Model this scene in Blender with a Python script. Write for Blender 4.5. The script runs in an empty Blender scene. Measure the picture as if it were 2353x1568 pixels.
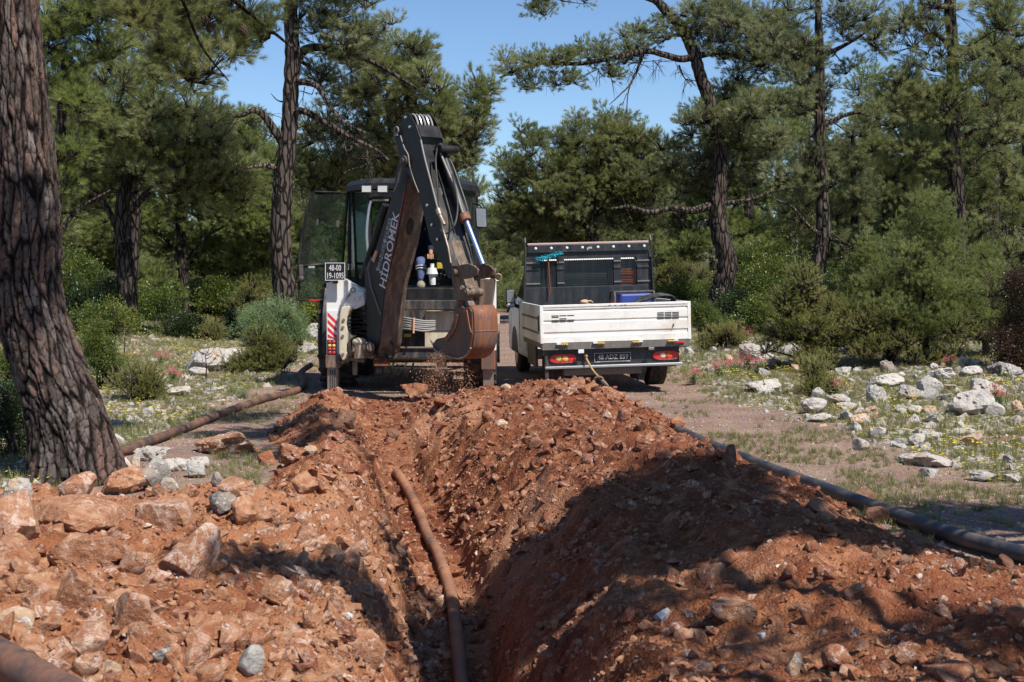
import bpy, bmesh, math, random
import numpy as np
from mathutils import Vector, Matrix, noise as mnoise

random.seed(7); rng = np.random.default_rng(7)
scene = bpy.context.scene
C = scene.collection
# ---------------------------------------------------------------- camera
F = 3268.0; CX, CY = 1176.5, 784.0; HORIZON = 616.0; CAMZ = 1.75
PITCH = math.atan((CY - HORIZON) / F)
cam = bpy.data.cameras.new('camera'); camo = bpy.data.objects.new('camera', cam); C.objects.link(camo)
camo.location = (0, 0, CAMZ); camo.rotation_euler = (math.pi/2 - PITCH, 0, 0)
cam.sensor_width = 36; cam.lens = 50; cam.clip_start = 0.1; cam.clip_end = 2000
cam.dof.use_dof = True; cam.dof.focus_distance = 18.5; cam.dof.aperture_fstop = 9
scene.camera = camo
# ---------------------------------------------------------------- world and sun
SUN_EL = math.radians(55); hx, hy = 0.68, -0.733
TOSUN = Vector((hx*math.cos(SUN_EL), hy*math.cos(SUN_EL), math.sin(SUN_EL))).normalized()
world = bpy.data.worlds.new('World'); scene.world = world; world.use_nodes = True
wn = world.node_tree; bg = wn.nodes['Background']
sky = wn.nodes.new('ShaderNodeTexSky'); sky.sky_type = 'NISHITA'; sky.sun_disc = False
sky.sun_elevation = SUN_EL; sky.sun_rotation = math.atan2(hx, hy)
sky.air_density = 1.0; sky.dust_density = 0.05; sky.ozone_density = 6.5; sky.altitude = 1200
wn.links.new(sky.outputs[0], bg.inputs[0]); bg.inputs[1].default_value = 0.100
sun = bpy.data.lights.new('sun', 'SUN'); sun.energy = 5.0; sun.angle = math.radians(0.53); sun.color = (1, 0.95, 0.87)
suno = bpy.data.objects.new('sun', sun); C.objects.link(suno)
suno.rotation_euler = TOSUN.to_track_quat('Z', 'Y').to_euler()
vs = scene.view_settings
vs.view_transform = 'Standard'; vs.look = 'None'; vs.gamma = 1; vs.exposure = 0.42; vs.use_curve_mapping = False
scene.cycles.max_bounces = 6; scene.cycles.diffuse_bounces = 3; scene.cycles.transparent_max_bounces = 6
scene.cycles.glossy_bounces = 3; scene.cycles.transmission_bounces = 3; scene.cycles.use_denoising = True
try: scene.cycles.denoiser = 'OPENIMAGEDENOISE'
except Exception: pass

# ---------------------------------------------------------------- numpy noise
def _h(*a, seed=0):
    n = np.full(np.broadcast(*a).shape, seed*374761393 + 12345, dtype=np.uint32)
    for k, v in enumerate(a):
        n = (n ^ (v.astype(np.int64).astype(np.uint32) * np.uint32([0x9E3779B1, 0x85EBCA77, 0xC2B2AE3D][k]))) * np.uint32(0x27D4EB2F)
        n ^= n >> np.uint32(15)
    n = n * np.uint32(0x2C1B3C6D); n ^= n >> np.uint32(13)
    return n.astype(np.float64) / 4294967296.0
def vn2(x, y, seed=0):
    xi, yi = np.floor(x), np.floor(y); fx, fy = x-xi, y-yi
    fx = fx*fx*(3-2*fx); fy = fy*fy*(3-2*fy)
    a = _h(xi, yi, seed=seed); b = _h(xi+1, yi, seed=seed); c = _h(xi, yi+1, seed=seed); d = _h(xi+1, yi+1, seed=seed)
    return (a+(b-a)*fx)*(1-fy) + (c+(d-c)*fx)*fy
def fbm2(x, y, o=4, seed=0, g=0.5):
    s = 0; a = 1; t = 0
    for i in range(o):
        s = s + a*(vn2(x*2**i + 13.7*i, y*2**i - 7.1*i, seed+i)-.5); t += a; a *= g
    return s/t*2
def vn3(x, y, z, seed=0):
    xi, yi, zi = np.floor(x), np.floor(y), np.floor(z); fx, fy, fz = x-xi, y-yi, z-zi
    fx = fx*fx*(3-2*fx); fy = fy*fy*(3-2*fy); fz = fz*fz*(3-2*fz)
    r = 0
    for i in (0, 1):
        for j in (0, 1):
            for k in (0, 1):
                r = r + _h(xi+i, yi+j, zi+k, seed=seed)*(fx if i else 1-fx)*(fy if j else 1-fy)*(fz if k else 1-fz)
    return r
def fbm3(x, y, z, o=4, seed=0):
    s = 0; a = 1; t = 0
    for i in range(o):
        s = s + a*(vn3(x*2**i+3.1*i, y*2**i+1.7*i, z*2**i-5.3*i, seed+i)-.5); t += a; a *= .5
    return s/t*2
def worley(x, y, seed=0, per=None):
    xi, yi = np.floor(x), np.floor(y)
    f1 = np.full(x.shape, 9.); f2 = np.full(x.shape, 9.); idr = np.zeros(x.shape)
    for i in (-1, 0, 1):
        for j in (-1, 0, 1):
            cx, cy = xi+i, yi+j
            hx_ = np.mod(cx, per) if per else cx
            px = cx + _h(hx_, cy, seed=seed); py = cy + _h(hx_, cy, seed=seed+5)
            d = np.hypot(px-x, py-y); v = _h(hx_, cy, seed=seed+9)
            near = d < f1
            f2 = np.where(near, f1, np.minimum(f2, d)); idr = np.where(near, v, idr); f1 = np.where(near, d, f1)
    return f1, f2, idr
def sstep(t): t = np.clip(t, 0, 1); return t*t*(3-2*t)

# ---------------------------------------------------------------- pixel rays (photo measured at 2353 x 1568)
_f = Vector((0, math.cos(PITCH), -math.sin(PITCH))); _u = Vector((0, math.sin(PITCH), math.cos(PITCH)))
CAM = Vector((0, 0, CAMZ))
def ray(px, py): return _f + Vector((1, 0, 0))*((px-CX)/F) + _u*(-(py-CY)/F)
def P(px, py, Y): d = ray(px, py); return CAM + d*(Y/d.y)
def PP(px, py, p0, n):
    d = ray(px, py); return CAM + d*((p0-CAM).dot(n)/d.dot(n))

# ---------------------------------------------------------------- terrain height
def trench_c(Y): return np.interp(Y, [0, 5, 8.6, 9.8, 11.7, 13.5, 14.5, 17, 19.5], [.2, -.02, -.31, -.39, -.63, -.93, -1.15, -1.48, -1.58])
def trench_zb(Y): return np.interp(Y, [0, 4, 8, 10, 12, 14, 14.8, 15.6, 17, 18.6, 19.2], [-.78, -.80, -.78, -.72, -.58, -.44, -.34, -.12, -.02, .03, .04])
def pipe_line(Y): return np.interp(Y, [2, 7, 8.4, 10.8, 13.9, 16, 18, 19.4], [4.5, 3.7, 2.92, 2.38, 1.78, 1.5, 1.3, .9])
def heap_edge(Y): return np.interp(Y, [2, 7, 8.4, 10.8, 13.0, 13.9, 15, 16.3, 17.6, 18.8], [4.5, 3.7, 2.80, 2.20, 1.84, 1.98, 2.08, 2.05, 1.85, 1.40])
def base_h(X, Y):
    road_l = -3.1 - .02*np.maximum(Y-20, 0) - 2.6*sstep((12-Y)/6)*0; road_r = np.interp(Y, [8, 12, 15, 18, 22, 44], [3.3, 3.0, 2.7, 2.0, 1.9, 1.9])
    dl = np.maximum(road_l - X, 0); dr = np.maximum(X-road_r-.4, 0)
    off = np.maximum(dl, dr)
    m = sstep(off/1.2)
    g = .035*np.minimum(off, 14)*sstep((Y-12)/14) + .0*off
    g = g + m*(.07*fbm2(X*.7, Y*.7, 3, 3) + .05*fbm2(X*2.3, Y*2.3, 3, 9))
    g = g + .012*fbm2(X*1.5, Y*1.5, 3, 21) + .012*(Y > 48)*(Y-48)
    return g, m
def H(X, Y, detail=True, full=False):
    X = np.asarray(X, float); Y = np.asarray(Y, float)
    g, m = base_h(X, Y)
    c = trench_c(Y); u = X-c
    wob = .22*fbm2(Y*1.1, u*1.2+3, 4, 31); wob2 = .26*fbm2(Y*1.2, u*1.2+9, 4, 37)
    hb = .17
    hl = np.interp(Y, [3, 6, 9, 12, 17, 18.5], [.54, .72, .84, .58, .44, .5]) + wob
    hr = np.interp(Y, [3, 6, 8, 10, 13, 17, 18.5], [.50, .64, .82, .92, .84, .68, .6]) + wob2
    # right heap
    xl = c+hr; xr = heap_edge(Y)-.10 + .12*fbm2(Y*1.7, X*0, 3, 41)
    v = (X-xl)/np.maximum(xr-xl, .3)
    amp = np.interp(Y, [2, 4, 5.5, 7, 9, 11, 14, 16.5, 17.8, 18.9], [.26, .28, .28, .30, .38, .40, .38, .36, .26, 0.0])
    shape = np.where(v < .36, .5+.5*sstep((v+.02)/.38), sstep((1-v)/.60)**.65)
    shape = np.where(v < 0, .5*sstep((u/np.maximum(hr, .1))*1.0), shape)
    right = amp*np.clip(shape, 0, 1)*(u > 0)
    hump = .08*np.exp(-((X-1.5)/.55)**2-((Y-11.2)/1.1)**2) + .05*np.exp(-((X-.75)/.5)**2-((Y-16.6)/.7)**2)
    right = right + hump*(v < 1)*(v > 0)
    # left heap
    yb = np.interp(X, [-7, -3.4, -2.8, -2, -1.3, -.8], [8.6, 8.9, 9.2, 9.6, 9.9, 11.2]) + .35*fbm2(X*1.1, X*0+5, 3, 51)
    left = np.interp(X, [-6, -2.5, -1.2, -.6], [.52, .46, .34, .26])*sstep((yb-Y)/1.3)
    ridge = .24*np.exp(-((u+hl+.28)/.30)**2)*sstep((18.6-Y)/.8)*sstep((Y-9)/2)
    left = np.maximum(left, ridge)*(u <= 0)
    heap = np.where(u > 0, right, left)
    soil = np.clip(heap/.05, 0, 1)
    top = g + heap
    if detail:
        rough = .10*fbm2(X*1.9, Y*1.9, 3, 61) + .085*(np.abs(fbm2(X*4.1, Y*4.1, 3, 71))-.25)
        f1, f2, _ = worley(X*5.5+fbm2(X*3, Y*3, 2, 5)*.6, Y*5.5, 81)
        rough = rough + .045*np.clip(f2-f1, 0, .6) - .015
        f1, f2, _ = worley(X*14, Y*14, 83)
        rough = rough + .016*np.clip(f2-f1, 0, .6) + .012*fbm2(X*30, Y*30, 3, 91)
        top = top + rough*np.clip(heap/.2, 0, 1)
    # trench
    zb = trench_zb(Y)
    half = np.where(u > 0, hr, hl)
    t = (np.abs(u)-hb)/np.maximum(half-hb, .05); t = np.clip(t + .12*fbm2(X*2.2+3, Y*1.6, 4, 301)*np.clip(t, 0, 1)*np.clip(1-t, 0, 1)*4, 0, 1)
    tt = np.where(u > 0, t**1.0, t**1.25)
    inside = (np.abs(u) < half) & (Y < 19.1)
    prR = .22*sstep(t/.22)+.62*t+.16*sstep(t); prL = .28*sstep(t/.45)+.72*sstep(t)
    zt = zb + (top-zb)*np.clip(np.where(u > 0, prR, prL), 0, 1)
    if detail:
        lump = .13*fbm2(X*3.3, Y*1.8, 4, 101) + .05*(np.abs(fbm2(X*7, Y*5, 3, 111))-.2)
        f1, f2, _ = worley(X*6, Y*4.2, 113)
        lump = lump + .05*np.clip(f2-f1, 0, .5)
        zt = zt + lump*np.sin(np.clip(t, 0, 1)*math.pi)*1.0 + .02*fbm2(X*9, Y*9, 3, 131)*(1-t)
    z = np.where(inside, np.minimum(zt, top), top)
    soil = np.where(inside, 1, soil)
    apron = np.clip(1-np.abs(Y-18.5)/1.2, 0, 1)*np.clip(1-np.abs(X+.7)/1.5, 0, 1)
    soil = np.maximum(soil, np.clip(apron*2.5, 0, 1)*(Y < 19.6))
    if full: return z, soil, m, inside
    return z
_ys = 2.6*np.exp(np.arange(0, 5000)*.00072)
def G(px, py):
    d = ray(px, py); X = d.x/d.y*_ys; Z = CAMZ + d.z/d.y*_ys
    below = np.nonzero(Z <= H(X, _ys))[0]
    i = below[0] if len(below) else len(_ys)-1
    return Vector((X[i], _ys[i], float(H(X[i], _ys[i]))))
def hz(x, y): return float(H(np.array([x]), np.array([y]))[0])

# ---------------------------------------------------------------- materials
def rgb(*c): return (c[0], c[1], c[2], 1)
class NT:
    def __init__(s, name):
        s.m = bpy.data.materials.new(name); s.m.use_nodes = True; s.t = s.m.node_tree; s.n = s.t.nodes
        s.b = s.n['Principled BSDF']; s.b.inputs['Specular IOR Level'].default_value = .3
    def L(s, a, b): s.t.links.new(a, b)
    def coord(s, kind='Object', scale=None):
        c = s.n.new('ShaderNodeTexCoord'); o = c.outputs[kind]
        if scale is not None:
            mp = s.n.new('ShaderNodeMapping'); mp.inputs['Scale'].default_value = scale; s.L(o, mp.inputs[0]); o = mp.outputs[0]
        return o
    def pos(s, scale=None):
        o = s.n.new('ShaderNodeNewGeometry').outputs['Position']
        if scale is not None:
            mp = s.n.new('ShaderNodeMapping'); mp.inputs['Scale'].default_value = scale; s.L(o, mp.inputs[0]); o = mp.outputs[0]
        return o
    def noise(s, scale, detail=4, vec=None, rough=.55, dist=0):
        n = s.n.new('ShaderNodeTexNoise'); n.inputs['Scale'].default_value = scale; n.inputs['Detail'].default_value = detail
        n.inputs['Roughness'].default_value = rough; n.inputs['Distortion'].default_value = dist
        if vec is not None: s.L(vec, n.inputs['Vector'])
        return n.outputs['Fac']
    def voro(s, scale, vec=None, feat='F1', out='Distance'):
        n = s.n.new('ShaderNodeTexVoronoi'); n.feature = feat; n.inputs['Scale'].default_value = scale
        if vec is not None: s.L(vec, n.inputs['Vector'])
        return n.outputs[out]
    def ramp(s, fac, stops):
        r = s.n.new('ShaderNodeValToRGB'); s.L(fac, r.inputs[0]); e = r.color_ramp.elements
        while len(e) < len(stops): e.new(.5)
        for k, (p, c) in enumerate(stops):
            e[k].position = p; e[k].color = c if len(c) == 4 else rgb(*c)
        return r.outputs[0]
    def mask(s, fac, a, b):
        r = s.n.new('ShaderNodeMapRange'); s.L(fac, r.inputs[0]); r.inputs[1].default_value = a; r.inputs[2].default_value = b
        return r.outputs[0]
    def mix(s, f, a, b, mode='MIX'):
        m = s.n.new('ShaderNodeMix'); m.data_type = 'RGBA'; m.blend_type = mode
        if isinstance(f, (int, float)): m.inputs[0].default_value = f
        else: s.L(f, m.inputs[0])
        for v, k in ((a, 6), (b, 7)):
            if isinstance(v, tuple): m.inputs[k].default_value = v if len(v) == 4 else rgb(*v)
            else: s.L(v, m.inputs[k])
        return m.outputs[2]
    def math(s, op, a, b=0):
        m = s.n.new('ShaderNodeMath'); m.operation = op
        for v, k in ((a, 0), (b, 1)):
            if isinstance(v, (int, float)): m.inputs[k].default_value = v
            else: s.L(v, m.inputs[k])
        return m.outputs[0]
    def attr(s, name):
        a = s.n.new('ShaderNodeAttribute'); a.attribute_name = name; return a.outputs['Fac']
    def rnd(s): return s.n.new('ShaderNodeObjectInfo').outputs['Random']
    def bump(s, h, dist=.01, strength=.6, prev=None):
        b = s.n.new('ShaderNodeBump'); b.inputs['Distance'].default_value = dist; b.inputs['Strength'].default_value = strength
        s.L(h, b.inputs['Height'])
        if prev is not None: s.L(prev, b.inputs['Normal'])
        s.L(b.outputs[0], s.b.inputs['Normal']); return b.outputs[0]
    def col(s, c):
        if isinstance(c, tuple): s.b.inputs['Base Color'].default_value = rgb(*c[:3])
        else: s.L(c, s.b.inputs['Base Color'])
    def set(s, rough=.8, metal=0, spec=.3):
        s.b.inputs['Roughness'].default_value = rough; s.b.inputs['Metallic'].default_value = metal
        s.b.inputs['Specular IOR Level'].default_value = spec; return s.m

SOIL = (.262, .094, .042); SOILD = (.130, .038, .017); SOILL = (.37, .170, .088)
def soil_color(k, vec, s=1.0):
    a = k.noise(1.3*s, 5, vec); b = k.noise(9*s, 5, vec); c = k.noise(45*s, 4, vec)
    col = k.mix(k.mask(a, .38, .62), SOIL, SOILD); col = k.mix(k.mask(b, .5, .68), col, SOILL)
    col = k.mix(k.math('MULTIPLY', k.mask(c, .52, .7), .45), col, (.47, .25, .15))
    e = k.noise(.55*s, 5, vec, .6, .6); col = k.mix(k.math('MULTIPLY', k.mask(e, .53, .66), .75), col, (.155, .048, .026)); col = k.mix(k.math('MULTIPLY', k.mask(e, .47, .36), .6), col, (.43, .225, .135))
    d = k.mask(k.noise(30*s, 5, vec, .7, 1.6), .655, .69)
    col = k.mix(k.math('MULTIPLY', d, .75), col, (.62, .50, .42))
    return col, b, c
def mat_ground():
    k = NT('ground_surface'); v = k.pos()
    sc, b, c = soil_color(k, v)
    # compacted gravel road with reddish litter
    gv = k.voro(34, v, 'F1', 'Color'); g1 = k.noise(1.1, 4, v); g2 = k.noise(60, 3, v)
    road = k.mix(k.mask(g1, .35, .7), (.300, .190, .135), (.165, .085, .055))
    road = k.mix(k.math('MULTIPLY', k.mask(g2, .42, .6), .7), road, (.34, .27, .23)); road = k.mix(k.mask(k.voro(26, v), .16, .08), road, (.55, .50, .46))
    road = k.mix(.35, road, gv, 'SOFT_LIGHT')
    # stony meadow soil
    t1 = k.noise(.9, 5, v); t2 = k.noise(14, 4, v)
    mead = k.mix(k.mask(t1, .38, .62), (.185, .150, .085), (.115, .125, .042))
    mead = k.mix(k.mask(t2, .50, .58), mead, (.44, .38, .31))
    mead = k.mix(k.mask(k.noise(.5, 4, v), .56, .66), mead, (.27, .15, .09))
    gm = k.math('ADD', k.attr('meadow'), k.math('MULTIPLY', k.math('SUBTRACT', k.noise(2.2, 5, v), .5), .9))
    base = k.mix(k.mask(gm, .35, .65), road, mead)
    sm = k.math('ADD', k.attr('soil'), k.math('MULTIPLY', k.math('SUBTRACT', k.noise(6, 4, v), .5), .7))
    base = k.mix(k.attr('litter'), base, k.mix(k.mask(t1, .4, .6), (.075, .055, .030), (.055, .062, .022)))
    sc = k.mix(k.math('MULTIPLY', k.attr('dry'), k.mask(k.noise(1.7, 5, v), .36, .56)), sc, k.mix(k.mask(b, .35, .65), (.335, .132, .060), (.43, .205, .105)))
    k.col(k.mix(k.mask(sm, .3, .7), base, sc))
    bb = k.bump(k.noise(22, 6, v, .62), .05, .8); k.bump(k.voro(70, v), .012, .7, bb)
    return k.set(.95, 0, .12)
def mat_redrock(name, vein=.60, dark=0.0, pale=0.0):
    k = NT(name); v = k.pos(); ov = k.coord('Object')
    a = k.noise(3, 5, v); b = k.noise(16, 5, v); r = k.rnd()
    col = k.mix(k.mask(a, .36, .64), (.315, .128, .066), (.19, .062, .031))
    col = k.mix(k.math('MULTIPLY', k.mask(r, .5, 1.0), .7), col, (.40, .215, .125))
    col = k.mix(k.math('MULTIPLY', k.mask(r, .45, .0), .6), col, (.17, .055, .030))
    col = k.mix(k.math('MULTIPLY', k.mask(b, .5, .68), .6), col, (.54, .32, .20))
    rg = k.math('ABSOLUTE', k.math('SUBTRACT', k.noise(5.5, 6, v, .6, 1.2), .5)); ln_ = k.math('SUBTRACT', 1, k.mask(rg, .006, .022))
    w = k.math('MULTIPLY', k.math('MAXIMUM', k.mask(k.noise(13, 8, v, .72, 1.4), vein, vein+.05), k.math('MULTIPLY', ln_, .28)), k.mask(k.noise(2.3, 3, v), .46, .56))
    col = k.mix(k.math('MULTIPLY', w, .8), col, (.72, .64, .58))
    s = k.mask(k.noise(26, 4, v, .65, 2.0), .655, .70); col = k.mix(k.math('MULTIPLY', s, .7), col, (.70, .60, .54))
    if pale: col = k.mix(pale, col, k.mix(k.mask(b, .4, .6), (.41, .190, .095), (.50, .29, .17)))
    w2 = k.mask(k.noise(9, 9, v, .8, 2.2), .585, .62); col = k.mix(k.math('MULTIPLY', w2, .55 if vein < .6 else .2), col, (.76, .70, .65))
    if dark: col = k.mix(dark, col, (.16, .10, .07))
    k.col(col); bb = k.bump(k.noise(12, 7, v, .68), .05, .9); k.bump(k.noise(75, 4, v), .006, .6, bb)
    return k.set(.93, 0, .15)
def mat_greyrock(name, c1=(.42, .39, .36), c2=(.26, .25, .25), stain=.6):
    k = NT(name); v = k.pos()
    a = k.noise(5, 6, v); col = k.mix(k.mask(a, .38, .62), c1, c2)
    col = k.mix(k.mask(k.noise(2.2, 4, v), .56, .70), col, (.44, .33, .23))
    p = k.mask(k.noise(11, 5, v, .6, .8), .63, .69); col = k.mix(k.math('MULTIPLY', p, stain), col, (.05, .045, .04))
    col = k.mix(k.mask(k.noise(30, 3, v), .56, .68), col, (.55, .52, .48))
    k.col(col); bb = k.bump(k.noise(9, 8, v, .68), .05, .9); k.bump(k.voro(28, v), .01, .6, bb)
    return k.set(.92, 0, .15)
def mat_bark(name, sx=1.0, red=.5, light=1.0, near=False):
    k = NT(name)
    v = k.coord('Object', (1, 1, .20)) ; g = k.coord('Object')
    d = k.voro(9*sx, v, 'DISTANCE_TO_EDGE'); f = k.noise(24*sx, 5, v); q = k.noise(5*sx, 4, v, .6, .5)
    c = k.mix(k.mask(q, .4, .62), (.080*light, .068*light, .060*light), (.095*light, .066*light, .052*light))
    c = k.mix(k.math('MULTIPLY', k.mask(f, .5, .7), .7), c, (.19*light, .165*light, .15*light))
    if near:
        e = k.attr('plate'); r = k.attr('tone'); c = k.mix(k.mask(r, .55, .95), c, (.21, .125, .10)); c = k.mix(k.mask(r, .45, .0), c, (.225, .185, .17))
        c = k.mix(k.mask(k.noise(9, 6, v, .7, 1.5), .5, .62), c, (.070, .052, .045)); c = k.mix(k.mask(e, .06, .30), (.010, .008, .008), c)
        c = k.mix(k.mask(k.noise(70, 4, g, .6, 2), .6, .66), c, (.05, .035, .03))
        bb = k.bump(k.noise(38, 7, v, .65, 1), .02, .8)
    else:
        c = k.mix(k.mask(d, .02, .16), (.012, .010, .009), c)
        bb = k.bump(k.mask(d, 0, .16), .04, 1.0)
        k.bump(f, .01, .5, bb)
    k.col(c); return k.set(.95, 0, .1)
def mat_needle(name, c1, c2, c3, trans=.30, ns=.9):
    k = NT(name); v = k.pos(); r = k.rnd()
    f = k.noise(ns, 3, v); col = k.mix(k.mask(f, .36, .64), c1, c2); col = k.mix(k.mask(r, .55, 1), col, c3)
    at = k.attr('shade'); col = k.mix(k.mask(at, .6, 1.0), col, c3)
    k.col(col); k.b.inputs['Roughness'].default_value = .42; k.b.inputs['Specular IOR Level'].default_value = .5
    tr = k.n.new('ShaderNodeBsdfTranslucent'); k.L(col, tr.inputs[0])
    mx = k.n.new('ShaderNodeMixShader'); mx.inputs[0].default_value = trans
    k.L(k.b.outputs[0], mx.inputs[1]); k.L(tr.outputs[0], mx.inputs[2])
    k.L(mx.outputs[0], k.n['Material Output'].inputs[0]); return k.m
def mat_paint(name, c, rough=.45, dirt=(.34, .20, .12), amt=.5, scale=2.5, metal=0, spec=.4, lo=.45, hi=.75, streak=True):
    k = NT(name); v = k.coord('Object'); g = k.coord('Object', (3, 3, .7)) if streak else v
    a = k.noise(scale, 6, g, .6); b = k.noise(scale*9, 4, v)
    m = k.math('MULTIPLY', k.mask(k.math('ADD', a, k.math('MULTIPLY', b, .25)), lo+.12, hi+.12), amt)
    k.col(k.mix(m, c, dirt)); k.bump(b, .002, .3)
    r = k.mask(m, 0, 1); mr = k.n.new('ShaderNodeMapRange'); k.L(m, mr.inputs[0]); mr.inputs[3].default_value = rough; mr.inputs[4].default_value = .9
    k.L(mr.outputs[0], k.b.inputs['Roughness']); k.b.inputs['Metallic'].default_value = metal; k.b.inputs['Specular IOR Level'].default_value = spec
    return k.m
def mat_plain(name, c, rough=.6, metal=0, spec=.3, ns=0, c2=None):
    k = NT(name)
    if c2: k.col(k.mix(k.mask(k.noise(ns, 4, k.coord('Object')), .4, .62), c, c2))
    else:
        k.col(k.mix(k.math('MULTIPLY', k.mask(k.noise(18, 4, k.coord('Object')), .4, .7), .35), c, tuple(x*.7 for x in c)))
    return k.set(rough, metal, spec)
def mat_glass(name, tint, alpha=.35, rough=.05):
    k = NT(name); g = k.n.new('ShaderNodeBsdfGlossy'); g.inputs['Roughness'].default_value = rough; g.inputs[0].default_value = (.8, .85, .85, 1)
    t = k.n.new('ShaderNodeBsdfTransparent'); t.inputs[0].default_value = rgb(*tint)
    d = k.n.new('ShaderNodeBsdfDiffuse'); k.L(k.mix(k.mask(k.noise(4, 5, k.coord('Object')), .4, .7), (.05, .07, .06), (.16, .16, .13)), d.inputs[0])
    m1 = k.n.new('ShaderNodeMixShader'); m1.inputs[0].default_value = alpha; k.L(t.outputs[0], m1.inputs[1]); k.L(d.outputs[0], m1.inputs[2])
    fr = k.n.new('ShaderNodeFresnel'); fr.inputs[0].default_value = 1.45
    m2 = k.n.new('ShaderNodeMixShader'); k.L(fr.outputs[0], m2.inputs[0]); k.L(m1.outputs[0], m2.inputs[1]); k.L(g.outputs[0], m2.inputs[2])
    k.L(m2.outputs[0], k.n['Material Output'].inputs[0]); return k.m
M = {}
M['ground'] = mat_ground()
M['red'] = mat_redrock('red_dusted_limestone'); M['redvein'] = mat_redrock('red_dusted_limestone_veined', .545)
M['reddark'] = mat_redrock('damp_and_shaded_stone', .68, .6); M['pale'] = mat_redrock('pale_dusted_limestone', .56, 0, .5); M['palevein'] = mat_redrock('pale_dusted_veined_limestone', .50, 0, .5); M['redplain'] = mat_redrock('red_stone_plain', .72)  # dark stone: damp pieces, and shade put into the colour of shaded ones
M['grey'] = mat_greyrock('grey_limestone', (.43, .40, .365), (.27, .255, .24)); M['greylight'] = mat_greyrock('pale_limestone', (.52, .47, .42), (.36, .33, .30), .5)
M['greydark'] = mat_greyrock('dark_limestone', (.27, .235, .21), (.15, .135, .122), .4)
M['tan'] = mat_greyrock('tan_limestone', (.52, .36, .24), (.42, .28, .18), .2)
M['white'] = mat_greyrock('white_chip', (.68, .66, .63), (.55, .52, .50), .1)
M['barknear'] = mat_bark('near_pine_bark', 1.0, near=True); M['bark'] = mat_bark('pine_bark', 1.0)
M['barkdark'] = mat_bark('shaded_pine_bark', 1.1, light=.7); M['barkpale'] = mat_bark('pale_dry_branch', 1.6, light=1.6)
M['ndl'] = mat_needle('pine_needles', (.172, .205, .066), (.30, .32, .110), (.40, .41, .19), .48)
M['ndlb'] = mat_needle('bluish_pine_needles', (.172, .200, .082), (.29, .31, .130), (.38, .395, .21), .48)
M['ndly'] = mat_needle('young_pine_needles', (.16, .20, .055), (.26, .29, .085), (.34, .36, .14), .42)
M['ndlg'] = mat_needle('bright_pine_needles', (.160, .210, .055), (.270, .320, .085), (.36, .39, .13), .42)
M['lfg'] = mat_needle('shrub_leaves_green', (.045, .085, .020), (.09, .14, .026), (.19, .21, .035), .35, 1.5)
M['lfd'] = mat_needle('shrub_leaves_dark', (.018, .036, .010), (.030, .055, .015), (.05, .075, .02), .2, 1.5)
M['lfb'] = mat_needle('shrub_leaves_blue_green', (.14, .22, .080), (.21, .30, .120), (.28, .36, .17), .4, 1.5)
M['lfo'] = mat_needle('shrub_leaves_olive', (.20, .21, .055), (.31, .30, .09), (.40, .37, .15), .45, 2.5)
M['lfr'] = mat_needle('shrub_leaves_russet', (.060, .030, .020), (.105, .050, .030), (.060, .065, .025), .25, 1.5)
M['grass'] = mat_needle('grass_blades', (.15, .165, .045), (.22, .22, .08), (.34, .30, .16), .3, .8)
M['yellow'] = mat_plain('yellow_petals', (.75, .60, .03), .7)
M['pink'] = mat_plain('valerian_petals', (.62, .17, .17), .7, 0, .3, 8, (.50, .09, .12))
M['white_paint'] = mat_paint('white_machine_paint', (.78, .77, .74), .4, (.50, .38, .26), .35, 2.2, lo=.55, hi=.8)
M['cream_paint'] = mat_paint('mud_stained_cream_paint', (.60, .53, .40), .6, (.33, .21, .13), .85, 3)
M['black_paint'] = mat_paint('black_machine_paint', (.012, .013, .015), .42, (.13, .10, .08), .28, 3, spec=.25)
M['dusty_black'] = mat_paint('dusty_black_metal', (.030, .030, .032), .55, (.24, .19, .15), .55, 4)
M['brown_steel'] = mat_paint('worn_brown_steel', (.105, .075, .055), .55, (.34, .235, .16), .85, 5, .2)
M['bare_steel'] = mat_paint('worn_bare_steel', (.30, .25, .20), .4, (.20, .12, .075), .8, 6, .5)
M['rust'] = mat_paint('soil_rubbed_red_steel', (.30, .098, .043), .6, (.12, .09, .075), .9, 6, .1, lo=.42, hi=.6)
M['dark_steel'] = mat_paint('dark_bucket_steel', (.085, .065, .055), .5, (.30, .12, .06), .8, 4, .3)
M['chrome'] = mat_plain('polished_rod', (.20, .30, .58), .30, .35, .5)
M['silver'] = mat_plain('silver_metal', (.55, .56, .57), .32, .8, .5)
M['rubber'] = mat_paint('tyre_rubber', (.022, .021, .020), .85, (.17, .11, .075), .75, 4)
M['hose'] = mat_paint('rubber_hose', (.025, .025, .027), .5, (.20, .18, .16), .35, 8)
M['hosegrey'] = mat_paint('dusty_hydraulic_hose', (.24, .235, .23), .6, (.33, .27, .22), .6, 8)
M['pipe_black'] = mat_paint('black_polyethylene_pipe', (.026, .030, .038), .45, (.20, .16, .13), .6, 3, lo=.45, hi=.72, streak=False)
M['pipe_mud'] = mat_paint('mud_smeared_pipe', (.075, .055, .048), .5, (.36, .165, .085), .95, 2.2, lo=.30, hi=.62, streak=False)
M['pipe_rust'] = mat_paint('rust_stained_pipe', (.050, .043, .042), .5, (.21, .095, .055), .85, 5, lo=.36, hi=.6, streak=False)
M['glass'] = mat_glass('tinted_glass', (.55, .68, .66), .12); M['glassd'] = mat_glass('dark_glass', (.30, .38, .36), .30)
M['lamp'] = mat_plain('lamp_lens', (.62, .62, .60), .15, .2, .6)
M['redlens'] = mat_plain('red_lens', (.55, .04, .035), .2, 0, .6, 14, (.42, .02, .02))
M['amber'] = mat_plain('amber_lens', (.75, .48, .12), .2, 0, .6); M['paleLens'] = mat_plain('pale_lens', (.75, .62, .45), .2, 0, .6)
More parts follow.
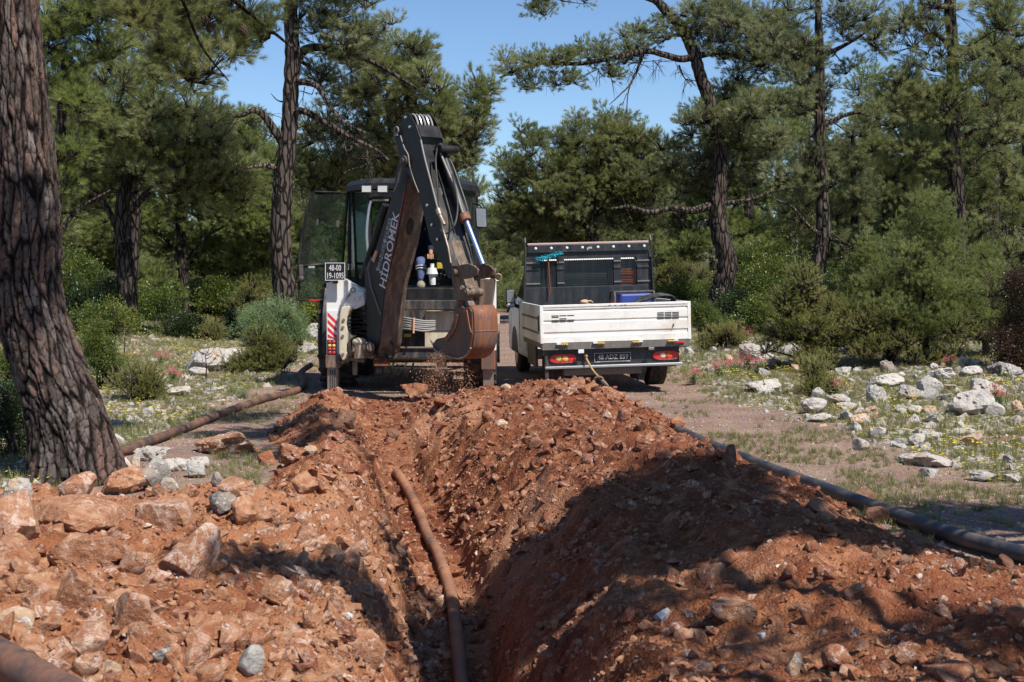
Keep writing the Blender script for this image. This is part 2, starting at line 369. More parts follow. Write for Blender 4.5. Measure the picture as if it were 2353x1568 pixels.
M['redpaint'] = mat_plain('red_reflective', (.70, .04, .035), .45); M['redline'] = mat_plain('dark_red_stripe', (.32, .025, .02), .5)
M['letter'] = mat_plain('white_lettering', (.62, .62, .61), .5); M['letterdim'] = mat_plain('dusty_white_lettering', (.40, .39, .38), .55)
M['plate'] = mat_plain('black_number_plate', (.018, .018, .022), .4); M['white_plain'] = mat_plain('white_plastic', (.74, .74, .74), .4)
M['truck_white'] = mat_paint('truck_white_paint', (.78, .77, .73), .38, (.50, .38, .26), .55, 2.2, lo=.48, hi=.72, streak=False)
M['truck_black'] = mat_paint('truck_black_paint', (.020, .023, .028), .38, (.12, .11, .10), .35, 3)
M['truck_grey'] = mat_paint('truck_grey_rail', (.13, .125, .12), .55, (.26, .18, .12), .7, 5)
M['pinkstrip'] = mat_plain('faded_pink_strip', (.60, .34, .33), .5, 0, .3, 5, (.55, .45, .42))
M['yellowpaint'] = mat_plain('yellow_catch_paint', (.60, .40, .06), .5)
M['blue'] = mat_plain('blue_machine_cover', (.045, .075, .30), .35, 0, .5)
M['turq'] = mat_plain('turquoise_mop_fibre', (.03, .28, .36), .9, 0, .1, 30, (.05, .40, .48))
M['orange'] = mat_plain('orange_fabric', (.75, .14, .05), .8)
M['tanrag'] = mat_plain('tan_cloth', (.62, .36, .22), .9); M['rearglass'] = mat_plain('green_tinted_rear_glass', (.045, .065, .055), .12, 0, .5); M['rope'] = mat_plain('tan_rope', (.50, .33, .16), .9, 0, .1, 40, (.35, .22, .11))
M['wood'] = mat_plain('mop_handle', (.22, .06, .04), .6)
M['skin'] = mat_plain('skin', (.38, .20, .13), .6); M['navy'] = mat_plain('navy_cloth', (.016, .020, .036), .9, 0, .1, 12, (.024, .030, .050))
M['denim'] = mat_plain('blue_work_trousers', (.075, .10, .20), .9, 0, .1, 12, (.10, .13, .25)); M['shoe'] = mat_plain('dusty_shoe', (.26, .22, .17), .85)
M['hair'] = mat_plain('dark_hair', (.012, .010, .009), .7); M['lightgrey'] = mat_plain('reflective_band', (.62, .60, .52), .4)
M['seat'] = mat_plain('dark_seat_fabric', (.03, .03, .033), .85); M['yellowrag'] = mat_plain('yellow_valve_tag', (.55, .40, .05), .6)
M['cone'] = mat_plain('pine_cone_scales', (.075, .05, .035), .9)

# ---------------------------------------------------------------- mesh helpers
def tag(o, label=None, cat=None, group=None, kind=None):
    if label: o['label'] = label
    if cat: o['category'] = cat
    if group: o['group'] = group
    if kind: o['kind'] = kind
    return o
def newobj(name, me, mat=None, parent=None, loc=None):
    o = bpy.data.objects.new(name, me); C.objects.link(o)
    if mat is not None and me is not None:
        me.materials.append(mat)
    if parent is not None: o.parent = parent
    if loc is not None: o.location = loc
    return o
def empty(name, loc=(0, 0, 0), label=None, cat=None, group=None):
    o = bpy.data.objects.new(name, None); C.objects.link(o); o.location = loc; o.empty_display_size = .2
    return tag(o, label, cat, group)
def perp(d):
    d = d.normalized(); a = Vector((0, 0, 1)) if abs(d.z) < .9 else Vector((1, 0, 0))
    x = d.cross(a).normalized(); return x, d.cross(x).normalized()
class MB:
    def __init__(s): s.v = []; s.f = []
    def add(s, vs, fs):
        o = len(s.v); s.v += [Vector(p) for p in vs]; s.f += [tuple(i+o for i in q) for q in fs]; return s
    def box(s, c, size, ax=None):
        c = Vector(c); X, Y, Z = ax or (Vector((1, 0, 0)), Vector((0, 1, 0)), Vector((0, 0, 1)))
        p = [c + X*(sx*size[0]/2) + Y*(sy*size[1]/2) + Z*(sz*size[2]/2) for sz in (-1, 1) for sy in (-1, 1) for sx in (-1, 1)]
        return s.add(p, [(0, 2, 3, 1), (4, 5, 7, 6), (0, 1, 5, 4), (2, 6, 7, 3), (0, 4, 6, 2), (1, 3, 7, 5)])
    def bx(s, x0, x1, y0, y1, z0, z1): return s.box(((x0+x1)/2, (y0+y1)/2, (z0+z1)/2), (x1-x0, y1-y0, z1-z0))
    def prism(s, pts, ext):
        n = len(pts); ext = Vector(ext); a = [Vector(p) for p in pts]; b = [p+ext for p in a]
        return s.add(a+b, [tuple(range(n))[::-1], tuple(range(n, 2*n))] + [(i, (i+1) % n, (i+1) % n+n, i+n) for i in range(n)])
    def tube(s, pts, r, n=10, cap=True, wob=0):
        pts = [Vector(p) for p in pts]; m = len(pts)
        rs = r if isinstance(r, (list, tuple)) else [r]*m
        o = len(s.v); x = None
        for i, p in enumerate(pts):
            d = (pts[min(i+1, m-1)] - pts[max(i-1, 0)]).normalized()
            if x is None: x, y = perp(d)
            else:
                x = (x - d*x.dot(d)).normalized(); y = d.cross(x)
            for k in range(n):
                a = 2*math.pi*k/n; rr = rs[i]*(1+(random.uniform(-wob, wob) if wob else 0))
                s.v.append(p + x*math.cos(a)*rr + y*math.sin(a)*rr)
        for i in range(m-1):
            for k in range(n):
                a = o+i*n+k; b = o+i*n+(k+1) % n; s.f.append((a, b, b+n, a+n))
        if cap: s.f.append(tuple(range(o, o+n))[::-1]); s.f.append(tuple(range(o+(m-1)*n, o+m*n)))
        return s
    def cyl(s, a, b, r, n=20, r2=None): return s.tube([a, b], [r, r if r2 is None else r2], n)
    def ring(s, c, axis, R, r, n=24, k=8):
        c = Vector(c); x, y = perp(Vector(axis)); pts = [c + x*R*math.cos(2*math.pi*i/n) + y*R*math.sin(2*math.pi*i/n) for i in range(n+1)]
        return s.tube(pts, r, k, False)
    def sphere(s, c, r, sc=(1, 1, 1), n=12, ax=None):
        c = Vector(c); o = len(s.v); X, Y, Z = ax or (Vector((1, 0, 0)), Vector((0, 1, 0)), Vector((0, 0, 1)))
        for i in range(n+1):
            th = math.pi*i/n
            for j in range(2*n):
                ph = math.pi*j/n
                s.v.append(c + X*(r*sc[0]*math.sin(th)*math.cos(ph)) + Y*(r*sc[1]*math.sin(th)*math.sin(ph)) + Z*(r*sc[2]*math.cos(th)))
        for i in range(n):
            for j in range(2*n):
                a = o+i*2*n+j; b = o+i*2*n+(j+1) % (2*n); s.f.append((a, a+2*n, b+2*n, b))
        return s
    def build(s, name, mat, parent=None, smooth=False, bevel=0, label=None, kind=None, origin=None):
        """geometry is in the parent's space"""
        me = bpy.data.meshes.new(name); org = Vector(origin) if origin is not None else Vector((0, 0, 0))
        me.from_pydata([tuple(p-org) for p in s.v], [], s.f); me.update()
        bm = bmesh.new(); bm.from_mesh(me); bmesh.ops.recalc_face_normals(bm, faces=bm.faces[:])
        if smooth:
            for f in bm.faces: f.smooth = len(f.verts) <= 4
            for e in bm.edges:
                if len(e.link_faces) == 2 and e.calc_face_angle(0) > .7: e.smooth = False
        bm.to_mesh(me); bm.free()
        o = newobj(name, me, mat, parent); o.location = org
        if bevel:
            m = o.modifiers.new('bevel', 'BEVEL'); m.width = bevel; m.segments = 2; m.limit_method = 'ANGLE'; m.angle_limit = .6
        return tag(o, label, None, None, kind)
def text(name, body, parent, origin, xd, yd, height, mat, length=None, extrude=.002, align='CENTER', shear=0, weight=0):
    cu = bpy.data.curves.new(name, 'FONT'); cu.body = body; cu.size = 1; cu.extrude = 0; cu.align_x = align; cu.align_y = 'CENTER'; cu.shear = shear
    cu.offset = weight; cu.resolution_u = 3
    cu.materials.append(mat)
    o = bpy.data.objects.new(name, cu); C.objects.link(o); bpy.context.view_layer.update()
    w = max(o.dimensions.x, .01)
    xd = Vector(xd).normalized(); yd = Vector(yd); yd = (yd - xd*yd.dot(xd)).normalized(); zd = xd.cross(yd)
    sy = height/.73; sx = (length/w) if length else sy
    cu.extrude = extrude/sy
    m = Matrix((xd*sx, yd*sy, zd*sy)).transposed().to_4x4(); m.translation = Vector(origin)
    bpy.context.view_layer.update()
    me = bpy.data.meshes.new_from_object(o.evaluated_get(bpy.context.evaluated_depsgraph_get()))
    C.objects.unlink(o); bpy.data.objects.remove(o); o = bpy.data.objects.new(name, me); C.objects.link(o)
    if not me.materials: me.materials.append(mat)
    o.parent = parent; o.matrix_local = m
    return o
# ---------------------------------------------------------------- ground sheet
def build_ground():
    ys = [-40.]
    while ys[-1] < 2.2: ys.append(ys[-1] + max(.05, abs(ys[-1]-2.2)*.12))
    while ys[-1] < 20: ys.append(ys[-1]*1.0042)
    while ys[-1] < 420: ys.append(ys[-1]*1.016)
    xs = list(np.arange(0, 3.3, .0225))
    st = .0225
    while xs[-1] < 320: st *= 1.055; xs.append(xs[-1]+st)
    xs = np.array([-x for x in xs[:0:-1]] + xs); ys = np.array(ys)
    X, Y = np.meshgrid(xs, ys); Z, soil, m, ins = H(X, Y, True, True)
    # small sideways shove of the loose soil so that faces are not a pure height field
    k = soil*(Y < 20)*(Y > 2)
    X2 = X + k*.025*fbm2(X*6, Y*6, 3, 201); Y2 = Y + k*.03*fbm2(X*6+9, Y*6, 3, 211)
    ny, nx = X.shape
    me = bpy.data.meshes.new('ground')
    me.vertices.add(nx*ny); me.vertices.foreach_set('co', np.stack([X2, Y2, Z], -1).astype(np.float32).ravel())
    i = (np.arange(ny-1)[:, None]*nx + np.arange(nx-1)[None]).ravel()
    q = np.stack([i, i+1, i+nx+1, i+nx], -1).astype(np.int32).ravel()
    me.loops.add(len(q)); me.loops.foreach_set('vertex_index', q)
    n = len(q)//4; me.polygons.add(n); me.polygons.foreach_set('loop_start', np.arange(n, dtype=np.int32)*4)
    me.polygons.foreach_set('use_smooth', np.ones(n, bool)); me.update(calc_edges=True)
    for nm, a in (('soil', soil), ('meadow', m), ('dry', .75*soil*sstep((trench_c(Y)-X-.15)/.5)), ('litter', sstep((Y-30)/12)*sstep(m*1.5+(Y-50)/10))):
        at = me.attributes.new(nm, 'FLOAT', 'POINT'); at.data.foreach_set('value', a.astype(np.float32).ravel())
    o = newobj('ground', me, M['ground']); tag(o, 'stony ground with gravel road, red soil heaps and an open trench', None, None, 'structure')
build_ground()

# ---------------------------------------------------------------- rocks
def rock_mesh(name, seed, sc=(1, 1, 1), sub=4, planes=11, rough=.10, pits=0):
    r = random.Random(seed)
    bm = bmesh.new(); bmesh.ops.create_icosphere(bm, subdivisions=sub, radius=1)
    me = bpy.data.meshes.new(name); bm.to_mesh(me); bm.free()
    co = np.empty(len(me.vertices)*3); me.vertices.foreach_get('co', co); co = co.reshape(-1, 3)
    n = np.array([Vector((r.gauss(0, 1), r.gauss(0, 1), r.gauss(0, 1))).normalized() for _ in range(planes)])
    dd = np.array([r.uniform(.34, .78) for _ in range(planes)])
    t = co @ n.T; rad = np.min(np.where(t > .05, dd/np.maximum(t, .05), 9), 1); rad = np.minimum(rad, 1.05)
    o = seed*7.3
    rad = rad*(1 + rough*fbm3(co[:, 0]*2+o, co[:, 1]*2, co[:, 2]*2, 4, seed) + rough*.5*np.abs(fbm3(co[:, 0]*5+o, co[:, 1]*5, co[:, 2]*5, 3, seed+3)))
    if pits: rad = rad - pits*np.clip(fbm3(co[:, 0]*4+o, co[:, 1]*4, co[:, 2]*4, 3, seed+9)-.15, 0, 1)
    v = co*rad[:, None]; v /= np.abs(v).max(0); v *= .5*np.array(sc)
    me.vertices.foreach_set('co', v.ravel()); me.polygons.foreach_set('use_smooth', np.ones(len(me.polygons), bool)); me.update(); me.set_sharp_from_angle(angle=.36)
    return me
HERO = [rock_mesh('stone', 40+i, (1, 1, 1), 4, 8+i % 4, .08) for i in range(9)]
WORN = [rock_mesh('stone', 80+i, (1, 1, 1), 4, 13, .20, .35) for i in range(6)]
MID = [rock_mesh('stone', 140+i, (1, 1, 1), 3, 9+i % 4, .06) for i in range(8)]
_cache = {}
def mesh_with(me, mat):
    k = (me.name, mat.name)
    if k not in _cache:
        c = me.copy(); c.materials.clear(); c.materials.append(mat); _cache[k] = c
    return _cache[k]
def place_rock(px, py, w, h, mat, label, cat='stone', name=None, kind='hero', yaw=None, tilt=.35, group=None, sink=.24, pos=None, depth=None):
    if pos is None:
        p = G(px, py+h*.35)
        s = p.y/F; kk = 1.32 if kind == 'worn' or mat.startswith('grey') else 1.12; W, Ht = w*s*kk, h*s*kk
    else: p = Vector(pos); W, Ht = w, h
    D = (depth or random.uniform(.7, 1.0))*W
    r = random.Random(int(abs(px*13+py*7)*10) + (0 if pos is None else int(p.x*1000)))
    lib = {'hero': HERO, 'worn': WORN, 'mid': MID}[kind]
    me = mesh_with(r.choice(lib), M[mat])
    big = 'boulder' if W > .45 else 'stone'
    o = bpy.data.objects.new(name or big, me); C.objects.link(o)
    o.scale = (W, D, Ht*1.12)
    o.rotation_euler = (r.uniform(-tilt, tilt)*.6, r.uniform(-tilt, tilt), r.uniform(-.5, .5) if yaw is None else yaw)
    o.location = (p.x, p.y+D*.18, p.z+Ht*(.5-sink)*1.0)
    tag(o, label, cat if cat != 'stone' else big, group); return o
# (px, py, w, h, material, kind, label)
ROCKS = [
 (172,1128,84,62,'redvein','hero','rounded red-dusted boulder with white scratches leaning at the big pine foot'),
 (273,1112,84,58,'red','worn','crumbly red boulder between the big pine and the grey stones'),
 (43,1195,110,104,'redvein','hero','large boulder with a chalk-white face at the left picture edge'),
 (382,1180,128,88,'redplain','hero','smooth orange-red wedge boulder topping the left heap'),
 (175,1192,170,70,'red','hero','broad flat-topped red slab behind the left heap centre'),
 (30,1275,100,74,'redvein','hero','pale-streaked boulder below the chalk-white one at the left edge'),
 (187,1268,190,66,'red','hero','long low red boulder lying across the left heap middle'),
 (308,1282,78,62,'redplain','hero','tilted reddish boulder with a deep dark gap under it'),
 (421,1280,158,106,'redvein','hero','large pale slab with a white-edged corner in left heap centre'),
 (296,1413,92,96,'redvein','hero','triangular stone with a bright white vein in left foreground'),
 (164,1362,84,92,'red','hero','wedge-shaped stone with a dark shaded front in left foreground'),
 (74,1339,88,64,'redvein','hero','pale pink-brown stone left of the wedge-shaped one'),
 (43,1428,92,45,'tan','hero','flat tan and white stone just above the near steel pipe'),
 (195,1483,96,76,'redplain','hero','reddish lump stone beside the near pipe end'),
 (191,1534,64,60,'redplain','hero','dark red stone at the bottom edge right of the near pipe'),
 (250,1534,52,60,'tan','hero','pale pointed stone at the bottom edge near the pipe'),
 (546,1116,88,64,'redvein','hero','domed pinkish boulder at the back of the left heap'),
 (565,1175,60,60,'red','hero','upright split stone with a dark left face on the left heap'),
 (604,1175,45,52,'red','hero','narrow stone leaning against the upright split stone'),
 (503,1163,60,38,'greydark','worn','grey-brown flat stone beside the orange-red wedge boulder'),
 (577,1522,45,45,'grey','hero','blue-grey angular stone in the left foreground soil'),
 (366,1510,36,22,'grey','mid','small flat grey stone left of the blue-grey angular one'),
 (405,1304,32,32,'tan','mid','light tan cube-like stone sitting on the pale slab'),
 (793,1456,66,56,'redvein','hero','pinkish white angular stone near the trench left bank'),
 (798,1417,28,16,'white','mid','thin white chip above the pinkish angular stone'),
 (706,1429,36,42,'red','mid','pale brown upright stone left of the pinkish angular stone'),
 (499,1025,146,52,'redvein','worn','long reddish block with a white patch lying on the road'),
 (616,1055,52,36,'red','hero','orange stone sitting alone on the gravel right of the long block'),
 (674,1050,60,38,'redvein','worn','crumbly red lump next to the trench side on the road'),
 (713,1035,32,18,'tan','mid','flat light stone behind the crumbly red lump'),
 (716,962,32,17,'red','mid','small red stone at the road edge left of the trench'),
 (786,970,74,54,'reddark','worn','dark grey-brown rock embedded in the trench left bank'),
 (706,1112,60,46,'red','hero','pointed orange stone at the rear of the left heap'),
 (344,1045,78,42,'greylight','worn','large pale grey rock at the right of the big pine foot'),
 (292,1070,26,34,'white','hero','white upright stone touching the big pine foot'),
 (312,1070,24,34,'greylight','hero','white leaning stone second from the big pine foot'),
 (355,1082,64,46,'grey','hero','grey rock in front of the large pale grey rock'),
 (409,1070,56,36,'greylight','worn','whitish rounded rock amid the grey stone pile'),
 (349,1108,56,50,'greydark','hero','blue-grey rock lowest in the stone pile by the pine'),
 (449,1087,46,30,'grey','hero','grey flat rock at the right end of the stone pile'),
 (449,1064,52,30,'greylight','worn','tan and white rock behind the grey flat one'),
 (494,1107,30,26,'greydark','mid','small dark grey stone just right of the stone pile'),
 (25,1130,70,56,'grey','hero','big grey boulder at the left edge behind the red heap'),
 (380,1120,40,24,'grey','mid','grey stone between the pile and the orange-red wedge'),
 (470,830,84,62,'grey','worn','tall grey boulder in the meadow left of the bushes'),
 (520,822,72,46,'greylight','worn','pale boulder between the tall grey one and the blue-green bush'),
 (450,855,44,24,'grey','worn','low grey rock at the foot of the tall grey boulder'),
 (545,810,42,26,'tan','worn','tan topped rock just left of the blue-green bush'),
 (405,900,60,22,'greylight','worn','flat pale rock in the flowering left meadow'),
 (717,765,44,50,'grey','worn','grey boulder behind the left wheel of the backhoe'),
 (706,802,44,30,'greylight','worn','pale boulder below the grey one beside the backhoe'),
 (957,902,60,44,'redplain','worn','red soil-caked stone under the digging bucket'),
 (1176,917,48,36,'red','hero','angular stone with dark left side near the heap top'),
 (1319,893,74,36,'redvein','worn','white-speckled lump crowning the right heap'),
 (1257,902,44,38,'red','worn','rounded lump left of the white-speckled crown lump'),
 (1412,907,50,28,'red','hero','smooth stone on the heap crest beside the rope hook'),
 (1233,984,56,36,'red','hero','flat-faced stone in the middle of the sunlit right heap'),
 (1233,1019,36,26,'reddark','hero','dark damp square stone below the flat-faced stone'),
 (1200,998,26,32,'red','mid','upright stone left of the flat-faced stone'),
 (1429,958,32,38,'redvein','hero','upright pinkish stone on the sunlit heap right part'),
 (1472,982,32,24,'red','mid','angular stone right of the upright pinkish stone'),
 (1557,977,34,34,'redplain','hero','orange stone at the far right rim of the heap'),
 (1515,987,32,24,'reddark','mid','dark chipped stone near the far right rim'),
 (1123,958,28,26,'red','mid','dark-sided stone left of the sunlit heap centre'),
 (1157,974,32,18,'tan','mid','flat light stone below the dark-sided stone'),
 (900,1003,32,34,'reddark','hero','brown stone sunk in the trench floor near the digger'),
 (904,1156,52,30,'red','hero','overhanging stone in the left trench bank above the pipe'),
 (1018,922,46,22,'red','worn','rounded red clod right of the digging bucket'),
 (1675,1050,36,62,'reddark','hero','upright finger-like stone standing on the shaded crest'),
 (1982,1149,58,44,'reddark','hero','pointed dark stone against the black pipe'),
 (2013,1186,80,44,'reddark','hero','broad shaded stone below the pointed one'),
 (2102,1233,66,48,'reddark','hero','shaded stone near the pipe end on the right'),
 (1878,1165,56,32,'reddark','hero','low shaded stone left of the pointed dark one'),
 (1685,1400,106,56,'pale','hero','large tan flat-topped stone casting a shadow in right foreground'),
 (1519,1415,42,34,'white','hero','white-faced angular stone at the shadow edge'),
 (1487,1435,38,36,'reddark','hero','dark round stone left of the white-faced stone'),
 (1552,1450,62,32,'redvein','hero','pink-white flat stone below the white-faced stone'),
 (1753,1459,22,14,'white','mid','small white pebble stone in the right foreground soil'),
 (1857,1417,36,48,'red','hero','half-buried reddish stone right of the large tan stone'),
 (2195,1311,66,42,'redvein','hero','white-crusted stone at the sunlit edge on the right'),
 (2045,1320,34,28,'red','mid','small cracked stone left of the white-crusted one'),
 (1815,1320,46,32,'red','hero','stone jutting up on the shadow border above the tan stone'),
 (1633,1320,68,38,'redvein','hero','pale streaked stone on the shadow border at its left'),
 (2331,1425,48,48,'red','hero','reddish stone at the right picture edge'),
 (2086,1498,58,48,'redvein','hero','brown stone with white crust in the lower right'),
 (2294,1534,66,48,'reddark','hero','dark-hollowed stone in the lower right corner'),
 (2180,1550,124,64,'red','hero','big smooth reddish boulder cut by the bottom edge'),
 (1826,1527,32,52,'tan','hero','upright pale sliver stone at the bottom right of the trench'),
 (2170,1381,28,22,'redvein','mid','small pale chip stone right of the foreground centre'),
 (1768,891,78,40,'greylight','worn','smooth pale limestone boulder beside the truck-side shrub'),
 (1730,815,80,34,'grey','worn','flat grey outcrop behind the pink flowers'),
 (1872,938,56,32,'greylight','worn','left block of the pitted limestone cluster'),
 (1878,962,52,20,'greylight','worn','lowest flat block of the limestone cluster'),
 (1927,921,56,20,'grey','worn','long grey block at the back of the limestone cluster'),
 (1946,938,50,18,'greylight','worn','pitted middle block of the limestone cluster'),
 (1944,956,40,24,'grey','worn','grey slanted block in front of the limestone cluster'),
 (1993,953,44,34,'tan','worn','creamy block at the right of the limestone cluster'),
 (2037,847,36,26,'greydark','worn','dark-topped rock under the young pine'),
 (2034,877,70,34,'greylight','worn','deeply pitted white boulder below the young pine'),
 (2097,907,58,28,'grey','worn','broad grey boulder left of the upright pointed one'),
 (2138,903,32,42,'grey','hero','upright pointed grey stone in the right meadow'),
 (2185,890,38,13,'tan','worn','thin orange-tan slab among the grey rocks'),
 (2174,914,36,20,'grey','worn','grey low rock below the orange-tan slab'),
 (2229,930,96,66,'greylight','worn','biggest cracked limestone boulder in the right meadow'),
 (2270,896,64,34,'greylight','worn','pale ledge behind the biggest cracked boulder'),
 (2100,943,34,22,'greylight','worn','pale block in the rock row on the grass'),
 (2133,943,32,24,'tan','worn','tan block in the rock row on the grass'),
 (2136,964,36,18,'greylight','worn','flat block in front of the rock row'),
 (2070,944,24,20,'grey','mid','small grey rock leading the rock row'),
 (2229,854,46,26,'greylight','worn','white-grey rock near the second young pine'),
 (2289,850,46,30,'greydark','worn','dark shaded rock beneath the russet shrub'),
 (2325,856,42,30,'grey','worn','grey rock at the right edge beneath the russet shrub'),
 (2168,862,46,22,'greylight','worn','pale low rock left of the white-grey rock'),
 (2336,972,30,22,'greydark','worn','dark rock at the right edge of the meadow'),
 (2338,943,32,34,'tan','worn','orange-stained rock at the right edge of the meadow'),
 (2212,992,48,26,'greylight','hero','angular white rock below the biggest cracked boulder'),
 (2108,1014,38,26,'greylight','worn','lumpy pale rock, left of a pair in the grass'),
 (2147,1003,42,24,'greylight','worn','lumpy tan-white rock, right of a pair in the grass'),
 (1974,1026,36,26,'grey','hero','cube-shaped grey stone sitting alone on the grass'),
 (2114,1058,122,30,'greylight','worn','wide flat limestone outcrop level with the grass'),
 (2264,1098,56,24,'grey','worn','low grey rock in the grass near the right edge'),
 (2333,1100,42,24,'greylight','worn','pale rock at the right edge low in the grass'),
 (2029,1029,20,10,'grey','mid','small grey pebble stone right of the cube-shaped stone'),
 (2230,1232,40,28,'greydark','mid','shaded grey stone on the road beyond the pipe end'),
 (2300,1245,36,22,'tan','mid','shaded brown stone beyond the pipe at the right edge'),
]
for (px, py, w, h, m_, kd, lb) in ROCKS:
    if px < 720 and py > 1100: m_ = {'red': 'pale', 'redvein': 'palevein', 'redplain': 'palevein'}.get(m_, m_); w *= 1.12; h *= 1.15
    place_rock(px, py, w, h, m_, lb, kind=kd, tilt=.5 if kd == 'hero' else .2)
# unnamed medium stones: groups by the place they lie in
def scatter(n, xr, yr, cond, sizes, mats, label, group, kinds=('mid',), tilt=.8):
    c = 0; tries = 0
    while c < n and tries < n*60:
        tries += 1
        y = math.exp(random.uniform(math.log(yr[0]), math.log(yr[1]))); x = random.uniform(*xr)
        if callable(cond) and not cond(x, y): continue
        s = random.uniform(*sizes)*random.choice((.7, 1, 1, 1.3))
        place_rock(x*100+c, y*100, s, s*random.uniform(.55, .85), random.choice(mats), label, kind=random.choice(kinds), tilt=tilt,
                   group=group, pos=(x, y, hz(x, y)), sink=.3)
        c += 1
inview = lambda x, y: abs(x) < .37*y+.2
def on_left(x, y): return inview(x, y) and x < trench_c(y)-.5 and y < np.interp(x, [-3.4, -1], [8.6, 10])
def on_right(x, y): return inview(x, y) and trench_c(y)+.65 < x < pipe_line(y)-.25
def in_trench(x, y): return abs(x-trench_c(y)) < .6 and y < 17.5 and abs(x-trench_c(y)) > .16
def right_mead(x, y): return x > 3.4 and inview(x, y)
def left_mead(x, y): return x < -3.5 and inview(x, y) and y > 12.5
scatter(36, (-3.2, 0), (4.6, 9.6), on_left, (.07, .18), ['pale', 'palevein', 'red', 'redvein', 'pale'], 'red-dusted broken stone lying loose on the left soil heap', 'broken stones on the left heap', ('mid', 'hero'))
scatter(34, (-1, 2.2), (10, 17.6), on_right, (.07, .16), ['red', 'redvein', 'redvein', 'reddark', 'tan'], 'broken limestone piece on the far part of the right soil heap', 'broken stones on the far right heap')
scatter(22, (0, 3), (4.6, 9.5), on_right, (.05, .14), ['red', 'redvein', 'reddark', 'redplain'], 'red stone in the loose soil of the near right heap', 'stones in the near right heap')
scatter(12, (-2, 1), (5, 17.5), in_trench, (.06, .15), ['red', 'redvein', 'reddark'], 'stone sticking out of the trench wall', 'stones in the trench walls')
scatter(8, (-2.6, -1.2), (14, 18), lambda x, y: trench_c(y)-.9 < x < trench_c(y)-.4, (.07, .15), ['red', 'redvein'], 'red lump on the narrow left bank of the trench', 'lumps on the left trench bank')
scatter(44, (3.2, 12), (9.5, 32), right_mead, (.12, .36), ['greylight', 'grey', 'greylight', 'tan'], 'weathered limestone rock in the right stony meadow', 'limestone rocks in the right meadow', ('worn', 'mid'), .25)
scatter(16, (-12, -3.3), (13, 34), left_mead, (.10, .30), ['greylight', 'grey', 'tan'], 'weathered limestone rock in the left flowering meadow', 'limestone rocks in the left meadow', ('worn', 'mid'), .25)

def bake(name, variants, pts, scl, rots, mat, label, kind='stuff', parent=None, flat=None):
    """joins many small pieces into one mesh"""
    V = []; Fc = []; off = 0; cols = []
    n = len(pts)
    which = rng.integers(0, len(variants), n)
    for vi, (vv, ff) in enumerate(variants):
        idx = np.nonzero(which == vi)[0]
        if not len(idx): continue
        a, b, c = rots[idx, 0], rots[idx, 1], rots[idx, 2]
        ca, sa, cb, sb, cc, sc_ = np.cos(a), np.sin(a), np.cos(b), np.sin(b), np.cos(c), np.sin(c)
        R = np.stack([np.stack([cb*cc, sa*sb*cc-ca*sc_, ca*sb*cc+sa*sc_], -1), np.stack([cb*sc_, sa*sb*sc_+ca*cc, ca*sb*sc_-sa*cc], -1), np.stack([-sb, sa*cb, ca*cb], -1)], -2)
        w = np.einsum('nij,vj->nvi', R, vv)*1.0
        w = w*scl[idx][:, None, :] if scl.ndim == 2 else w*scl[idx][:, None, None]
        w = w + pts[idx][:, None, :]
        V.append(w.reshape(-1, 3)); k = len(vv)
        Fc.append((ff[None] + (off+np.arange(len(idx))*k)[:, None, None]).reshape(-1, 3)); off += len(idx)*k
    V = np.concatenate(V); Fc = np.concatenate(Fc).astype(np.int32)
    me = bpy.data.meshes.new(name); me.vertices.add(len(V)); me.vertices.foreach_set('co', V.astype(np.float32).ravel())
    me.loops.add(len(Fc)*3); me.loops.foreach_set('vertex_index', Fc.ravel()); me.polygons.add(len(Fc))
    me.polygons.foreach_set('loop_start', np.arange(len(Fc), dtype=np.int32)*3); me.update(calc_edges=True)
    if flat is None: flat = True
    me.polygons.foreach_set('use_smooth', np.full(len(Fc), not flat))
    o = newobj(name, me, mat, parent); return tag(o, label, None, None, kind)
def hull(seed, n=12, asp=(1, .8, .6)):
    r = random.Random(seed); bm = bmesh.new()
    for _ in range(n):
        v = Vector((r.gauss(0, 1), r.gauss(0, 1), r.gauss(0, 1))).normalized()*r.uniform(.75, 1)
        bm.verts.new((v.x*.5*asp[0], v.y*.5*asp[1], v.z*.5*asp[2]))
    res = bmesh.ops.convex_hull(bm, input=bm.verts[:]); bmesh.ops.triangulate(bm, faces=bm.faces[:])
    loose = [v for v in bm.verts if not v.link_faces]; bmesh.ops.delete(bm, geom=loose, context='VERTS')
    bm.verts.ensure_lookup_table(); bm.verts.index_update()
    vv = np.array([v.co[:] for v in bm.verts]); ff = np.array([[v.index for v in f.verts] for f in bm.faces]); bm.free(); return vv, ff
HULLS = [hull(i, 11) for i in range(10)]; HS = [hull(50+i, 7) for i in range(6)]
def samp(n, xr, yr, fn):
    out = []; tot = 0
    while tot < n:
        y = np.exp(rng.uniform(math.log(yr[0]), math.log(yr[1]), n*2)); x = rng.uniform(xr[0], xr[1], n*2)
        k = fn(x, y); a = np.stack([x[k], y[k]], -1); out.append(a); tot += len(a)
    a = np.concatenate(out)[:n]; return a
def small(name, n, xr, yr, fn, size, mat, label, var=HULLS, sink=.25, power=2.0):
    a = samp(n, xr, yr, fn); z = H(a[:, 0], a[:, 1])
    s = size[0]*(size[1]/size[0])**(rng.random(n)**power)
    p = np.stack([a[:, 0], a[:, 1], z + s*(.3-sink)], -1)
    rot = rng.uniform(-math.pi, math.pi, (n, 3)); rot[:, :2] *= .35
    return bake(name, var, p, s, rot, mat, label)
vis = lambda x, y: np.abs(x) < .47*y+.6
def f_soil(x, y): z, s, m, i = H(x, y, False, True); return (s > .5) & vis(x, y)
small('soil_crumbs', 11000, (-3.6, 4.5), (4.2, 18.8), f_soil, (.012, .06), M['redplain'], 'loose crumbs and clods of red soil')
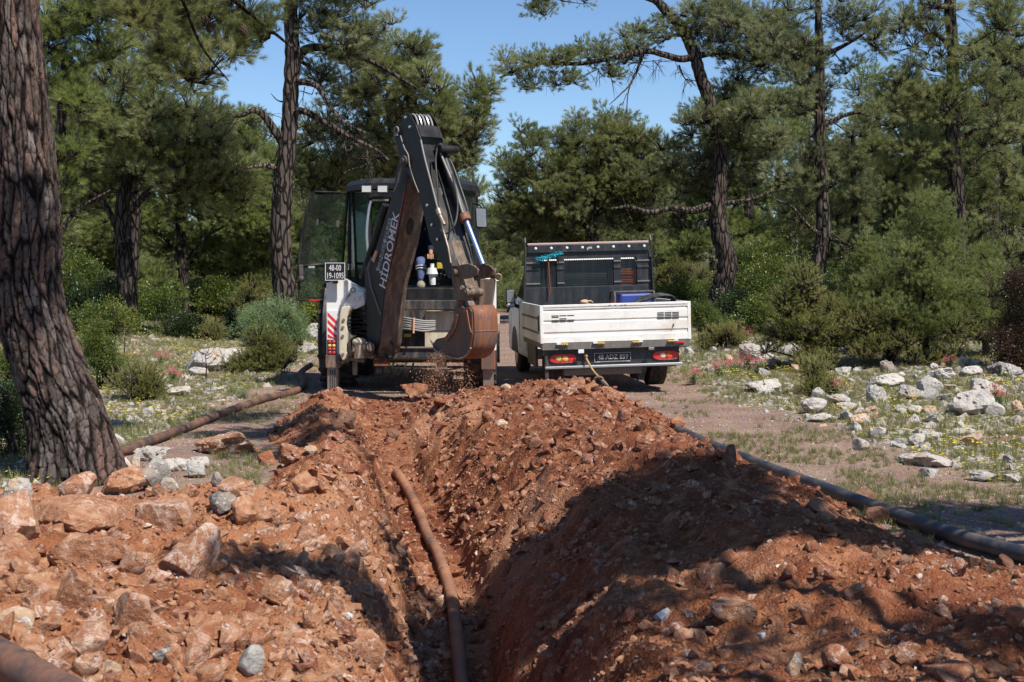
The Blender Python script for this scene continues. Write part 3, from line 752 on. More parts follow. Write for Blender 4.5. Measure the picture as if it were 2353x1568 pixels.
small('rubble', 4200, (-3.6, 4.5), (9.5, 18.8), f_soil, (.03, .20), M['red'], 'small broken stones in the red soil', power=2.6)
f_left = lambda x, y: f_soil(x, y) & (x < trench_c(y))
small('pale_clods', 3000, (-3.6, 0), (4.2, 11), f_left, (.02, .17), M['pale'], 'pale dusty clods and stones of the left heap', power=2.4, sink=.35)
small('veined_clods', 2600, (-3.6, 0), (4.2, 11), f_left, (.03, .22), M['palevein'], 'jagged white-streaked broken stones of the left heap', power=2.4, sink=.3)
small('near_rubble', 2000, (-3.6, 4.5), (4.2, 10), f_soil, (.02, .15), M['red'], 'broken stones in the near red soil', power=3.2)
small('pale_rubble', 3600, (-3.6, 4.5), (4.2, 18.8), f_soil, (.02, .11), M['redvein'], 'small chalk-streaked stones in the red soil')
def f_wall(x, y): u = np.abs(x-trench_c(y)); return (u > .15) & (u < .85) & (y < 17.5) & vis(x, y)
small('wall_rubble', 5200, (-2.4, 1.4), (4.4, 17.5), f_wall, (.02, .13), M['red'], 'stones and clods sticking out of the trench walls', sink=.45, power=2.4)
small('white_chips', 500, (-3.6, 4.5), (4.2, 18.8), f_soil, (.012, .04), M['white'], 'tiny white stone chips in the red soil', HS)
def f_road(x, y): z, s, m, i = H(x, y, False, True); return (s < .4) & (m < .35) & vis(x, y)
small('gravel', 9000, (-5, 5), (8, 40), f_road, (.010, .05), M['tan'], 'loose gravel on the road', HS, .2)
small('pale_gravel', 5000, (-5, 5), (8, 40), f_road, (.010, .05), M['greylight'], 'pale gravel on the road', HS, .2)
def f_mead(x, y): z, s, m, i = H(x, y, False, True); return (s < .3) & (m > .3) & vis(x, y) & (fbm2(x*.7, y*.7, 4, 5) > -.12)
small('scattered_stones', 15000, (-16, 16), (9, 42), f_mead, (.03, .34), M['grey'], 'limestone fragments scattered in the meadow', HULLS, .42, 2.6)
small('scattered_tan_stones', 2500, (-16, 16), (9, 42), f_mead, (.03, .14), M['tan'], 'tan limestone fragments scattered in the meadow', HULLS, .35, 2.2)

# ---------------------------------------------------------------- pipes and hoses on the ground
def smooth(pts, n=8):
    P_ = [Vector(p) for p in pts]; P_ = [P_[0]*2-P_[1]] + P_ + [P_[-1]*2-P_[-2]]; out = []
    for i in range(1, len(P_)-2):
        for k in range(n):
            t = k/n; a, b, c, d = P_[i-1:i+3]
            out.append(.5*((2*b)+(c-a)*t+(2*a-5*b+4*c-d)*t*t+(3*b-a-3*c+d)*t**3))
    out.append(P_[-2]); return out
def pipe(name, pts, r, mat, label, joints=()):
    pts = smooth(pts, 12); m = MB(); m.tube(pts, r, 24)
    o = m.build(name, mat, None, True, origin=pts[0]); tag(o, label, 'pipe')
    for j in joints:
        k = int(j*(len(pts)-1)); k = min(max(k, 1), len(pts)-2); d = (pts[k+1]-pts[k-1]).normalized()
        mm = MB(); mm.tube([pts[k]-d*.022-pts[0], pts[k]-d*.015-pts[0], pts[k]+d*.015-pts[0], pts[k]+d*.022-pts[0]], [r*1.0, r*1.13, r*1.13, r*1.0], 24)
        mm.build('joint', mat, o, True)
    return o
tp = []
for (px, py) in ((908, 1062), (915, 1090), (950, 1150), (985, 1235), (1005, 1270), (1035, 1360), (1048, 1450), (1060, 1568)):
    yy = np.linspace(7, 19, 1200); d = ray(px, py); y = float(yy[np.argmin(np.abs(CAMZ+d.z/d.y*yy-(trench_zb(yy)+.05)))]); tp.append(P(px, py, y))
tp.append(Vector((-.16, 6.6, tp[-1].z-.02))); tp.append(Vector((-.02, 4.6, tp[-1].z)))
tp[0].z = tp[1].z-.10
pipe('water_pipe', tp, .045, M['pipe_mud'], 'muddy pipe laid along the bottom of the open trench', (.14, .27, .38, .5, .6, .7, .8, .92))
rp = [Vector((float(pipe_line(np.array(y)))+o, y, .056)) for y, o in ((18.6, .1), (16.5, .03), (14.6, .06), (12.5, .02), (10.8, .03), (9.6, .0), (8.5, .05), (7.6, .12), (6.4, .1), (4.6, .1), (2.6, .1))]
pipe('water_pipe', rp, .053, M['pipe_black'], 'long black plastic pipe lying on the road right of the heap')
lp = []
for (px, py, dy) in ((270, 1042, 0), (330, 1022, 0), (430, 985, 0), (530, 945, 0), (610, 917, 0), (680, 899, 0), (697, 880, 0), (690, 858, 0)):
    g = G(px, py+7); lp.append(Vector((g.x, g.y, hz(g.x, g.y)+.046)))
g = lp[-1]; lp.append(g+Vector((.10, .5, .10)))
lp.insert(0, lp[0]+Vector((-.8, -.55, 0)))
pipe('water_pipe', lp, .045, M['pipe_rust'], 'rust-brown pipe curving across the grass left of the backhoe', (.25, .48, .7))
a, b = P(-60, 1478, 4.75), P(172, 1612, 4.15)
pipe('steel_pipe', [a+(a-b)*1.2, a, b, b+(b-a)*.6], .062, M['pipe_rust'], 'rusty pipe end crossing the bottom left corner on the heap')
# ================================================================= BACKHOE LOADER
BY = 19.4
BO = P(944, 905, BY); BO.z = 0.0
bh = empty('backhoe_loader', BO, 'white and black backhoe loader digging the trench, its cab door open', 'backhoe')
def b(px, py, Y=BY): return P(px, py, Y) - BO
def bbox(name, x0, x1, y0, y1, Y0, Y1, mat, parent=bh, bevel=.008, label=None):
    """box whose front face spans pixels x0..x1, y0..y1 at depth Y0, going back to depth Y1"""
    a = b(x0, y1, Y0); c = b(x1, y0, Y0); m = MB(); m.bx(a.x, c.x, Y0-BO.y, Y1-BO.y, a.z, c.z)
    return m.build(name, mat, parent, bevel=bevel, label=label)
def bpoly(name, pts, Y0, depth, mat, parent=bh, bevel=.006, label=None):
    m = MB(); m.prism([b(x, y, Y0) for x, y in pts], (0, depth, 0)); return m.build(name, mat, parent, bevel=bevel, label=label)
# rear columns with stabilisers
for side in (0, 1):
    if side == 0:
        col = bpoly('stabiliser_column', [(750, 650), (790, 640), (838, 668), (838, 690), (800, 700), (797, 716), (779, 716), (779, 816), (750, 816)], 19.45, .30, M['white_paint'])
        marker = bbox('warning_panel', 751.5, 775, 714, 781, 19.435, 19.447, M['white_plain'], bevel=0)
        A = b(751.5, 714, 19.434); B = b(775, 781, 19.434); w = B.x-A.x; h = A.z-B.z
        for k in range(4):
            z = A.z-.02-k*h/4; m = MB(); y = A.y-.001
            z0 = z; z1 = z-.125; t = .052
            pts = [(A.x+.006, y, z0), (A.x+.006, y, max(z0-t, B.z+.004)), (B.x-.006, y, max(z1-t, B.z+.004)), (B.x-.006, y, max(z1, B.z+.006))]
            m.prism(pts, (0, .0015, 0)); m.build('red_stripe', M['redpaint'], marker)
        lampo = bbox('tail_light', 752, 772, 781, 816, 19.40, 19.45, M['dusty_black'])
        for i in range(2):
            for j in range(4):
                p = b(757.5+i*9.5, 786.5+j*8.2, 19.397); m = MB(); m.sphere(p, .024, (1, .35, .9), 6); m.build('lens', M['redlens'] if j != 1 else M['amber'], lampo, True)
        sleeve = bbox('stabiliser_sleeve', 748, 781, 816, 846, 19.40, 19.72, M['brown_steel'])
        leg = bbox('stabiliser_leg', 752, 776, 843, 909, 19.46, 19.64, M['bare_steel'])
        for gx in (758, 763, 768): bbox('groove', gx, gx+2, 850, 898, 19.452, 19.46, M['dusty_black'], leg, 0)
    else:
        col = bbox('stabiliser_column', 1112, 1140, 640, 806, 19.5, 19.8, M['white_paint'])
        bbox('tail_light', 1119, 1136, 772, 808, 19.45, 19.5, M['redlens'])
        for sx, sy in ((1136, 716), (1134, 740), (1137, 765)): bbox('red_mark', sx-2, sx+3, sy-4, sy+8, 19.495, 19.5, M['redpaint'], col, 0)
        bbox('stabiliser_sleeve', 1106, 1138, 806, 850, 19.42, 19.75, M['rust'])
        leg = bbox('stabiliser_leg', 1110, 1134, 846, 902, 19.5, 19.68, M['bare_steel'])
# number plate on its stalk
pl = bbox('number_plate', 747, 793, 604, 645, 19.30, 19.315, M['plate'])
A = b(747, 604, 19.298); B = b(793, 645, 19.298); t = .008
m = MB(); y0, y1 = 19.295-BO.y, 19.303-BO.y
m.bx(A.x, B.x, y0, y1, A.z-t, A.z); m.bx(A.x, B.x, y0, y1, B.z, B.z+t); m.bx(A.x, A.x+t, y0, y1, B.z+t, A.z-t); m.bx(B.x-t, B.x, y0, y1, B.z+t, A.z-t)
m.build('plate_border', M['white_plain'], pl)
text('lettering', '48-00', pl, b(770, 616.5, 19.298), (1, 0, 0), (0, 0, 1), .082, M['letter'], .165, weight=.010)
text('lettering', '19-1095', pl, b(770, 634.5, 19.298), (1, 0, 0), (0, 0, 1), .082, M['letter'], .222, weight=.010)
bbox('plate_lamp', 758, 774, 595, 603, 19.32, 19.40, M['dusty_black']); bbox('plate_stalk', 764, 776, 603, 652, 19.33, 19.37, M['dusty_black'])
# sliding frame and rear body
bbox('upper_rail', 838, 1112, 690, 713, 19.50, 19.62, M['dusty_black'], bevel=.012)
bbox('rear_step_panel', 925, 1046, 661, 692, 19.62, 19.70, M['black_paint'], bevel=.02)
bbox('lower_rail', 846, 1112, 798, 824, 19.50, 19.64, M['dusty_black'], bevel=.012)
bbox('lower_rail_lip', 920, 1010, 797, 801, 19.47, 19.50, M['bare_steel'], bevel=.003)
bbox('tank_panel', 976, 1046, 716, 802, 19.66, 20.3, M['cream_paint']); bbox('frame_seam', 976, 1040, 760, 762, 19.652, 19.66, M['dusty_black'], bevel=0)
bbox('inner_frame', 846, 978, 712, 800, 20.0, 20.3, M['dusty_black'])
bbox('fuel_cap', 928, 944, 768, 775, 19.7, 19.8, M['yellowrag'])
bbox('right_frame_plate', 1046, 1112, 640, 806, 19.70, 20.2, M['dusty_black'])
# left carriage casting: cream side plate, clamp and king post
m = MB(); arc = [(797, 702), (812, 706), (806, 716), (798, 730), (796, 745), (799, 760), (806, 771), (818, 772), (806, 780), (797, 792), (796, 808), (806, 822), (800, 832), (786, 828), (779, 812), (778, 760), (780, 722), (785, 706)]
m.prism([b(x, y, 19.33) for x, y in arc], (0, .18, 0)); m.build('carriage_casting', M['cream_paint'], bh, bevel=.015)
m = MB(); pts = [(786, 690), (800, 680), (822, 668), (838, 672), (840, 700), (824, 708), (812, 712), (804, 704), (786, 704)]
m.prism([b(x, y, 19.36) for x, y in pts], (0, .10, 0)); cl = m.build('clamp_plate', M['white_paint'], bh, bevel=.02)
for (x, y, r) in ((793, 689, .022), (812, 688, .022), (822, 687, .024), (830, 680, .014), (798, 701, .02)):
    m = MB(); p = b(x, y, 19.35); m.tube([p+Vector((0, .02, 0)), p+Vector((0, -.018, 0))], r, 8); m.build('bolt', M['silver'], cl, False, .003)
m = MB(); p = b(811, 667, 19.33); m.ring(p, (0, 1, .2), .030, .009, 20); m.tube([b(805, 675, 19.33), b(793, 688, 19.33)], .012, 8); m.build('lock_pin', M['bare_steel'], bh, True)
for (x, y) in ((788, 752), (788, 772), (788, 814), (790, 735)):
    m = MB(); p = b(x, y, 19.33); m.tube([p+Vector((0, .02, 0)), p+Vector((0, -.02, 0))], .022, 6); m.build('bolt', M['bare_steel'], bh, False, .003)
m = MB()
for k in range(7):
    y = 718 + k*8
    m.tube(smooth([b(800, y+2, 19.75), b(815, y+random.uniform(-2, 3), 19.6), b(838, y+random.uniform(-3, 3), 19.7), b(846, y+4, 19.9)], 5), .013, 8)
m.build('hydraulic_hoses', M['hose'], bh, True)
m = MB(); m.cyl(b(826, 788, 19.25), b(828, 822, 19.27), .085, 20); m.sphere(b(826, 786, 19.25), .10, (1, 1, .6)); m.build('king_post', M['cream_paint'], bh, True)
m = MB(); m.ring(b(848, 801, 19.1), (.6, -.8, 0), .07, .028, 24); m.cyl(b(842, 806, 19.2), b(852, 798, 19.0), .055, 18); m.build('swing_pivot', M['brown_steel'], bh, True)
m = MB(); m.tube([b(802, 824, 19.35), b(812, 806, 19.2), b(816, 780, 19.25)], [.03, .028, .03], 10); m.tube([b(786, 834, 19.4), b(800, 824, 19.3), b(838, 829, 19.25)], [.025, .03, .035], 10); m.build('swing_cylinder', M['brown_steel'], bh, True)
bpoly('swing_bracket', [(836, 806), (854, 800), (866, 812), (858, 826), (836, 822)], 19.15, .12, M['brown_steel'])
# bundle of grey hoses with a tie
for k, (a0, a1, e0, e1) in enumerate(((731, 734, 737, 738), (735, 739, 741, 742), (741, 744, 746, 746), (746, 750, 750, 749), (750, 753, 755, 755), (756, 758, 760, 757))):
    m = MB(); m.tube(smooth([b(905, a0-2, 19.55), b(930, a0, 19.42), b(950, a1, 19.38), b(975, e0+1, 19.40), b(1000, e1, 19.48)], 6), .0135, 10)
    m.build('hydraulic_hose', M['hosegrey'], bh, True)
m = MB(); m.tube([b(951, 730, 19.36), b(950, 766, 19.35)], .014, 8); m.build('hose_tie', M['tanrag'], bh)
# ---- cab
CY0, CY1, CY2 = 20.05, 20.75, 22.1
cx0, cx1 = b(847, 600, CY0).x, b(1046, 600, CY0).x; sx0, sx1 = b(803, 600, CY1).x, b(1092, 600, CY1).x
zr = b(900, 438, CY0).z; zf = b(900, 660, CY0).z
outline = [(cx0, CY0), (cx1, CY0), (sx1, CY1), (sx1, CY2), (sx0, CY2), (sx0, CY1)]
outline = [(x, y-BO.y) for x, y in outline]
def outset(o, k, yk=None):
    mx = sum(p[0] for p in o)/len(o); my = sum(p[1] for p in o)/len(o); return [(mx+(x-mx)*k, my+(y-my)*(yk or k)) for x, y in o]
roof = MB(); lv = [(1.00, zr), (1.05, zr+.02), (1.05, zr+.10), (1.00, zr+.155), (.90, zr+.18)]
rings = [[Vector((x, y, z)) for x, y in outset(outline, k)] for k, z in lv]
for r0, r1 in zip(rings, rings[1:]):
    n = len(r0); roof.add(r0+r1, [(i, (i+1) % n, (i+1) % n+n, i+n) for i in range(n)])
roof.add(rings[0], [tuple(range(6))]); roof.add(rings[-1], [tuple(range(6))])
roof.build('cab_roof', M['black_paint'], bh, True, .02)
m = MB(); m.prism([Vector((x, y, zf-.45)) for x, y in outset(outline, 1.0)], (0, 0, .42)); m.build('cab_base', M['dusty_black'], bh, bevel=.02)
for (x, y), (tx, ty) in zip(outline, outset(outline, .97)):
    m = MB(); m.tube([(x, y, zf-.05), (x+(tx-x)*.3, y, (zf+zr)/2), (tx, ty, zr+.02)], .037, 8); m.build('cab_pillar', M['black_paint'], bh, True)
def pane(name, q, mat, parent=bh, t=.006):
    q = [Vector(p) for p in q]; n = (q[1]-q[0]).cross(q[2]-q[0]).normalized(); m = MB(); m.prism(q, n*t); return m.build(name, mat, parent)
for i, j in ((2, 3), (3, 4), (4, 5), (5, 0), (1, 2)):
    (x0, y0), (x1, y1) = outline[i], outline[j]
    if (i, j) == (4, 5): continue
    pane('cab_window', [(x0, y0, zf), (x1, y1, zf), (x1*.985, y1, zr), (x0*.985, y0, zr)], M['glassd'] if (i, j) in ((5, 0), (1, 2)) else M['glass'])
m = MB(); m.tube(smooth([b(853, 462, 19.98), b(848, 480, 19.97), b(843, 530, 19.96), b(845, 575, 19.96), b(850, 615, 19.98)], 5), .020, 8); m.build('grab_rail', M['silver'], bh, True)
bbox('rear_window_header', 847, 1046, 438, 455, 20.0, 20.08, M['black_paint']); bbox('header_strip', 855, 893, 458, 463, 19.98, 20.0, M['bare_steel'], bevel=.004)
for x0, x1 in ((829.5, 854), (866, 891)):
    wl = bbox('work_light', x0, x1, 426, 444, 19.86, 19.93, M['dusty_black'], bevel=.01)
    bbox('light_lens', x0+2, x1-2, 428, 442, 19.85, 19.86, M['lamp'], wl, .004)
text('lettering', '102 B', bh, b(800, 614, 20.35), (1, 0, 0), (0, 0, 1), .09, M['letterdim'], .12)
# mudguard arch over the wheel, wheels
for s, xc in ((-1, b(777, 700, 20.9).x), (1, b(1104, 700, 20.9).x)):
    wheel = empty('rear_wheel', (xc, 21.05-BO.y, .74)); wheel.parent = bh
    tm = MB(); prof = [(-.23, .50), (-.24, .62), (-.21, .70), (-.12, .74), (0, .75), (.12, .74), (.21, .70), (.24, .62), (.23, .50)]; n = 48
    o0 = len(tm.v)
    for i in range(n):
        a = 2*math.pi*i/n
        for (x, r) in prof: tm.v.append(Vector((x, r*math.cos(a), r*math.sin(a))))
    k = len(prof)
    for i in range(n):
        for j in range(k): 
            tm.f.append((i*k+j, ((i+1) % n)*k+j, ((i+1) % n)*k+(j+1) % k, i*k+(j+1) % k))
    for i in range(22):
        for sd in (-1, 1):
            a = 2*math.pi*(i+(.5 if sd > 0 else 0))/22; r = .755
            rad = Vector((0, math.cos(a), math.sin(a))); tan = Vector((0, -math.sin(a), math.cos(a)))
            X_ = (Vector((sd, 0, 0))+tan*.55).normalized(); tm.box(rad*r+Vector((sd*.12, 0, 0)), (.24, .055, .05), (X_, X_.cross(rad).normalized(), rad))
    tm.build('tyre', M['rubber'], wheel, True)
    m = MB(); m.cyl((-.15, 0, 0), (.15, 0, 0), .5, 32); m.cyl((s*.15, 0, 0), (s*.2, 0, 0), .16, 20); m.build('rim', M['cream_paint'], wheel, True)
    arcp = [(xc-s*.06, 21.05-BO.y+.86*math.cos(a), .78+.82*math.sin(a)) for a in np.linspace(-.1, math.pi+.3, 16)]
    m = MB(); m.v = []; 
    for p in arcp: m.v += [Vector(p)+Vector((-.2, 0, 0)), Vector(p)+Vector((.2, 0, 0)), Vector(p)+Vector((.2, 0, .03)), Vector(p)+Vector((-.2, 0, .03))]
    for i in range(len(arcp)-1):
        for j in range(4): m.f.append((i*4+j, i*4+(j+1) % 4, (i+1)*4+(j+1) % 4, (i+1)*4+j))
    m.build('mudguard', M['dusty_black'], bh, True)
    fw = empty('front_wheel', (xc*.86, 23.2-BO.y, .5)); fw.parent = bh
    m = MB(); m.tube([(-.16, 0, 0), (-.14, 0, 0), (.14, 0, 0), (.16, 0, 0)], [.4, .5, .5, .4], 32); m.build('tyre', M['rubber'], fw, True)
    m = MB(); m.cyl((-.165, 0, 0), (.165, 0, 0), .26, 24); m.build('rim', M['cream_paint'], fw, True)
m = MB(); m.bx(-.75, .75, 20.6-BO.y, 23.4-BO.y, .62, .95); m.build('chassis', M['dusty_black'], bh, bevel=.02)
m = MB(); m.cyl((-.95, 21.05-BO.y, .74), (.95, 21.05-BO.y, .74), .13, 16); m.sphere((0, 21.05-BO.y, .72), .24); m.build('rear_axle', M['dusty_black'], bh, True)
m = MB(); m.bx(-.62, .55, 22.2-BO.y, 24.0-BO.y, .95, 1.62); m.build('bonnet', M['white_paint'], bh, bevel=.05)
lb = MB(); prof = [(0, .10), (.35, .08), (.62, .16), (.70, .40), (.60, .78), (.50, .95), (.46, .93), (.55, .72), (.63, .40), (.57, .2), (.33, .13), (0, .14)]
lb.prism([(-1.17, 24.9-BO.y+.5-y, z) for y, z in prof], (2.34, 0, 0)); lb.build('front_loader_bucket', M['bare_steel'], bh)
for s in (-1, 1):
    m = MB(); m.tube([(s*.62, 21.9-BO.y, 1.25), (s*.66, 23.4-BO.y, 1.05), (s*.7, 24.75-BO.y, .45)], .07, 8); m.build('loader_arm', M['white_paint'], bh, True)
for (x0, y0, x1, y1) in ((905, 830, 896, 870), (935, 832, 918, 872), (950, 835, 940, 868), (878, 830, 880, 862)):
    m = MB(); m.tube([b(x0, y0, 19.9), b(x1, y1, 20.0)], .014, 8); m.build('hanging_hose', M['hose'], bh, True)
bbox('underframe_plate', 858, 893, 828, 842, 19.9, 20.1, M['rust']); m = MB(); m.cyl(b(816, 832, 19.7), b(816, 862, 19.7), .035, 12); m.build('drop_cylinder', M['bare_steel'], bh, True)
bpoly('drawbar_bracket', [(1003, 826), (1024, 826), (1028, 850), (1018, 868), (1004, 866)], 19.8, .08, M['bare_steel'])
# ---- open door
dY0, dY1 = 20.62, 20.5
dc = [b(722, 441, 20.3), b(799, 443, 20.7), b(783, 662, 20.7), b(768, 672, 20.65), b(745, 690, 20.5), b(687, 690, 20.3), b(686, 612, 20.3), b(692, 555, 20.3), b(706, 480, 20.3)]
door = empty('door', dc[1]); door.parent = bh
dd = [p-dc[1] for p in dc]
m = MB(); m.tube(dd+[dd[0]], .021, 8); m.build('door_frame', M['black_paint'], door, True)
lo = [dd[6]+Vector((0, 0, -.0)), (dd[1]*.26+dd[2]*.74), dd[2]+Vector((0,0,0)), dd[3], dd[4], dd[5]]
up = [dd[0], dd[1], (dd[1]*.26+dd[2]*.74), dd[6], dd[7], dd[8]]
m = MB(); m.prism(up, (0, .006, 0)); m.build('door_glass', M['glass'], door)
m = MB(); m.prism(lo, (0, .006, 0)); m.build('lower_door_glass', M['glass'], door)
m = MB(); m.tube([dd[6], lo[1]], .026, 6); m.build('door_rail', M['black_paint'], door, True)
m = MB(); p = b(692, 625, 20.25)-dc[1]; m.box(p, (.06, .05, .20)); m.sphere(p+Vector((0, 0, -.1)), .05); m.build('door_handle', M['dusty_black'], door, bevel=.01)
m = MB(); p = b(716, 614, 20.26)-dc[1]; m.box(p, (.09, .006, .03)); m.build('door_label', M['letterdim'], door)
m = MB(); p = b(722, 690, 20.26)-dc[1]; m.box(p, (.16, .01, .025)); m.build('red_reflector', M['redlens'], door)
for (x, y) in ((728, 512), (776, 516)):
    m = MB(); m.box(b(x, y, 20.4)-dc[1], (.05, .04, .10)); m.build('door_catch', M['dusty_black'], door, bevel=.01)
# mirrors and beacon
mr = MB(); mr.tube([b(1085, 468, 20.7), b(1100, 471, 20.5), b(1106, 476, 20.4)], .012, 6); mr.build('mirror_arm', M['black_paint'], bh, True)
m = MB(); m.prism([b(x, y, 20.4) for x, y in ((1091, 476), (1118, 477), (1121, 520), (1118, 526), (1096, 525), (1093, 520))], (0, .05, 0)); mo = m.build('side_mirror', M['black_paint'], bh, bevel=.01)
m = MB(); m.prism([b(x, y, 20.39) for x, y in ((1094, 479), (1116, 480), (1118, 518), (1116, 522), (1098, 521), (1096, 518))], (0, .006, 0)); m.build('mirror_glass', M['silver'], mo)
m = MB(); m.sphere(b(1066, 432, 20.9), .07, (1, 1, 1.1)); m.build('warning_beacon', M['redlens'], bh, True)
# interior
m = MB(); m.bx(*sorted((b(930, 0, 20.6).x, b(990, 0, 20.6).x)), 20.62-BO.y, 21.15-BO.y, zf+.10, zf+.42); m.build('seat', M['seat'], bh, bevel=.05)
m = MB(); m.bx(*sorted((b(932, 0, 21).x, b(988, 0, 21).x)), 21.12-BO.y, 21.25-BO.y, zf+.40, zf+1.05); m.build('seat_back', M['seat'], bh, bevel=.06)
sc = MB(); sc.cyl(b(994.5, 655, 20.15), b(993, 630, 20.15), .042, 16, .05); sc.cyl(b(993, 630, 20.15), b(993, 616, 20.15), .085, 18, .07); sc.cyl(b(993, 616, 20.15), b(993, 606, 20.15), .03, 10); sc.build('control_column', M['white_plain'], bh, True)
bbox('dashboard', 1006, 1040, 600, 656, 20.25, 20.6, M['seat'])
for (x, y) in ((1012, 642), (1021, 645), (1030, 640), (1016, 630), (1028, 628), (1012, 622)):
    m = MB(); m.cyl(b(x, y, 20.2), b(x+1, y-11, 20.15), .010, 8); m.sphere(b(x+1, y-12, 20.15), .016, n=6); m.build('control_lever', M['dusty_black'], bh, True)
bbox('console_box', 1004, 1016, 604, 618, 20.1, 20.2, M['yellowrag'])

# ---- boom, dipper, bucket : worked out in the slewed vertical plane
TH = math.radians(40); D_ = Vector((math.sin(TH), -math.cos(TH), 0)); NL = Vector((-math.cos(TH), -math.sin(TH), 0))
PL0 = P(858, 800, 19.15)                           # a point of the left boom plate
def bp(px, py, off=0.0): return PP(px, py, PL0+NL*off, NL) - BO
def slab(name, pts, off, w, mat, parent, bevel=.008, smoothf=False):
    m = MB(); m.prism([bp(x, y, off) for x, y in pts], -NL*w); return m.build(name, mat, parent, smoothf, bevel)
boom = empty('boom', bp(858, 800)); boom.parent = bh
class Sub:                                          # children of an offset empty
    pass
def rel(mb, e): 
    o = e.location
    mb.v = [v-o for v in mb.v]; return mb
def part(name, mb, mat, e, sm=False, bev=.006, kind=None): return rel(mb, e).build(name, mat, e, sm, bev, kind=kind)
boom_out = [(836.5, 617), (840, 670), (842.5, 708), (844, 788), (854.5, 821), (866, 812), (872.5, 788), (875, 750), (878.5, 716), (884.5, 662), (893.5, 625), (902.6, 588), (910, 559), (922, 490), (932, 439), (938, 395), (936, 362), (922, 356), (913, 380), (905, 434), (884, 505), (861, 581)]
m = MB(); m.prism([bp(x, y, 0) for x, y in boom_out], -NL*.012); part('side_plate', m, M['black_paint'], boom)
m = MB(); m.prism([bp(x, y, -.33) for x, y in [(x+1, y) for x, y in boom_out]], -NL*.012)
# right plate: same world outline shifted across the width
m = MB(); m.prism([bp(x, y, 0)-NL*.35 for x, y in boom_out], -NL*.012); part('side_plate', m, M['brown_steel'], boom)
face = [(866, 812), (872.5, 788), (875, 750), (878.5, 716), (884.5, 662), (893.5, 625), (902.6, 588), (910, 559), (922, 490), (932, 439), (938, 395)]
m = MB()
A = [bp(x, y, 0)-NL*.012 for x, y in face]; Bv = [p-NL*.338 for p in A]; n = len(A)
m.add(A+Bv, [(i, i+1, i+1+n, i+n) for i in range(n-1)]); sol = part('front_plate', m, M['brown_steel'], boom, True, 0)
sm_ = sol.modifiers.new('thickness', 'SOLIDIFY'); sm_.thickness = .012; sm_.offset = 0
back = [(836.5, 617), (840, 670), (842.5, 708), (844, 788)]
back2 = [(913, 380), (905, 434), (884, 505), (861, 581), (836.5, 617)]
for q in (back, back2):
    m = MB(); A = [bp(x, y, 0)-NL*.012 for x, y in q]; Bv = [p-NL*.338 for p in A]; n = len(A)
    m.add(A+Bv, [(i, i+1, i+1+n, i+n) for i in range(n-1)]); o_ = part('back_plate', m, M['black_paint'], boom, True, 0)
# lens-shaped lower opening with pivot tube
m = MB(); c0 = bp(868, 806, -.05); m.cyl(c0, c0-NL*.26, .075, 24); part('pivot_tube', m, M['dusty_black'], boom, True)
m = MB(); c0 = bp(866, 806, -.0)+D_*.03; m.ring(c0-NL*.18, NL, .12, .02, 28); part('hose_loop', m, M['hose'], boom, True)
m = MB(); c0 = (bp(927, 492, 0))-NL*.18-D_*.0; 
fdir = (bp(922, 490)-bp(910, 559)).normalized(); fn = fdir.cross(NL).normalized()
if fn.y > 0: fn = -fn
cc = bp(917, 520, 0)-NL*.17+fn*.012
m.tube([cc+fn*.004, cc+fn*.006], .001, 6)
m.v = []; m.f = []
for k in range(18):
    a = 2*math.pi*k/18; m.v.append(cc+NL*(-.055*math.cos(a))+fdir*(.115*math.sin(a))+fn*.004)
m.f.append(tuple(range(18))); q = [v-fn*.02 for v in m.v[:18]]; m.v += q; m.f.append(tuple(range(18, 36))); m.f += [(i, (i+1) % 18, (i+1) % 18+18, i+18) for i in range(18)]
part('inspection_opening', m, M['plate'], boom, False, 0)
# red stripe and lettering on the side plate
st = [(882.5, 664), (886, 650), (901, 588), (920, 492), (930.5, 440)]
m = MB(); A = [bp(x-1.3, y, .002) for x, y in st]; Bv = [bp(x+.6, y, .002) for x, y in st]; n = len(A); m.add(A+Bv, [(i, i+1, i+1+n, i+n) for i in range(n-1)])
s_ = part('red_stripe', m, M['redline'], boom, False, 0); so = s_.modifiers.new('thickness', 'SOLIDIFY'); so.thickness = .003; so.offset = 0
def boom_text(body, p0, p1, halfw, mat, weight=0, name='lettering'):
    a_, c_ = bp(*p0, .004), bp(*p1, .004); xd = (c_-a_); mid = (a_+c_)/2; yd = bp((p0[0]+p1[0])/2-halfw, (p0[1]+p1[1])/2-halfw*.2, .004)-mid
    h = 2*(yd - xd.normalized()*yd.dot(xd.normalized())).length
    return text(name, body, boom, mid-boom.location, xd, yd, h, mat, xd.length, .0015, weight=weight)
boom_text('HİDROMEK', (879, 662), (911.5, 489), 7.5, M['letter'], .012)
ba, bc = (868, 621), (897, 503)
m = MB(); pts = [bp(864.5, 622, .003), bp(873, 621, .003), bp(901.5, 505, .003), bp(893, 502, .003)]; m.prism(pts, NL*.002); part('model_strip', m, M['letterdim'], boom, False, 0)
tx = boom_text('GENESIS SERIES', (870, 618), (897, 506), 3.6, M['plate'], .01)
tx.location += NL*.004
m = MB(); m.tube([bp(853, 590, .02), bp(845, 618, .02), bp(852, 660, .02), bp(868, 706, .02), bp(875, 724, .02)], [.006]*5, 6); part('hose', m, M['hosegrey'], boom, True, 0)
m = MB(); m.prism([bp(x, y, .05) for x, y in ((853, 598), (862, 575), (866, 578), (858, 604))], -NL*.02); part('tan_bracket', m, M['tanrag'], boom)
m = MB(); c0 = bp(925, 371, .10); m.cyl(c0, c0-NL*.5, .075, 20); m.cyl(c0+NL*.02, c0, .045, 12); part('elbow_pin', m, M['dusty_black'], boom, True)
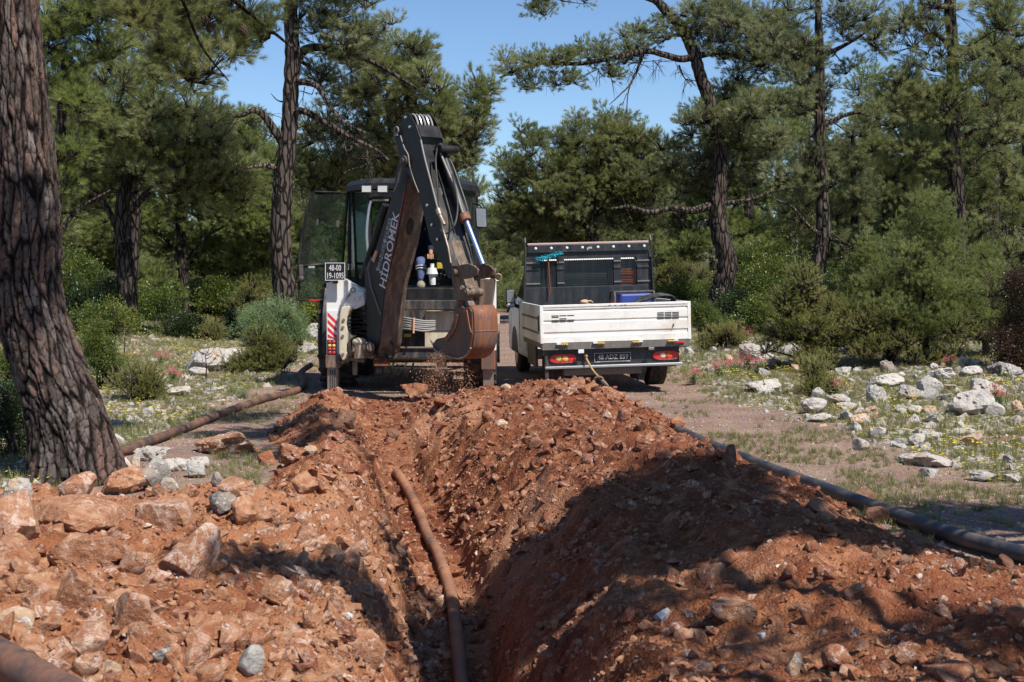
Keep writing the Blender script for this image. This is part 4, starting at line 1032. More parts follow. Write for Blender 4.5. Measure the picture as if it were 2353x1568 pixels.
m = MB(); m.tube([bp(918, 395, .05), bp(912, 425, .05), bp(905, 440, .05)], .010, 6); m.tube([bp(922, 385, .06), bp(915, 420, .06)], .012, 6); part('hose', m, M['hosegrey'], boom, True, 0)
# boom ram behind the boom, seen beside it
m = MB(); m.cyl(bp(858, 640, -.17)-D_*.25, bp(900, 470, -.17)-D_*.12, .06, 16); part('boom_ram', m, M['black_paint'], boom, True)

dip = empty('dipper', bp(925, 371)); dip.parent = bh
DW = .36; DO = .045
left = [(933, 259), (913, 291), (903, 302.5), (904, 312), (910, 328), (917, 357), (930, 385), (961.5, 446), (975.6, 500), (987, 552), (1003, 582), (1014, 606), (1030, 640), (1040, 640), (1037, 608), (1027, 563.5), (1015.6, 528), (1006, 481), (992, 425), (976, 364), (966, 317), (956, 288), (942.7, 263)]
m = MB(); m.prism([bp(x, y, DO) for x, y in left], -NL*.014); part('side_plate', m, M['black_paint'], dip)
m = MB(); m.prism([bp(x, y, DO)-NL*DW for x, y in left], -NL*.014); part('side_plate', m, M['black_paint'], dip)
def across(name, pts, mat, sm=False, w=DW, th=.012, off=DO):
    m = MB(); A = [bp(x, y, off)-NL*.014 for x, y in pts]; Bv = [p-NL*(w-.014) for p in A]; n = len(A)
    m.add(A+Bv, [(i, i+1, i+1+n, i+n) for i in range(n-1)]); o_ = part(name, m, mat, dip, sm, 0)
    s = o_.modifiers.new('thickness', 'SOLIDIFY'); s.thickness = th; s.offset = 0; return o_
across('cross_plate', [(955, 287), (961, 300), (965, 314)], M['black_paint'])
across('inner_plate', [(958, 330), (966, 365), (975, 400), (985, 430)], M['black_paint'])
across('inner_plate', [(984, 428), (1000, 485), (1011, 530), (1024, 570), (1036, 612)], M['dusty_black'])
across('back_plate', [(933, 261), (914, 292), (905, 304)], M['black_paint'])
m = MB(); q0 = bp(957, 292, DO); e = (bp(962, 304, DO)-q0); m.prism([q0-NL*.22, q0-NL*.30, q0-NL*.30+e, q0-NL*.22+e], D_*.006); part('white_sticker', rel(m, dip) if False else m, M['white_plain'], dip, False, 0)
for k in range(5):
    o = .07+k*.058
    pts = [bp(938, 262, DO)-NL*o, bp(944, 272, DO)-NL*o+Vector((0, 0, .03)), bp(950, 284, DO)-NL*o, bp(958, 305, DO)-NL*o-D_*.08]
    m = MB(); m.tube(smooth(pts, 5), .014, 8); part('hydraulic_line', m, M['silver'] if k % 2 else M['hosegrey'], dip, True, 0)
for (x, y) in ((933, 270), (943, 292), (983, 472), (994, 517), (1007, 550)):
    m = MB(); p = bp(x, y, DO); m.cyl(p, p+NL*.02, .018, 8); part('bolt', m, M['silver'], dip, False, 0)
m = MB(); m.ring(bp(911, 300, DO+.03), NL, .045, .010, 16, 6); m.tube([bp(906, 312, DO+.03), bp(914, 310, DO+.03)], .012, 6); part('hose_coupling', m, M['hosegrey'], dip, True, 0)
m = MB(); m.tube(smooth([bp(920, 312, DO+.02), bp(929, 340, DO+.02), bp(938, 357, DO+.02), bp(942, 385, DO+.02), bp(950, 412, DO+.02), bp(962, 443, DO+.02)], 6), .0075, 8); part('steel_line', m, M['hosegrey'], dip, True, 0)
m = MB(); m.tube(smooth([bp(967, 322, DO+.02), bp(976, 364, DO+.025), bp(992, 425, DO+.025), bp(1006, 481, DO+.02)], 6), .011, 8); part('steel_line', m, M['hosegrey'], dip, True, 0)
m = MB(); m.cyl(bp(1006, 481, DO+.03), bp(1010.5, 494, DO+.03), .035, 12); m.cyl(bp(1010.5, 494, DO+.03), bp(1021, 517, DO+.03), .024, 12); part('line_fitting', m, M['bare_steel'], dip, True, 0)
m = MB(); m.tube(smooth([bp(1004, 340, -.1), bp(1001, 370, -.06), bp(1003, 400, -.03), bp(1008, 470, .0), bp(1011, 520, .03), bp(1022, 538, .05), bp(1042, 522, .0), bp(1051, 490, -.1), bp(1050, 450, -.15), bp(1038, 400, -.15)], 6), .012, 8); part('rubber_hose', m, M['hose'], dip, True, 0)
m = MB(); m.tube(smooth([bp(1022, 345, -.3), bp(1040, 380, -.3), bp(1058, 430, -.3), bp(1074, 480, -.3), bp(1076, 500, -.3)], 6), .013, 8); part('rubber_hose', m, M['hose'], dip, True, 0)
m = MB(); m.tube([bp(1018, 528, DO+.02), bp(1030, 570, DO+.02), bp(1036, 605, DO+.03)], .012, 8); part('steel_line', m, M['bare_steel'], dip, True, 0)
# extending stick
stick = [(1020, 552), (1043, 553), (1052, 584), (1066, 620), (1082, 672), (1084, 680), (1074, 690), (1058, 690), (1048, 665), (1036, 610)]
m = MB(); m.prism([bp(x-6, y, -.07) for x, y in stick], -NL*.20); part('stick', m, M['brown_steel'], dip, False, .01)
m = MB(); m.tube([bp(1024, 575, -.05)-NL*.07+D_*.05, bp(1062, 668, -.05)-NL*.07+D_*.05], .022, 10); part('stick_rod', m, M['bare_steel'], dip, True, 0)
# bucket cylinder on the right
cw = -.26
m = MB(); m.cyl(bp(1014, 345, cw), bp(1068, 498, cw), .062, 24); m.cyl(bp(1010, 338, cw), bp(1018, 352, cw), .075, 20); c0 = bp(1010, 342, cw+.14); m.cyl(c0, c0-NL*.28, .05, 16); part('cylinder_barrel', m, M['black_paint'], dip, True, 0)
m = MB(); m.cyl(bp(1066, 493, cw), bp(1071.5, 508, cw), .070, 24); part('cylinder_gland', m, M['rust'], dip, True, 0)
m = MB(); m.cyl(bp(1071, 506, cw), bp(1110, 608, cw), .030, 20); part('cylinder_rod', m, M['chrome'], dip, True, 0)
m = MB(); m.tube([bp(1012, 352, cw+.09), bp(1045, 430, cw+.09), bp(1064, 490, cw+.09)], .014, 8); m.tube([bp(1020, 350, cw-.08), bp(1048, 420, cw-.08), bp(1066, 478, cw-.08)], .012, 8); part('cylinder_pipe', m, M['hosegrey'], dip, True, 0)
# linkage
lk = empty('bucket_linkage', bp(1090, 625)); lk.parent = bh
lev = [(1037, 628), (1041, 618), (1054, 609), (1072, 606), (1086, 611), (1095, 620), (1092, 632), (1075, 640), (1062, 642), (1045, 636)]
for off in (-.02, -.27):
    m = MB(); m.prism([bp(x, y, 0)+NL*off for x, y in lev], -NL*.03); part('lever_plate', m, M['brown_steel'], lk, False, .006)
m = MB(); c0 = bp(1040, 627, .03); m.cyl(c0, c0-NL*.36, .045, 18); part('lever_pin', m, M['brown_steel'], lk, True, 0)
ta, tb = b(1092, 624, 17.95), b(1141, 629, 17.9)
m = MB(); m.cyl(ta, tb, .052, 20); m.cyl(ta, ta+(tb-ta)*.14, .066, 20); m.cyl(ta+(tb-ta)*.45, ta+(tb-ta)*.55, .062, 20); m.cyl(tb-(tb-ta)*.12, tb, .070, 20); part('cross_tube', m, M['brown_steel'], lk, True, 0)
m = MB(); m.ring(tb+Vector((.02, -.03, -.05)), (0, 1, 0), .045, .010, 16, 6); part('shackle', m, M['bare_steel'], lk, True, 0)
lkp = [(1096, 636), (1104, 640), (1124, 642), (1136, 633), (1132, 668), (1126, 714), (1086, 712), (1087, 690), (1092, 662)]
m = MB(); m.prism([b(x, y, 17.86) for x, y in lkp], (.03, .11, 0)); part('link_box', m, M['brown_steel'], lk, False, .012)
m = MB(); m.cyl(b(1087, 713, 17.88), b(1127, 717, 17.86), .058, 20); part('lower_link_tube', m, M['bare_steel'], lk, True, 0)
m = MB(); m.prism([bp(x, y, -.03) for x, y in ((1050, 668), (1060, 660), (1072, 668), (1074, 690), (1084, 712), (1080, 722), (1068, 712), (1056, 700), (1046, 690))], -NL*.10); part('hinge_link', m, M['brown_steel'], lk, False, .012)
for (x, y, r) in ((1057, 665, .05), (1067, 672, .055), (1053, 699, .048)):
    m = MB(); c0 = bp(x, y, .03); m.cyl(c0, c0-NL*.26, r, 18); m.cyl(c0+NL*.012, c0, r*.6, 12); part('hinge_pin', m, M['brown_steel'] if y < 690 else M['rust'], lk, True, 0)
# bucket
bk = empty('bucket', bp(1060, 760)); bk.parent = bh
side = [(1044, 706), (1049, 700), (1058, 700), (1066, 708), (1078, 706), (1084, 716), (1085, 748), (1085.5, 770), (1080, 800), (1070, 816), (1057, 823), (1032, 818), (1008, 809), (997, 798), (994, 790), (1003, 779), (1022, 775), (1034, 757), (1042, 735)]
m = MB(); m.prism([bp(x, y, .03) for x, y in side], -NL*.022); part('bucket_side', m, M['dark_steel'], bk, False, .008)
m = MB(); m.prism([bp(x, y, .03)-NL*.385 for x, y in side], -NL*.022); part('bucket_side', m, M['dark_steel'], bk, False, .008)
shell = [(1076, 704), (1084, 716), (1085.3, 730), (1085.5, 748), (1085.5, 770), (1083, 788), (1080, 800), (1070, 816), (1057, 823), (1044, 821), (1030, 817)]
m = MB(); A = [bp(x, y, .03)-NL*.022 for x, y in shell]; Bv = [p-NL*.365 for p in A]; n = len(A); m.add(A+Bv, [(i, i+1, i+1+n, i+n) for i in range(n-1)])
s_ = part('bucket_shell', m, M['rust'], bk, True, 0); so = s_.modifiers.new('thickness', 'SOLIDIFY'); so.thickness = .018; so.offset = 1
m = MB(); A = bp(1085.6, 762, .03)-NL*.022+D_*.014; Bq = A-NL*.365; m.tube([A, Bq], .010, 6); part('wear_strip', m, M['rust'], bk, True, 0)
m = MB(); m.prism([bp(x, y, .045) for x, y in ((1018, 778), (1036, 760), (1046, 722), (1052, 724), (1044, 762), (1026, 786))], -NL*.018); part('reinforcing_plate', m, M['rust'], bk, False, .006)
m = MB(); m.prism([bp(x, y, .045) for x, y in ((1062, 716), (1072, 712), (1079, 752), (1083, 765), (1076, 765), (1070, 742))], -NL*.018); part('reinforcing_plate', m, M['rust'], bk, False, .006)
m = MB(); m.tube(smooth([bp(996, 800, .045), bp(1010, 811, .045), bp(1034, 820, .045), bp(1057, 824.5, .045), bp(1072, 817, .045), bp(1082, 800, .045)], 4), .014, 8); part('side_cutter_edge', m, M['bare_steel'], bk, True, 0)
for k in range(5):
    o = .0+k*.085; a_ = bp(1006, 806, .02)-NL*o; t_ = bp(993, 788, .02)-NL*o
    m = MB(); m.tube([a_, (a_+t_)/2, t_+(t_-a_)*.3], [.035, .03, .010], 4); part('tooth', m, M['dark_steel'], bk, False, 0)
m = MB(); p = b(1107, 748, 17.6); m.tube([p+Vector((0, 0, .06)), p, p+Vector((.02, -.02, -.06))], [.02, .03, .022], 6); part('eye_hook', m, M['dark_steel'], bk, True, 0)
m = MB(); m.prism([b(x, y, 17.75) for x, y in ((1086, 722), (1126, 722), (1120, 738), (1088, 738))], (0, .10, 0)); part('hanger_plate', m, M['dusty_black'], bk)

# ---- operator
class Skin:
    def __init__(s): s.v = []; s.r = []; s.e = []
    def chain(s, pts, rs, root=None):
        prev = root
        for p, r in zip(pts, rs):
            s.v.append(Vector(p)); s.r.append(r if isinstance(r, tuple) else (r, r)); i = len(s.v)-1
            if prev is not None: s.e.append((prev, i))
            prev = i
        return prev
    def build(s, name, mat, parent, root=0, lv=2):
        me = bpy.data.meshes.new(name); me.from_pydata([tuple(v) for v in s.v], s.e, []); me.update()
        o = newobj(name, me, mat, parent); m = o.modifiers.new('skin', 'SKIN'); m.use_smooth_shade = True
        for i, r in enumerate(s.r):
            me.skin_vertices[0].data[i].radius = r; me.skin_vertices[0].data[i].use_root = (i == root)
        ss = o.modifiers.new('sub', 'SUBSURF'); ss.levels = ss.render_levels = lv; return o
ppos = b(945, 650, 20.62)+BO
pr = empty('person', ppos, 'seated operator in dark navy jacket and blue trousers inside the backhoe cab', 'person')
def q(px, py, Y): return P(px, py, Y)-ppos
pel = q(955, 612, 20.85); che = q(958, 545, 20.75); nk = q(955, 512, 20.72); hd = q(957, 482, 20.66)
kneeR, ankR, toeR = q(967, 598, 20.3), q(968, 648, 20.22), q(967, 659, 20.02)
kneeL, ankL, toeL = q(925, 600, 20.35), q(922, 648, 20.3), q(920, 657, 20.1)
shR, shL = q(982, 532, 20.72), q(930, 532, 20.72); elR, elL = q(990, 562, 20.5), q(925, 565, 20.5); haR, haL = q(990, 582, 20.2), q(940, 585, 20.2)
def legs(sk, root, k, ext=True):
    for hp, kn, an, to in ((q(966, 615, 20.75), kneeR, ankR, toeR), (q(942, 615, 20.75), kneeL, ankL, toeL)):
        sk.chain([hp, (hp+kn)/2, kn, (kn+an)/2, an] + ([to] if ext else []), [.085*k, .08*k, .062*k, .058*k, .045*k] + ([.035] if ext else []), root)
bd = Skin(); bd.chain([pel, (pel+che)/2, che, nk, (nk+hd)/2+Vector((0, 0, -.02)), hd+Vector((0, 0, .02)), hd+Vector((0, -.01, .10))], [(.14, .10), (.13, .10), (.17, .11), .055, .055, (.085, .10), (.07, .08)]); legs(bd, 0, .9, False)
for sh, el, ha in ((shR, elR, haR), (shL, elL, haL)): bd.chain([sh, el, ha, ha+(ha-el).normalized()*.07], [.055, .042, .03, .028], 2)
bd.build('body', M['skin'], pr)
jk = Skin(); jk.chain([pel+Vector((0, 0, .02)), (pel+che)/2, che, nk-Vector((0, 0, .02))], [(.17, .13), (.165, .13), (.20, .14), .075])
for sh, el, ha in ((shR, elR, haR), (shL, elL, haL)): jk.chain([sh, el, ha+(el-ha)*.15], [.075, .062, .048], 2)
jk.build('jacket', M['navy'], pr); tr = Skin(); tr.chain([pel], [(.165, .13)]); legs(tr, 0, 1.2, False); tr.build('trousers', M['denim'], pr)
for an, to in ((ankR, toeR), (ankL, toeL)):
    s_ = Skin(); s_.chain([an+Vector((0, .06, -.03)), an+Vector((0, -.02, -.04)), to], [(.062, .06), (.070, .07), (.058, .045)]); s_.build('shoe', M['shoe'], pr)
for f in (.30, .42):
    p_ = kneeR+(ankR-kneeR)*f; m = MB(); m.ring(p_, ankR-kneeR, .073, .009, 20, 6); m.build('reflective_band', M['lightgrey'], pr, True)
hc = hd+Vector((0, 0, .06))
m = MB(); m.sphere(hc+Vector((0, .015, .03)), .105, (.88, 1.0, .95), 12); m.build('hair', M['hair'], pr, True)
m = MB(); m.sphere(hc+Vector((0, -.105, -.03)), .018, (.8, 1.1, 1.3), 6); m.build('nose', M['skin'], pr, True)
for s in (-1, 1):
    m = MB(); m.sphere(hc+Vector((s*.034, -.088, .0)), .013, (1.2, .6, .8), 6); m.build('eye', M['hair'], pr, True)
    m = MB(); m.sphere(hc+Vector((s*.088, .0, -.02)), .025, (.4, .8, 1.2), 6); m.build('ear', M['skin'], pr, True)
m = MB(); m.sphere(hc+Vector((0, -.09, -.07)), .022, (1.2, .4, .3), 6); m.build('mouth', M['wood'], pr, True)
for ha, el in ((haR, elR), (haL, elL)):
    d_ = (ha-el).normalized(); sd_ = d_.cross(Vector((0, 0, 1))).normalized()
    for k in range(5):
        base = ha+d_*.05+sd_*(-.03+.02*k if k < 4 else .045)
        L_ = (.045, .055, .05, .04, .035)[k]; m = MB(); m.tube([base, base+d_*L_*.6+Vector((0, 0, -.012)), base+d_*L_+Vector((0, 0, -.045))], [.010, .009, .007], 6); m.build('finger', M['skin'], pr, True)

# ================================================================= PICKUP TRUCK
yaw = math.radians(6.2); roll = math.radians(1.5)
rt = Vector((math.cos(yaw)*math.cos(roll), math.sin(yaw)*math.cos(roll), math.sin(roll)))
fw_ = Vector((-math.sin(yaw), math.cos(yaw), 0)); upv = rt.cross(fw_).normalized()
W = P(1240, 703, 19.6); TO = W - rt*(-1.06) - upv*1.22
tk = empty('pickup_truck', (0, 0, 0), 'white dropside pickup truck with black headboard parked beside the backhoe', 'pickup truck')
tk.matrix_world = Matrix((rt, fw_, upv)).transposed().to_4x4(); tk.location = TO
TM = Matrix((rt, fw_, upv)).transposed().to_4x4(); TM.translation = TO; TI = TM.inverted()
def tb_(name, x0, x1, y0, y1, z0, z1, mat, parent=tk, bevel=.006, label=None):
    m = MB(); m.bx(x0, x1, y0, y1, z0, z1); return m.build(name, mat, parent, bevel=bevel, label=label)
def tl(px, py, Y): return TI @ P(px, py, Y)
# bed
tb_('bed_floor', -1.04, 1.04, .04, 2.2, .70, .735, M['truck_grey'])
L, R_ = -1.06, 1.06
tg = empty('tailgate', (0, 0, .70)); tg.parent = tk
def tgp(name, x0, x1, y0, y1, z0, z1, mat, bevel=.004):
    m = MB(); m.bx(x0, x1, y0, y1, z0, z1); return m.build(name, mat, tg, bevel=bevel)
# profiled sheet with raised rails
prof = [(0, .0), (0, .085), (.012, .10), (.012, .135), (.0, .15), (.0, .275), (.014, .29), (.014, .30), (.0, .315), (.0, .42), (.016, .435), (.016, .455), (0, .465), (0, .52), (.035, .52), (.035, 0)]
m = MB(); m.prism([(L+.045, y-.004, z) for y, z in prof], (2.03, 0, 0)); m.build('gate_panel', M['truck_white'], tg, bevel=.002)
tgp('gate_edge', L, L+.045, -.008, .036, -.005, .522, M['truck_white']); tgp('gate_edge', R_-.045, R_, -.008, .036, -.005, .522, M['truck_white'])
tgp('top_rail', L+.045, R_-.045, -.012, .037, .490, .524, M['truck_white'])
for (px0, px1, broken) in ((1266, 1320, True), (1512, 1565, False)):
    xa = (px0-1416)/166; xb = (px1-1416)/166
    m = MB(); sheet_y = -.0065
    for c in range(3):
        for r in range(5):
            xx0 = xa+(xb-xa)*c/3+.006; xx1 = xa+(xb-xa)*(c+1)/3-.006; zz = .255+.105*r/5+.01
            if broken and random.random() < .30: continue
            m.bx(xx0, xx1, sheet_y-.001, sheet_y+.003, zz+.02, zz+.031)
    m.build('vent_slots', M['plate'], tg, kind='stuff')
m = MB()
for (x, z, w) in ((-.10, .47, .04), (-.02, .47, .03), (.06, .468, .04), (.12, .47, .03)): m.bx(x, x+w, -.0145, -.0125, z-.004+.03, z+.002+.03)
m.build('worn_marks', M['truck_grey'], tg)
m = MB(); m.tube([(.81, -.012, .22), (.815, -.03, .20), (.80, -.02, .175)], .008, 6); m.build('latch', M['truck_grey'], tg, True)
for s in (-1, 1):
    x0, x1 = (L, L+.035) if s < 0 else (R_-.035, R_)
    sp = tb_('side_panel', x0, x1, .04, 2.18, .70, 1.22, M['truck_white'])
    for z in (.82, 1.02): 
        m = MB(); xs_ = x0-.006 if s < 0 else x1; m.bx(xs_, xs_+.006, .12, 2.1, z, z+.03); m.build('side_rib', M['truck_grey'], sp)
    m = MB(); xs_ = x0-.02 if s < 0 else x1; m.bx(xs_, xs_+.02, .10, .13, .86, 1.08); m.build('side_latch', M['dusty_black'], sp, bevel=.004)
tb_('rear_rail', L+.02, R_-.02, .0, .06, .60, .695, M['truck_grey'], bevel=.005)
tb_('side_rail', L+.02, L+.06, .06, 2.2, .62, .695, M['truck_grey']); tb_('side_rail', R_-.06, R_-.02, .06, 2.2, .62, .695, M['truck_grey'])
for x in (-.78, -.27, .22, .72):
    hk = tb_('gate_hook', x, x+.10, -.030, .0, .662, .686, M['yellowpaint'])
    for k in range(3):
        m = MB(); m.sphere((x+.015+k*.028, -.034, .678), .014, n=5); m.build('chain_link', M['yellowpaint'], hk, True)
    m = MB(); m.box((x-.03 if x < 0 else x+.12, -.02, .685), (.06, .03, .022)); m.build('hook_plate', M['white_plain'], hk, bevel=.003)
    m = MB(); m.tube([(x+.10, -.03, .665), (x+.09, -.04, .625), (x+.07, -.02, .60)], .006, 6); m.build('hook_wire', M['dusty_black'], hk, True)
tb_('rail_bracket', -.54, -.46, -.02, .0, .545, .598, M['white_plain']); tb_('rail_bracket', .45, .53, -.02, .0, .56, .60, M['bare_steel'])
tb_('marker_lamp', .83, .96, -.03, -.001, .64, .668, M['redlens']); tb_('marker_lamp_base', .88, 1.0, -.04, 0, .59, .61, M['dusty_black'])
# bumper
bm_ = tb_('rear_panel', -.98, .91, .10, .16, .375, .60, M['truck_black']); tb_('bumper_bar', -1.0, .94, .02, .16, .335, .372, M['silver'], bevel=.008)
m = MB(); m.bx(-.95, .9, .25, .6, .30, .62); m.build('spare_carrier', M['truck_black'], tk, bevel=.02)
tb_('tow_beam', -.72, .40, .2, .8, .22, .33, M['truck_grey'], bevel=.02)
for s, cx_ in ((-1, -.745), (1, .715)):
    m = MB(); nseg = 28; pts = []
    for k in range(nseg):
        a = 2*math.pi*k/nseg; ca, sa = math.cos(a), math.sin(a)
        pts.append((cx_+.19*math.copysign(abs(ca)**.55, ca), .075, .475+.066*math.copysign(abs(sa)**.8, sa)))
    m.prism(pts, (0, .05, 0)); tlm = m.build('tail_light', M['redlens'], tk, bevel=.012)
    if s < 0: spots = ((-.055, M['amber'], 1.1), (.035, M['amber'], 1.1))
    else: spots = ((-.045, M['paleLens'], 1.0), (.04, M['orange'], 1.2))
    for dx, mt, k in spots:
        m = MB(); m.sphere((cx_+dx, .076, .475), .042, (k, .25, .85), 10); m.build('lamp_lens', mt, tlm, True)
    m = MB(); m.bx(cx_+(.09 if s < 0 else .10), cx_+(.15 if s < 0 else .155), .070, .0745, .44, .51); m.build('reflector', M['redpaint'], tlm, bevel=.003)
npl = tb_('number_plate', -.30, .215, .085, .098, .405, .535, M['plate'])
m = MB(); t = .006; y0, y1 = .080, .086
m.bx(-.30, .215, y0, y1, .529, .535); m.bx(-.30, .215, y0, y1, .405, .418); m.bx(-.30, -.294, y0, y1, .418, .529); m.bx(.209, .215, y0, y1, .418, .529); m.build('plate_frame', M['letterdim'], npl)
text('lettering', '48 ADZ 859', npl, (-.035, .083, .474), (1, 0, 0), (0, 0, 1), .068, M['letterdim'], .43, weight=.008)
m = MB()
for k in range(16): m.bx(-.22+k*.024, -.22+k*.024+.015, .0785, .0802, .408, .414)
m.build('dealer_line', M['plate'], npl)
# mud flap, wheels, chassis
tb_('corner_post', -1.0, -.95, .05, .12, .04, .60, M['dusty_black']); tb_('mud_flap', -.98, -.62, .45, .47, .06, .5, M['rubber']); tb_('exhaust', -.05+.4, .45, .3, .9, .12, .24, M['dusty_black'])
def wheel(name, x, y, w, r=.335):
    e = empty(name, (x, y, r)); e.parent = tk
    m = MB(); m.tube([(-w/2, 0, 0), (-w/2+.025, 0, 0), (w/2-.025, 0, 0), (w/2, 0, 0)], [r*.86, r, r, r*.86], 40); 
    m.build('tyre', M['rubber'], e, True)
    for gx in (-.25, 0, .25):
        m = MB(); m.tube([(gx*w-.006, 0, 0), (gx*w+.006, 0, 0)], r*1.002, 40); m.build('tread_groove', M['plate'], e, True)
    m = MB(); m.cyl((-w/2-.004, 0, 0), (w/2+.004, 0, 0), r*.6, 24); m.build('rim', M['silver'], e, True)
wheel('rear_wheel', .70, .85, .28); wheel('rear_wheel', -.76, .85, .28); wheel('front_wheel', .80, 4.25, .21); wheel('front_wheel', -.82, 4.25, .21)
tb_('chassis_frame', -.42, .42, .3, 4.6, .42, .60, M['dusty_black']); m = MB(); m.cyl((-.7, .85, .34), (.7, .85, .34), .06, 12); m.sphere((0, .85, .34), .15); m.build('rear_axle', M['dusty_black'], tk, True)
tb_('side_guard', -.97, -.93, 1.35, 2.3, .28, .60, M['truck_grey'])
# cab
cabp = [(2.34, .32), (2.34, 1.18), (4.45, 1.20), (5.15, 1.02), (5.25, .60), (5.2, .32)]
m = MB(); m.prism([(-.95, y, z) for y, z in cabp], (1.9, 0, 0)); cab = m.build('cab', M['truck_white'], tk, bevel=.05)
up_ = MB(); rows = []
for y, z, hw in ((2.36, 1.17, .93), (2.42, 1.80, .80), (2.62, 1.93, .74), (3.55, 1.93, .74), (4.40, 1.19, .90)): rows.append([Vector((-hw, y, z)), Vector((hw, y, z))])
up_.add([p for r_ in rows for p in r_], [(0, 2, 3, 1), (2, 4, 5, 3), (4, 6, 7, 5), (6, 8, 9, 7), (0, 1, 9, 8), (0, 8, 6, 4, 2), (1, 3, 5, 7, 9)]); up_.build('cab_roof', M['truck_white'], cab, bevel=.03)
m = MB(); m.prism([(-.86, 2.335, 1.22), (.86, 2.335, 1.22), (.76, 2.39, 1.84), (-.76, 2.39, 1.84)], (0, -.01, 0)); m.build('rear_window', M['rearglass'], cab)
for s in (-1, 1):
    m = MB(); m.prism([(s*.935, 2.55, 1.21), (s*.815, 2.62, 1.80), (s*.81, 3.5, 1.80), (s*.905, 4.05, 1.26)], (s*.006, 0, .002)); m.build('side_window', M['glassd'], cab)
    m = MB(); m.bx(*sorted((s*.955, s*.96)), 2.5, 2.515, .45, 1.15); m.bx(*sorted((s*.955, s*.96)), 3.45, 3.465, .45, 1.2); m.build('door_gap', M['plate'], cab)
m = MB(); m.prism([(-.96, 4.25+.42*math.cos(a), .34+.42*math.sin(a)) for a in np.linspace(0, math.pi, 14)], (1.92, 0, 0)); m.build('wheel_arch', M['dusty_black'], cab)
ml = tl(1173, 690, 23.1)
m = MB(); m.box(ml+Vector((0, 0, .03)), (.17, .09, .30)); mir = m.build('side_mirror', M['truck_black'], tk, bevel=.045)
m = MB(); m.box(ml+Vector((.0, -.047, .06)), (.12, .006, .19)); m.build('mirror_glass', M['silver'], mir, bevel=.002)
m = MB(); m.box(ml+Vector((0, -.05, -.085)), (.13, .04, .07)); m.build('mirror_lower', M['silver'], mir, bevel=.02)
m = MB(); m.tube([ml+Vector((.06, .02, -.08)), ml+Vector((.25, .05, -.16))], .03, 8); m.build('mirror_arm', M['truck_black'], mir, True)
# headboard
hb = empty('headboard', (0, 2.24, .72)); hb.parent = tk
def hbp(px): return (px-1358)/150.5
def hz_(py): return 1.765-(py-616)/150.5+.0-.72+.03
HWIN = [(hbp(1244), hbp(1284)), (hbp(1301), hbp(1417)), (hbp(1434), hbp(1472))]
z0w, z1w = hz_(671), hz_(606)
def hbx(name, x0, x1, y0, y1, z0, z1, mat, parent=hb, bevel=.004):
    m = MB(); m.bx(x0, x1, y0, y1, z0, z1); return m.build(name, mat, parent, bevel=bevel)
ztop = hz_(571)
hbx('lower_sheet', -1.0, 1.0, 0, .02, 0, z0w, M['truck_black']); hbx('upper_sheet', -.95, .95, 0, .02, z1w, ztop-.13, M['truck_black'])
edges = [-.98]+[e for w_ in HWIN for e in w_]+[.98]
for k in range(0, len(edges), 2): hbx('sheet_panel', edges[k], edges[k+1], 0, .02, z0w, z1w, M['truck_black'], bevel=0)
hbx('top_bar', -.94, .94, -.035, .04, ztop-.135, ztop-.008, M['truck_black'], bevel=.01); hbx('top_strip', -.94, .94, -.02, .035, ztop-.008, ztop+.018, M['pinkstrip'])
for k in range(8):
    p = (hbp(1235+k*36.3), -.036, ztop-.065); m = MB(); m.sphere(p, .022, (1, .5, 1), 8); m.build('bolt', M['white_plain'], hb, True)
m = MB(); m.box((hbp(1362), -.038, ztop-.07), (.055, .004, .03)); m.box((hbp(1356), -.038, ztop-.085), (.02, .004, .04)); m.build('torn_sticker', M['letterdim'], hb)
for zz in (hz_(614), hz_(662)):
    for k in range(0, len(edges), 2): hbx('rib', edges[k], edges[k+1], -.018, 0, zz-.012, zz+.012, M['truck_grey'], bevel=.004)
for zz in (hz_(628),):
    for k in range(0, len(edges), 2): hbx('rib', edges[k], edges[k+1], -.014, 0, zz-.02, zz+.01, M['truck_black'], bevel=.004)
hbx('bottom_rib', -1.0, 1.0, -.04, 0, .10, .30, M['truck_black'], bevel=.01)
for (xa, xb) in HWIN:
    m = MB(); n = max(3, round((xb-xa)/.028)); 
    for i in range(n+1):
        x = xa+(xb-xa)*i/n; m.bx(x-.0035, x+.0035, .006, .010, z0w, z1w)
    nv = round((z1w-z0w)/.030)
    for j in range(nv+1):
        z = z0w+(z1w-z0w)*j/nv; m.bx(xa, xb, .0105, .0145, z-.0035, z+.0035)
    m.build('mesh_grille', M['truck_black'], hb, kind='stuff')
for s in (-1, 1):
    m = MB(); m.prism([(s*1.0, -.09, 0), (s*1.0, .07, 0), (s*.965, .05, ztop+.05), (s*.962, .0, ztop+.11), (s*.965, -.045, ztop+.03)], (s*.022, 0, 0)); m.build('side_flange', M['truck_black'], hb, bevel=.004)
def world_tag(o, *a): return tag(o, *a)
def tthing(name, loc, label, cat, group=None):
    e = empty(name, (0, 0, 0), label, cat, group); e.matrix_world = TM @ Matrix.Translation(loc); return e
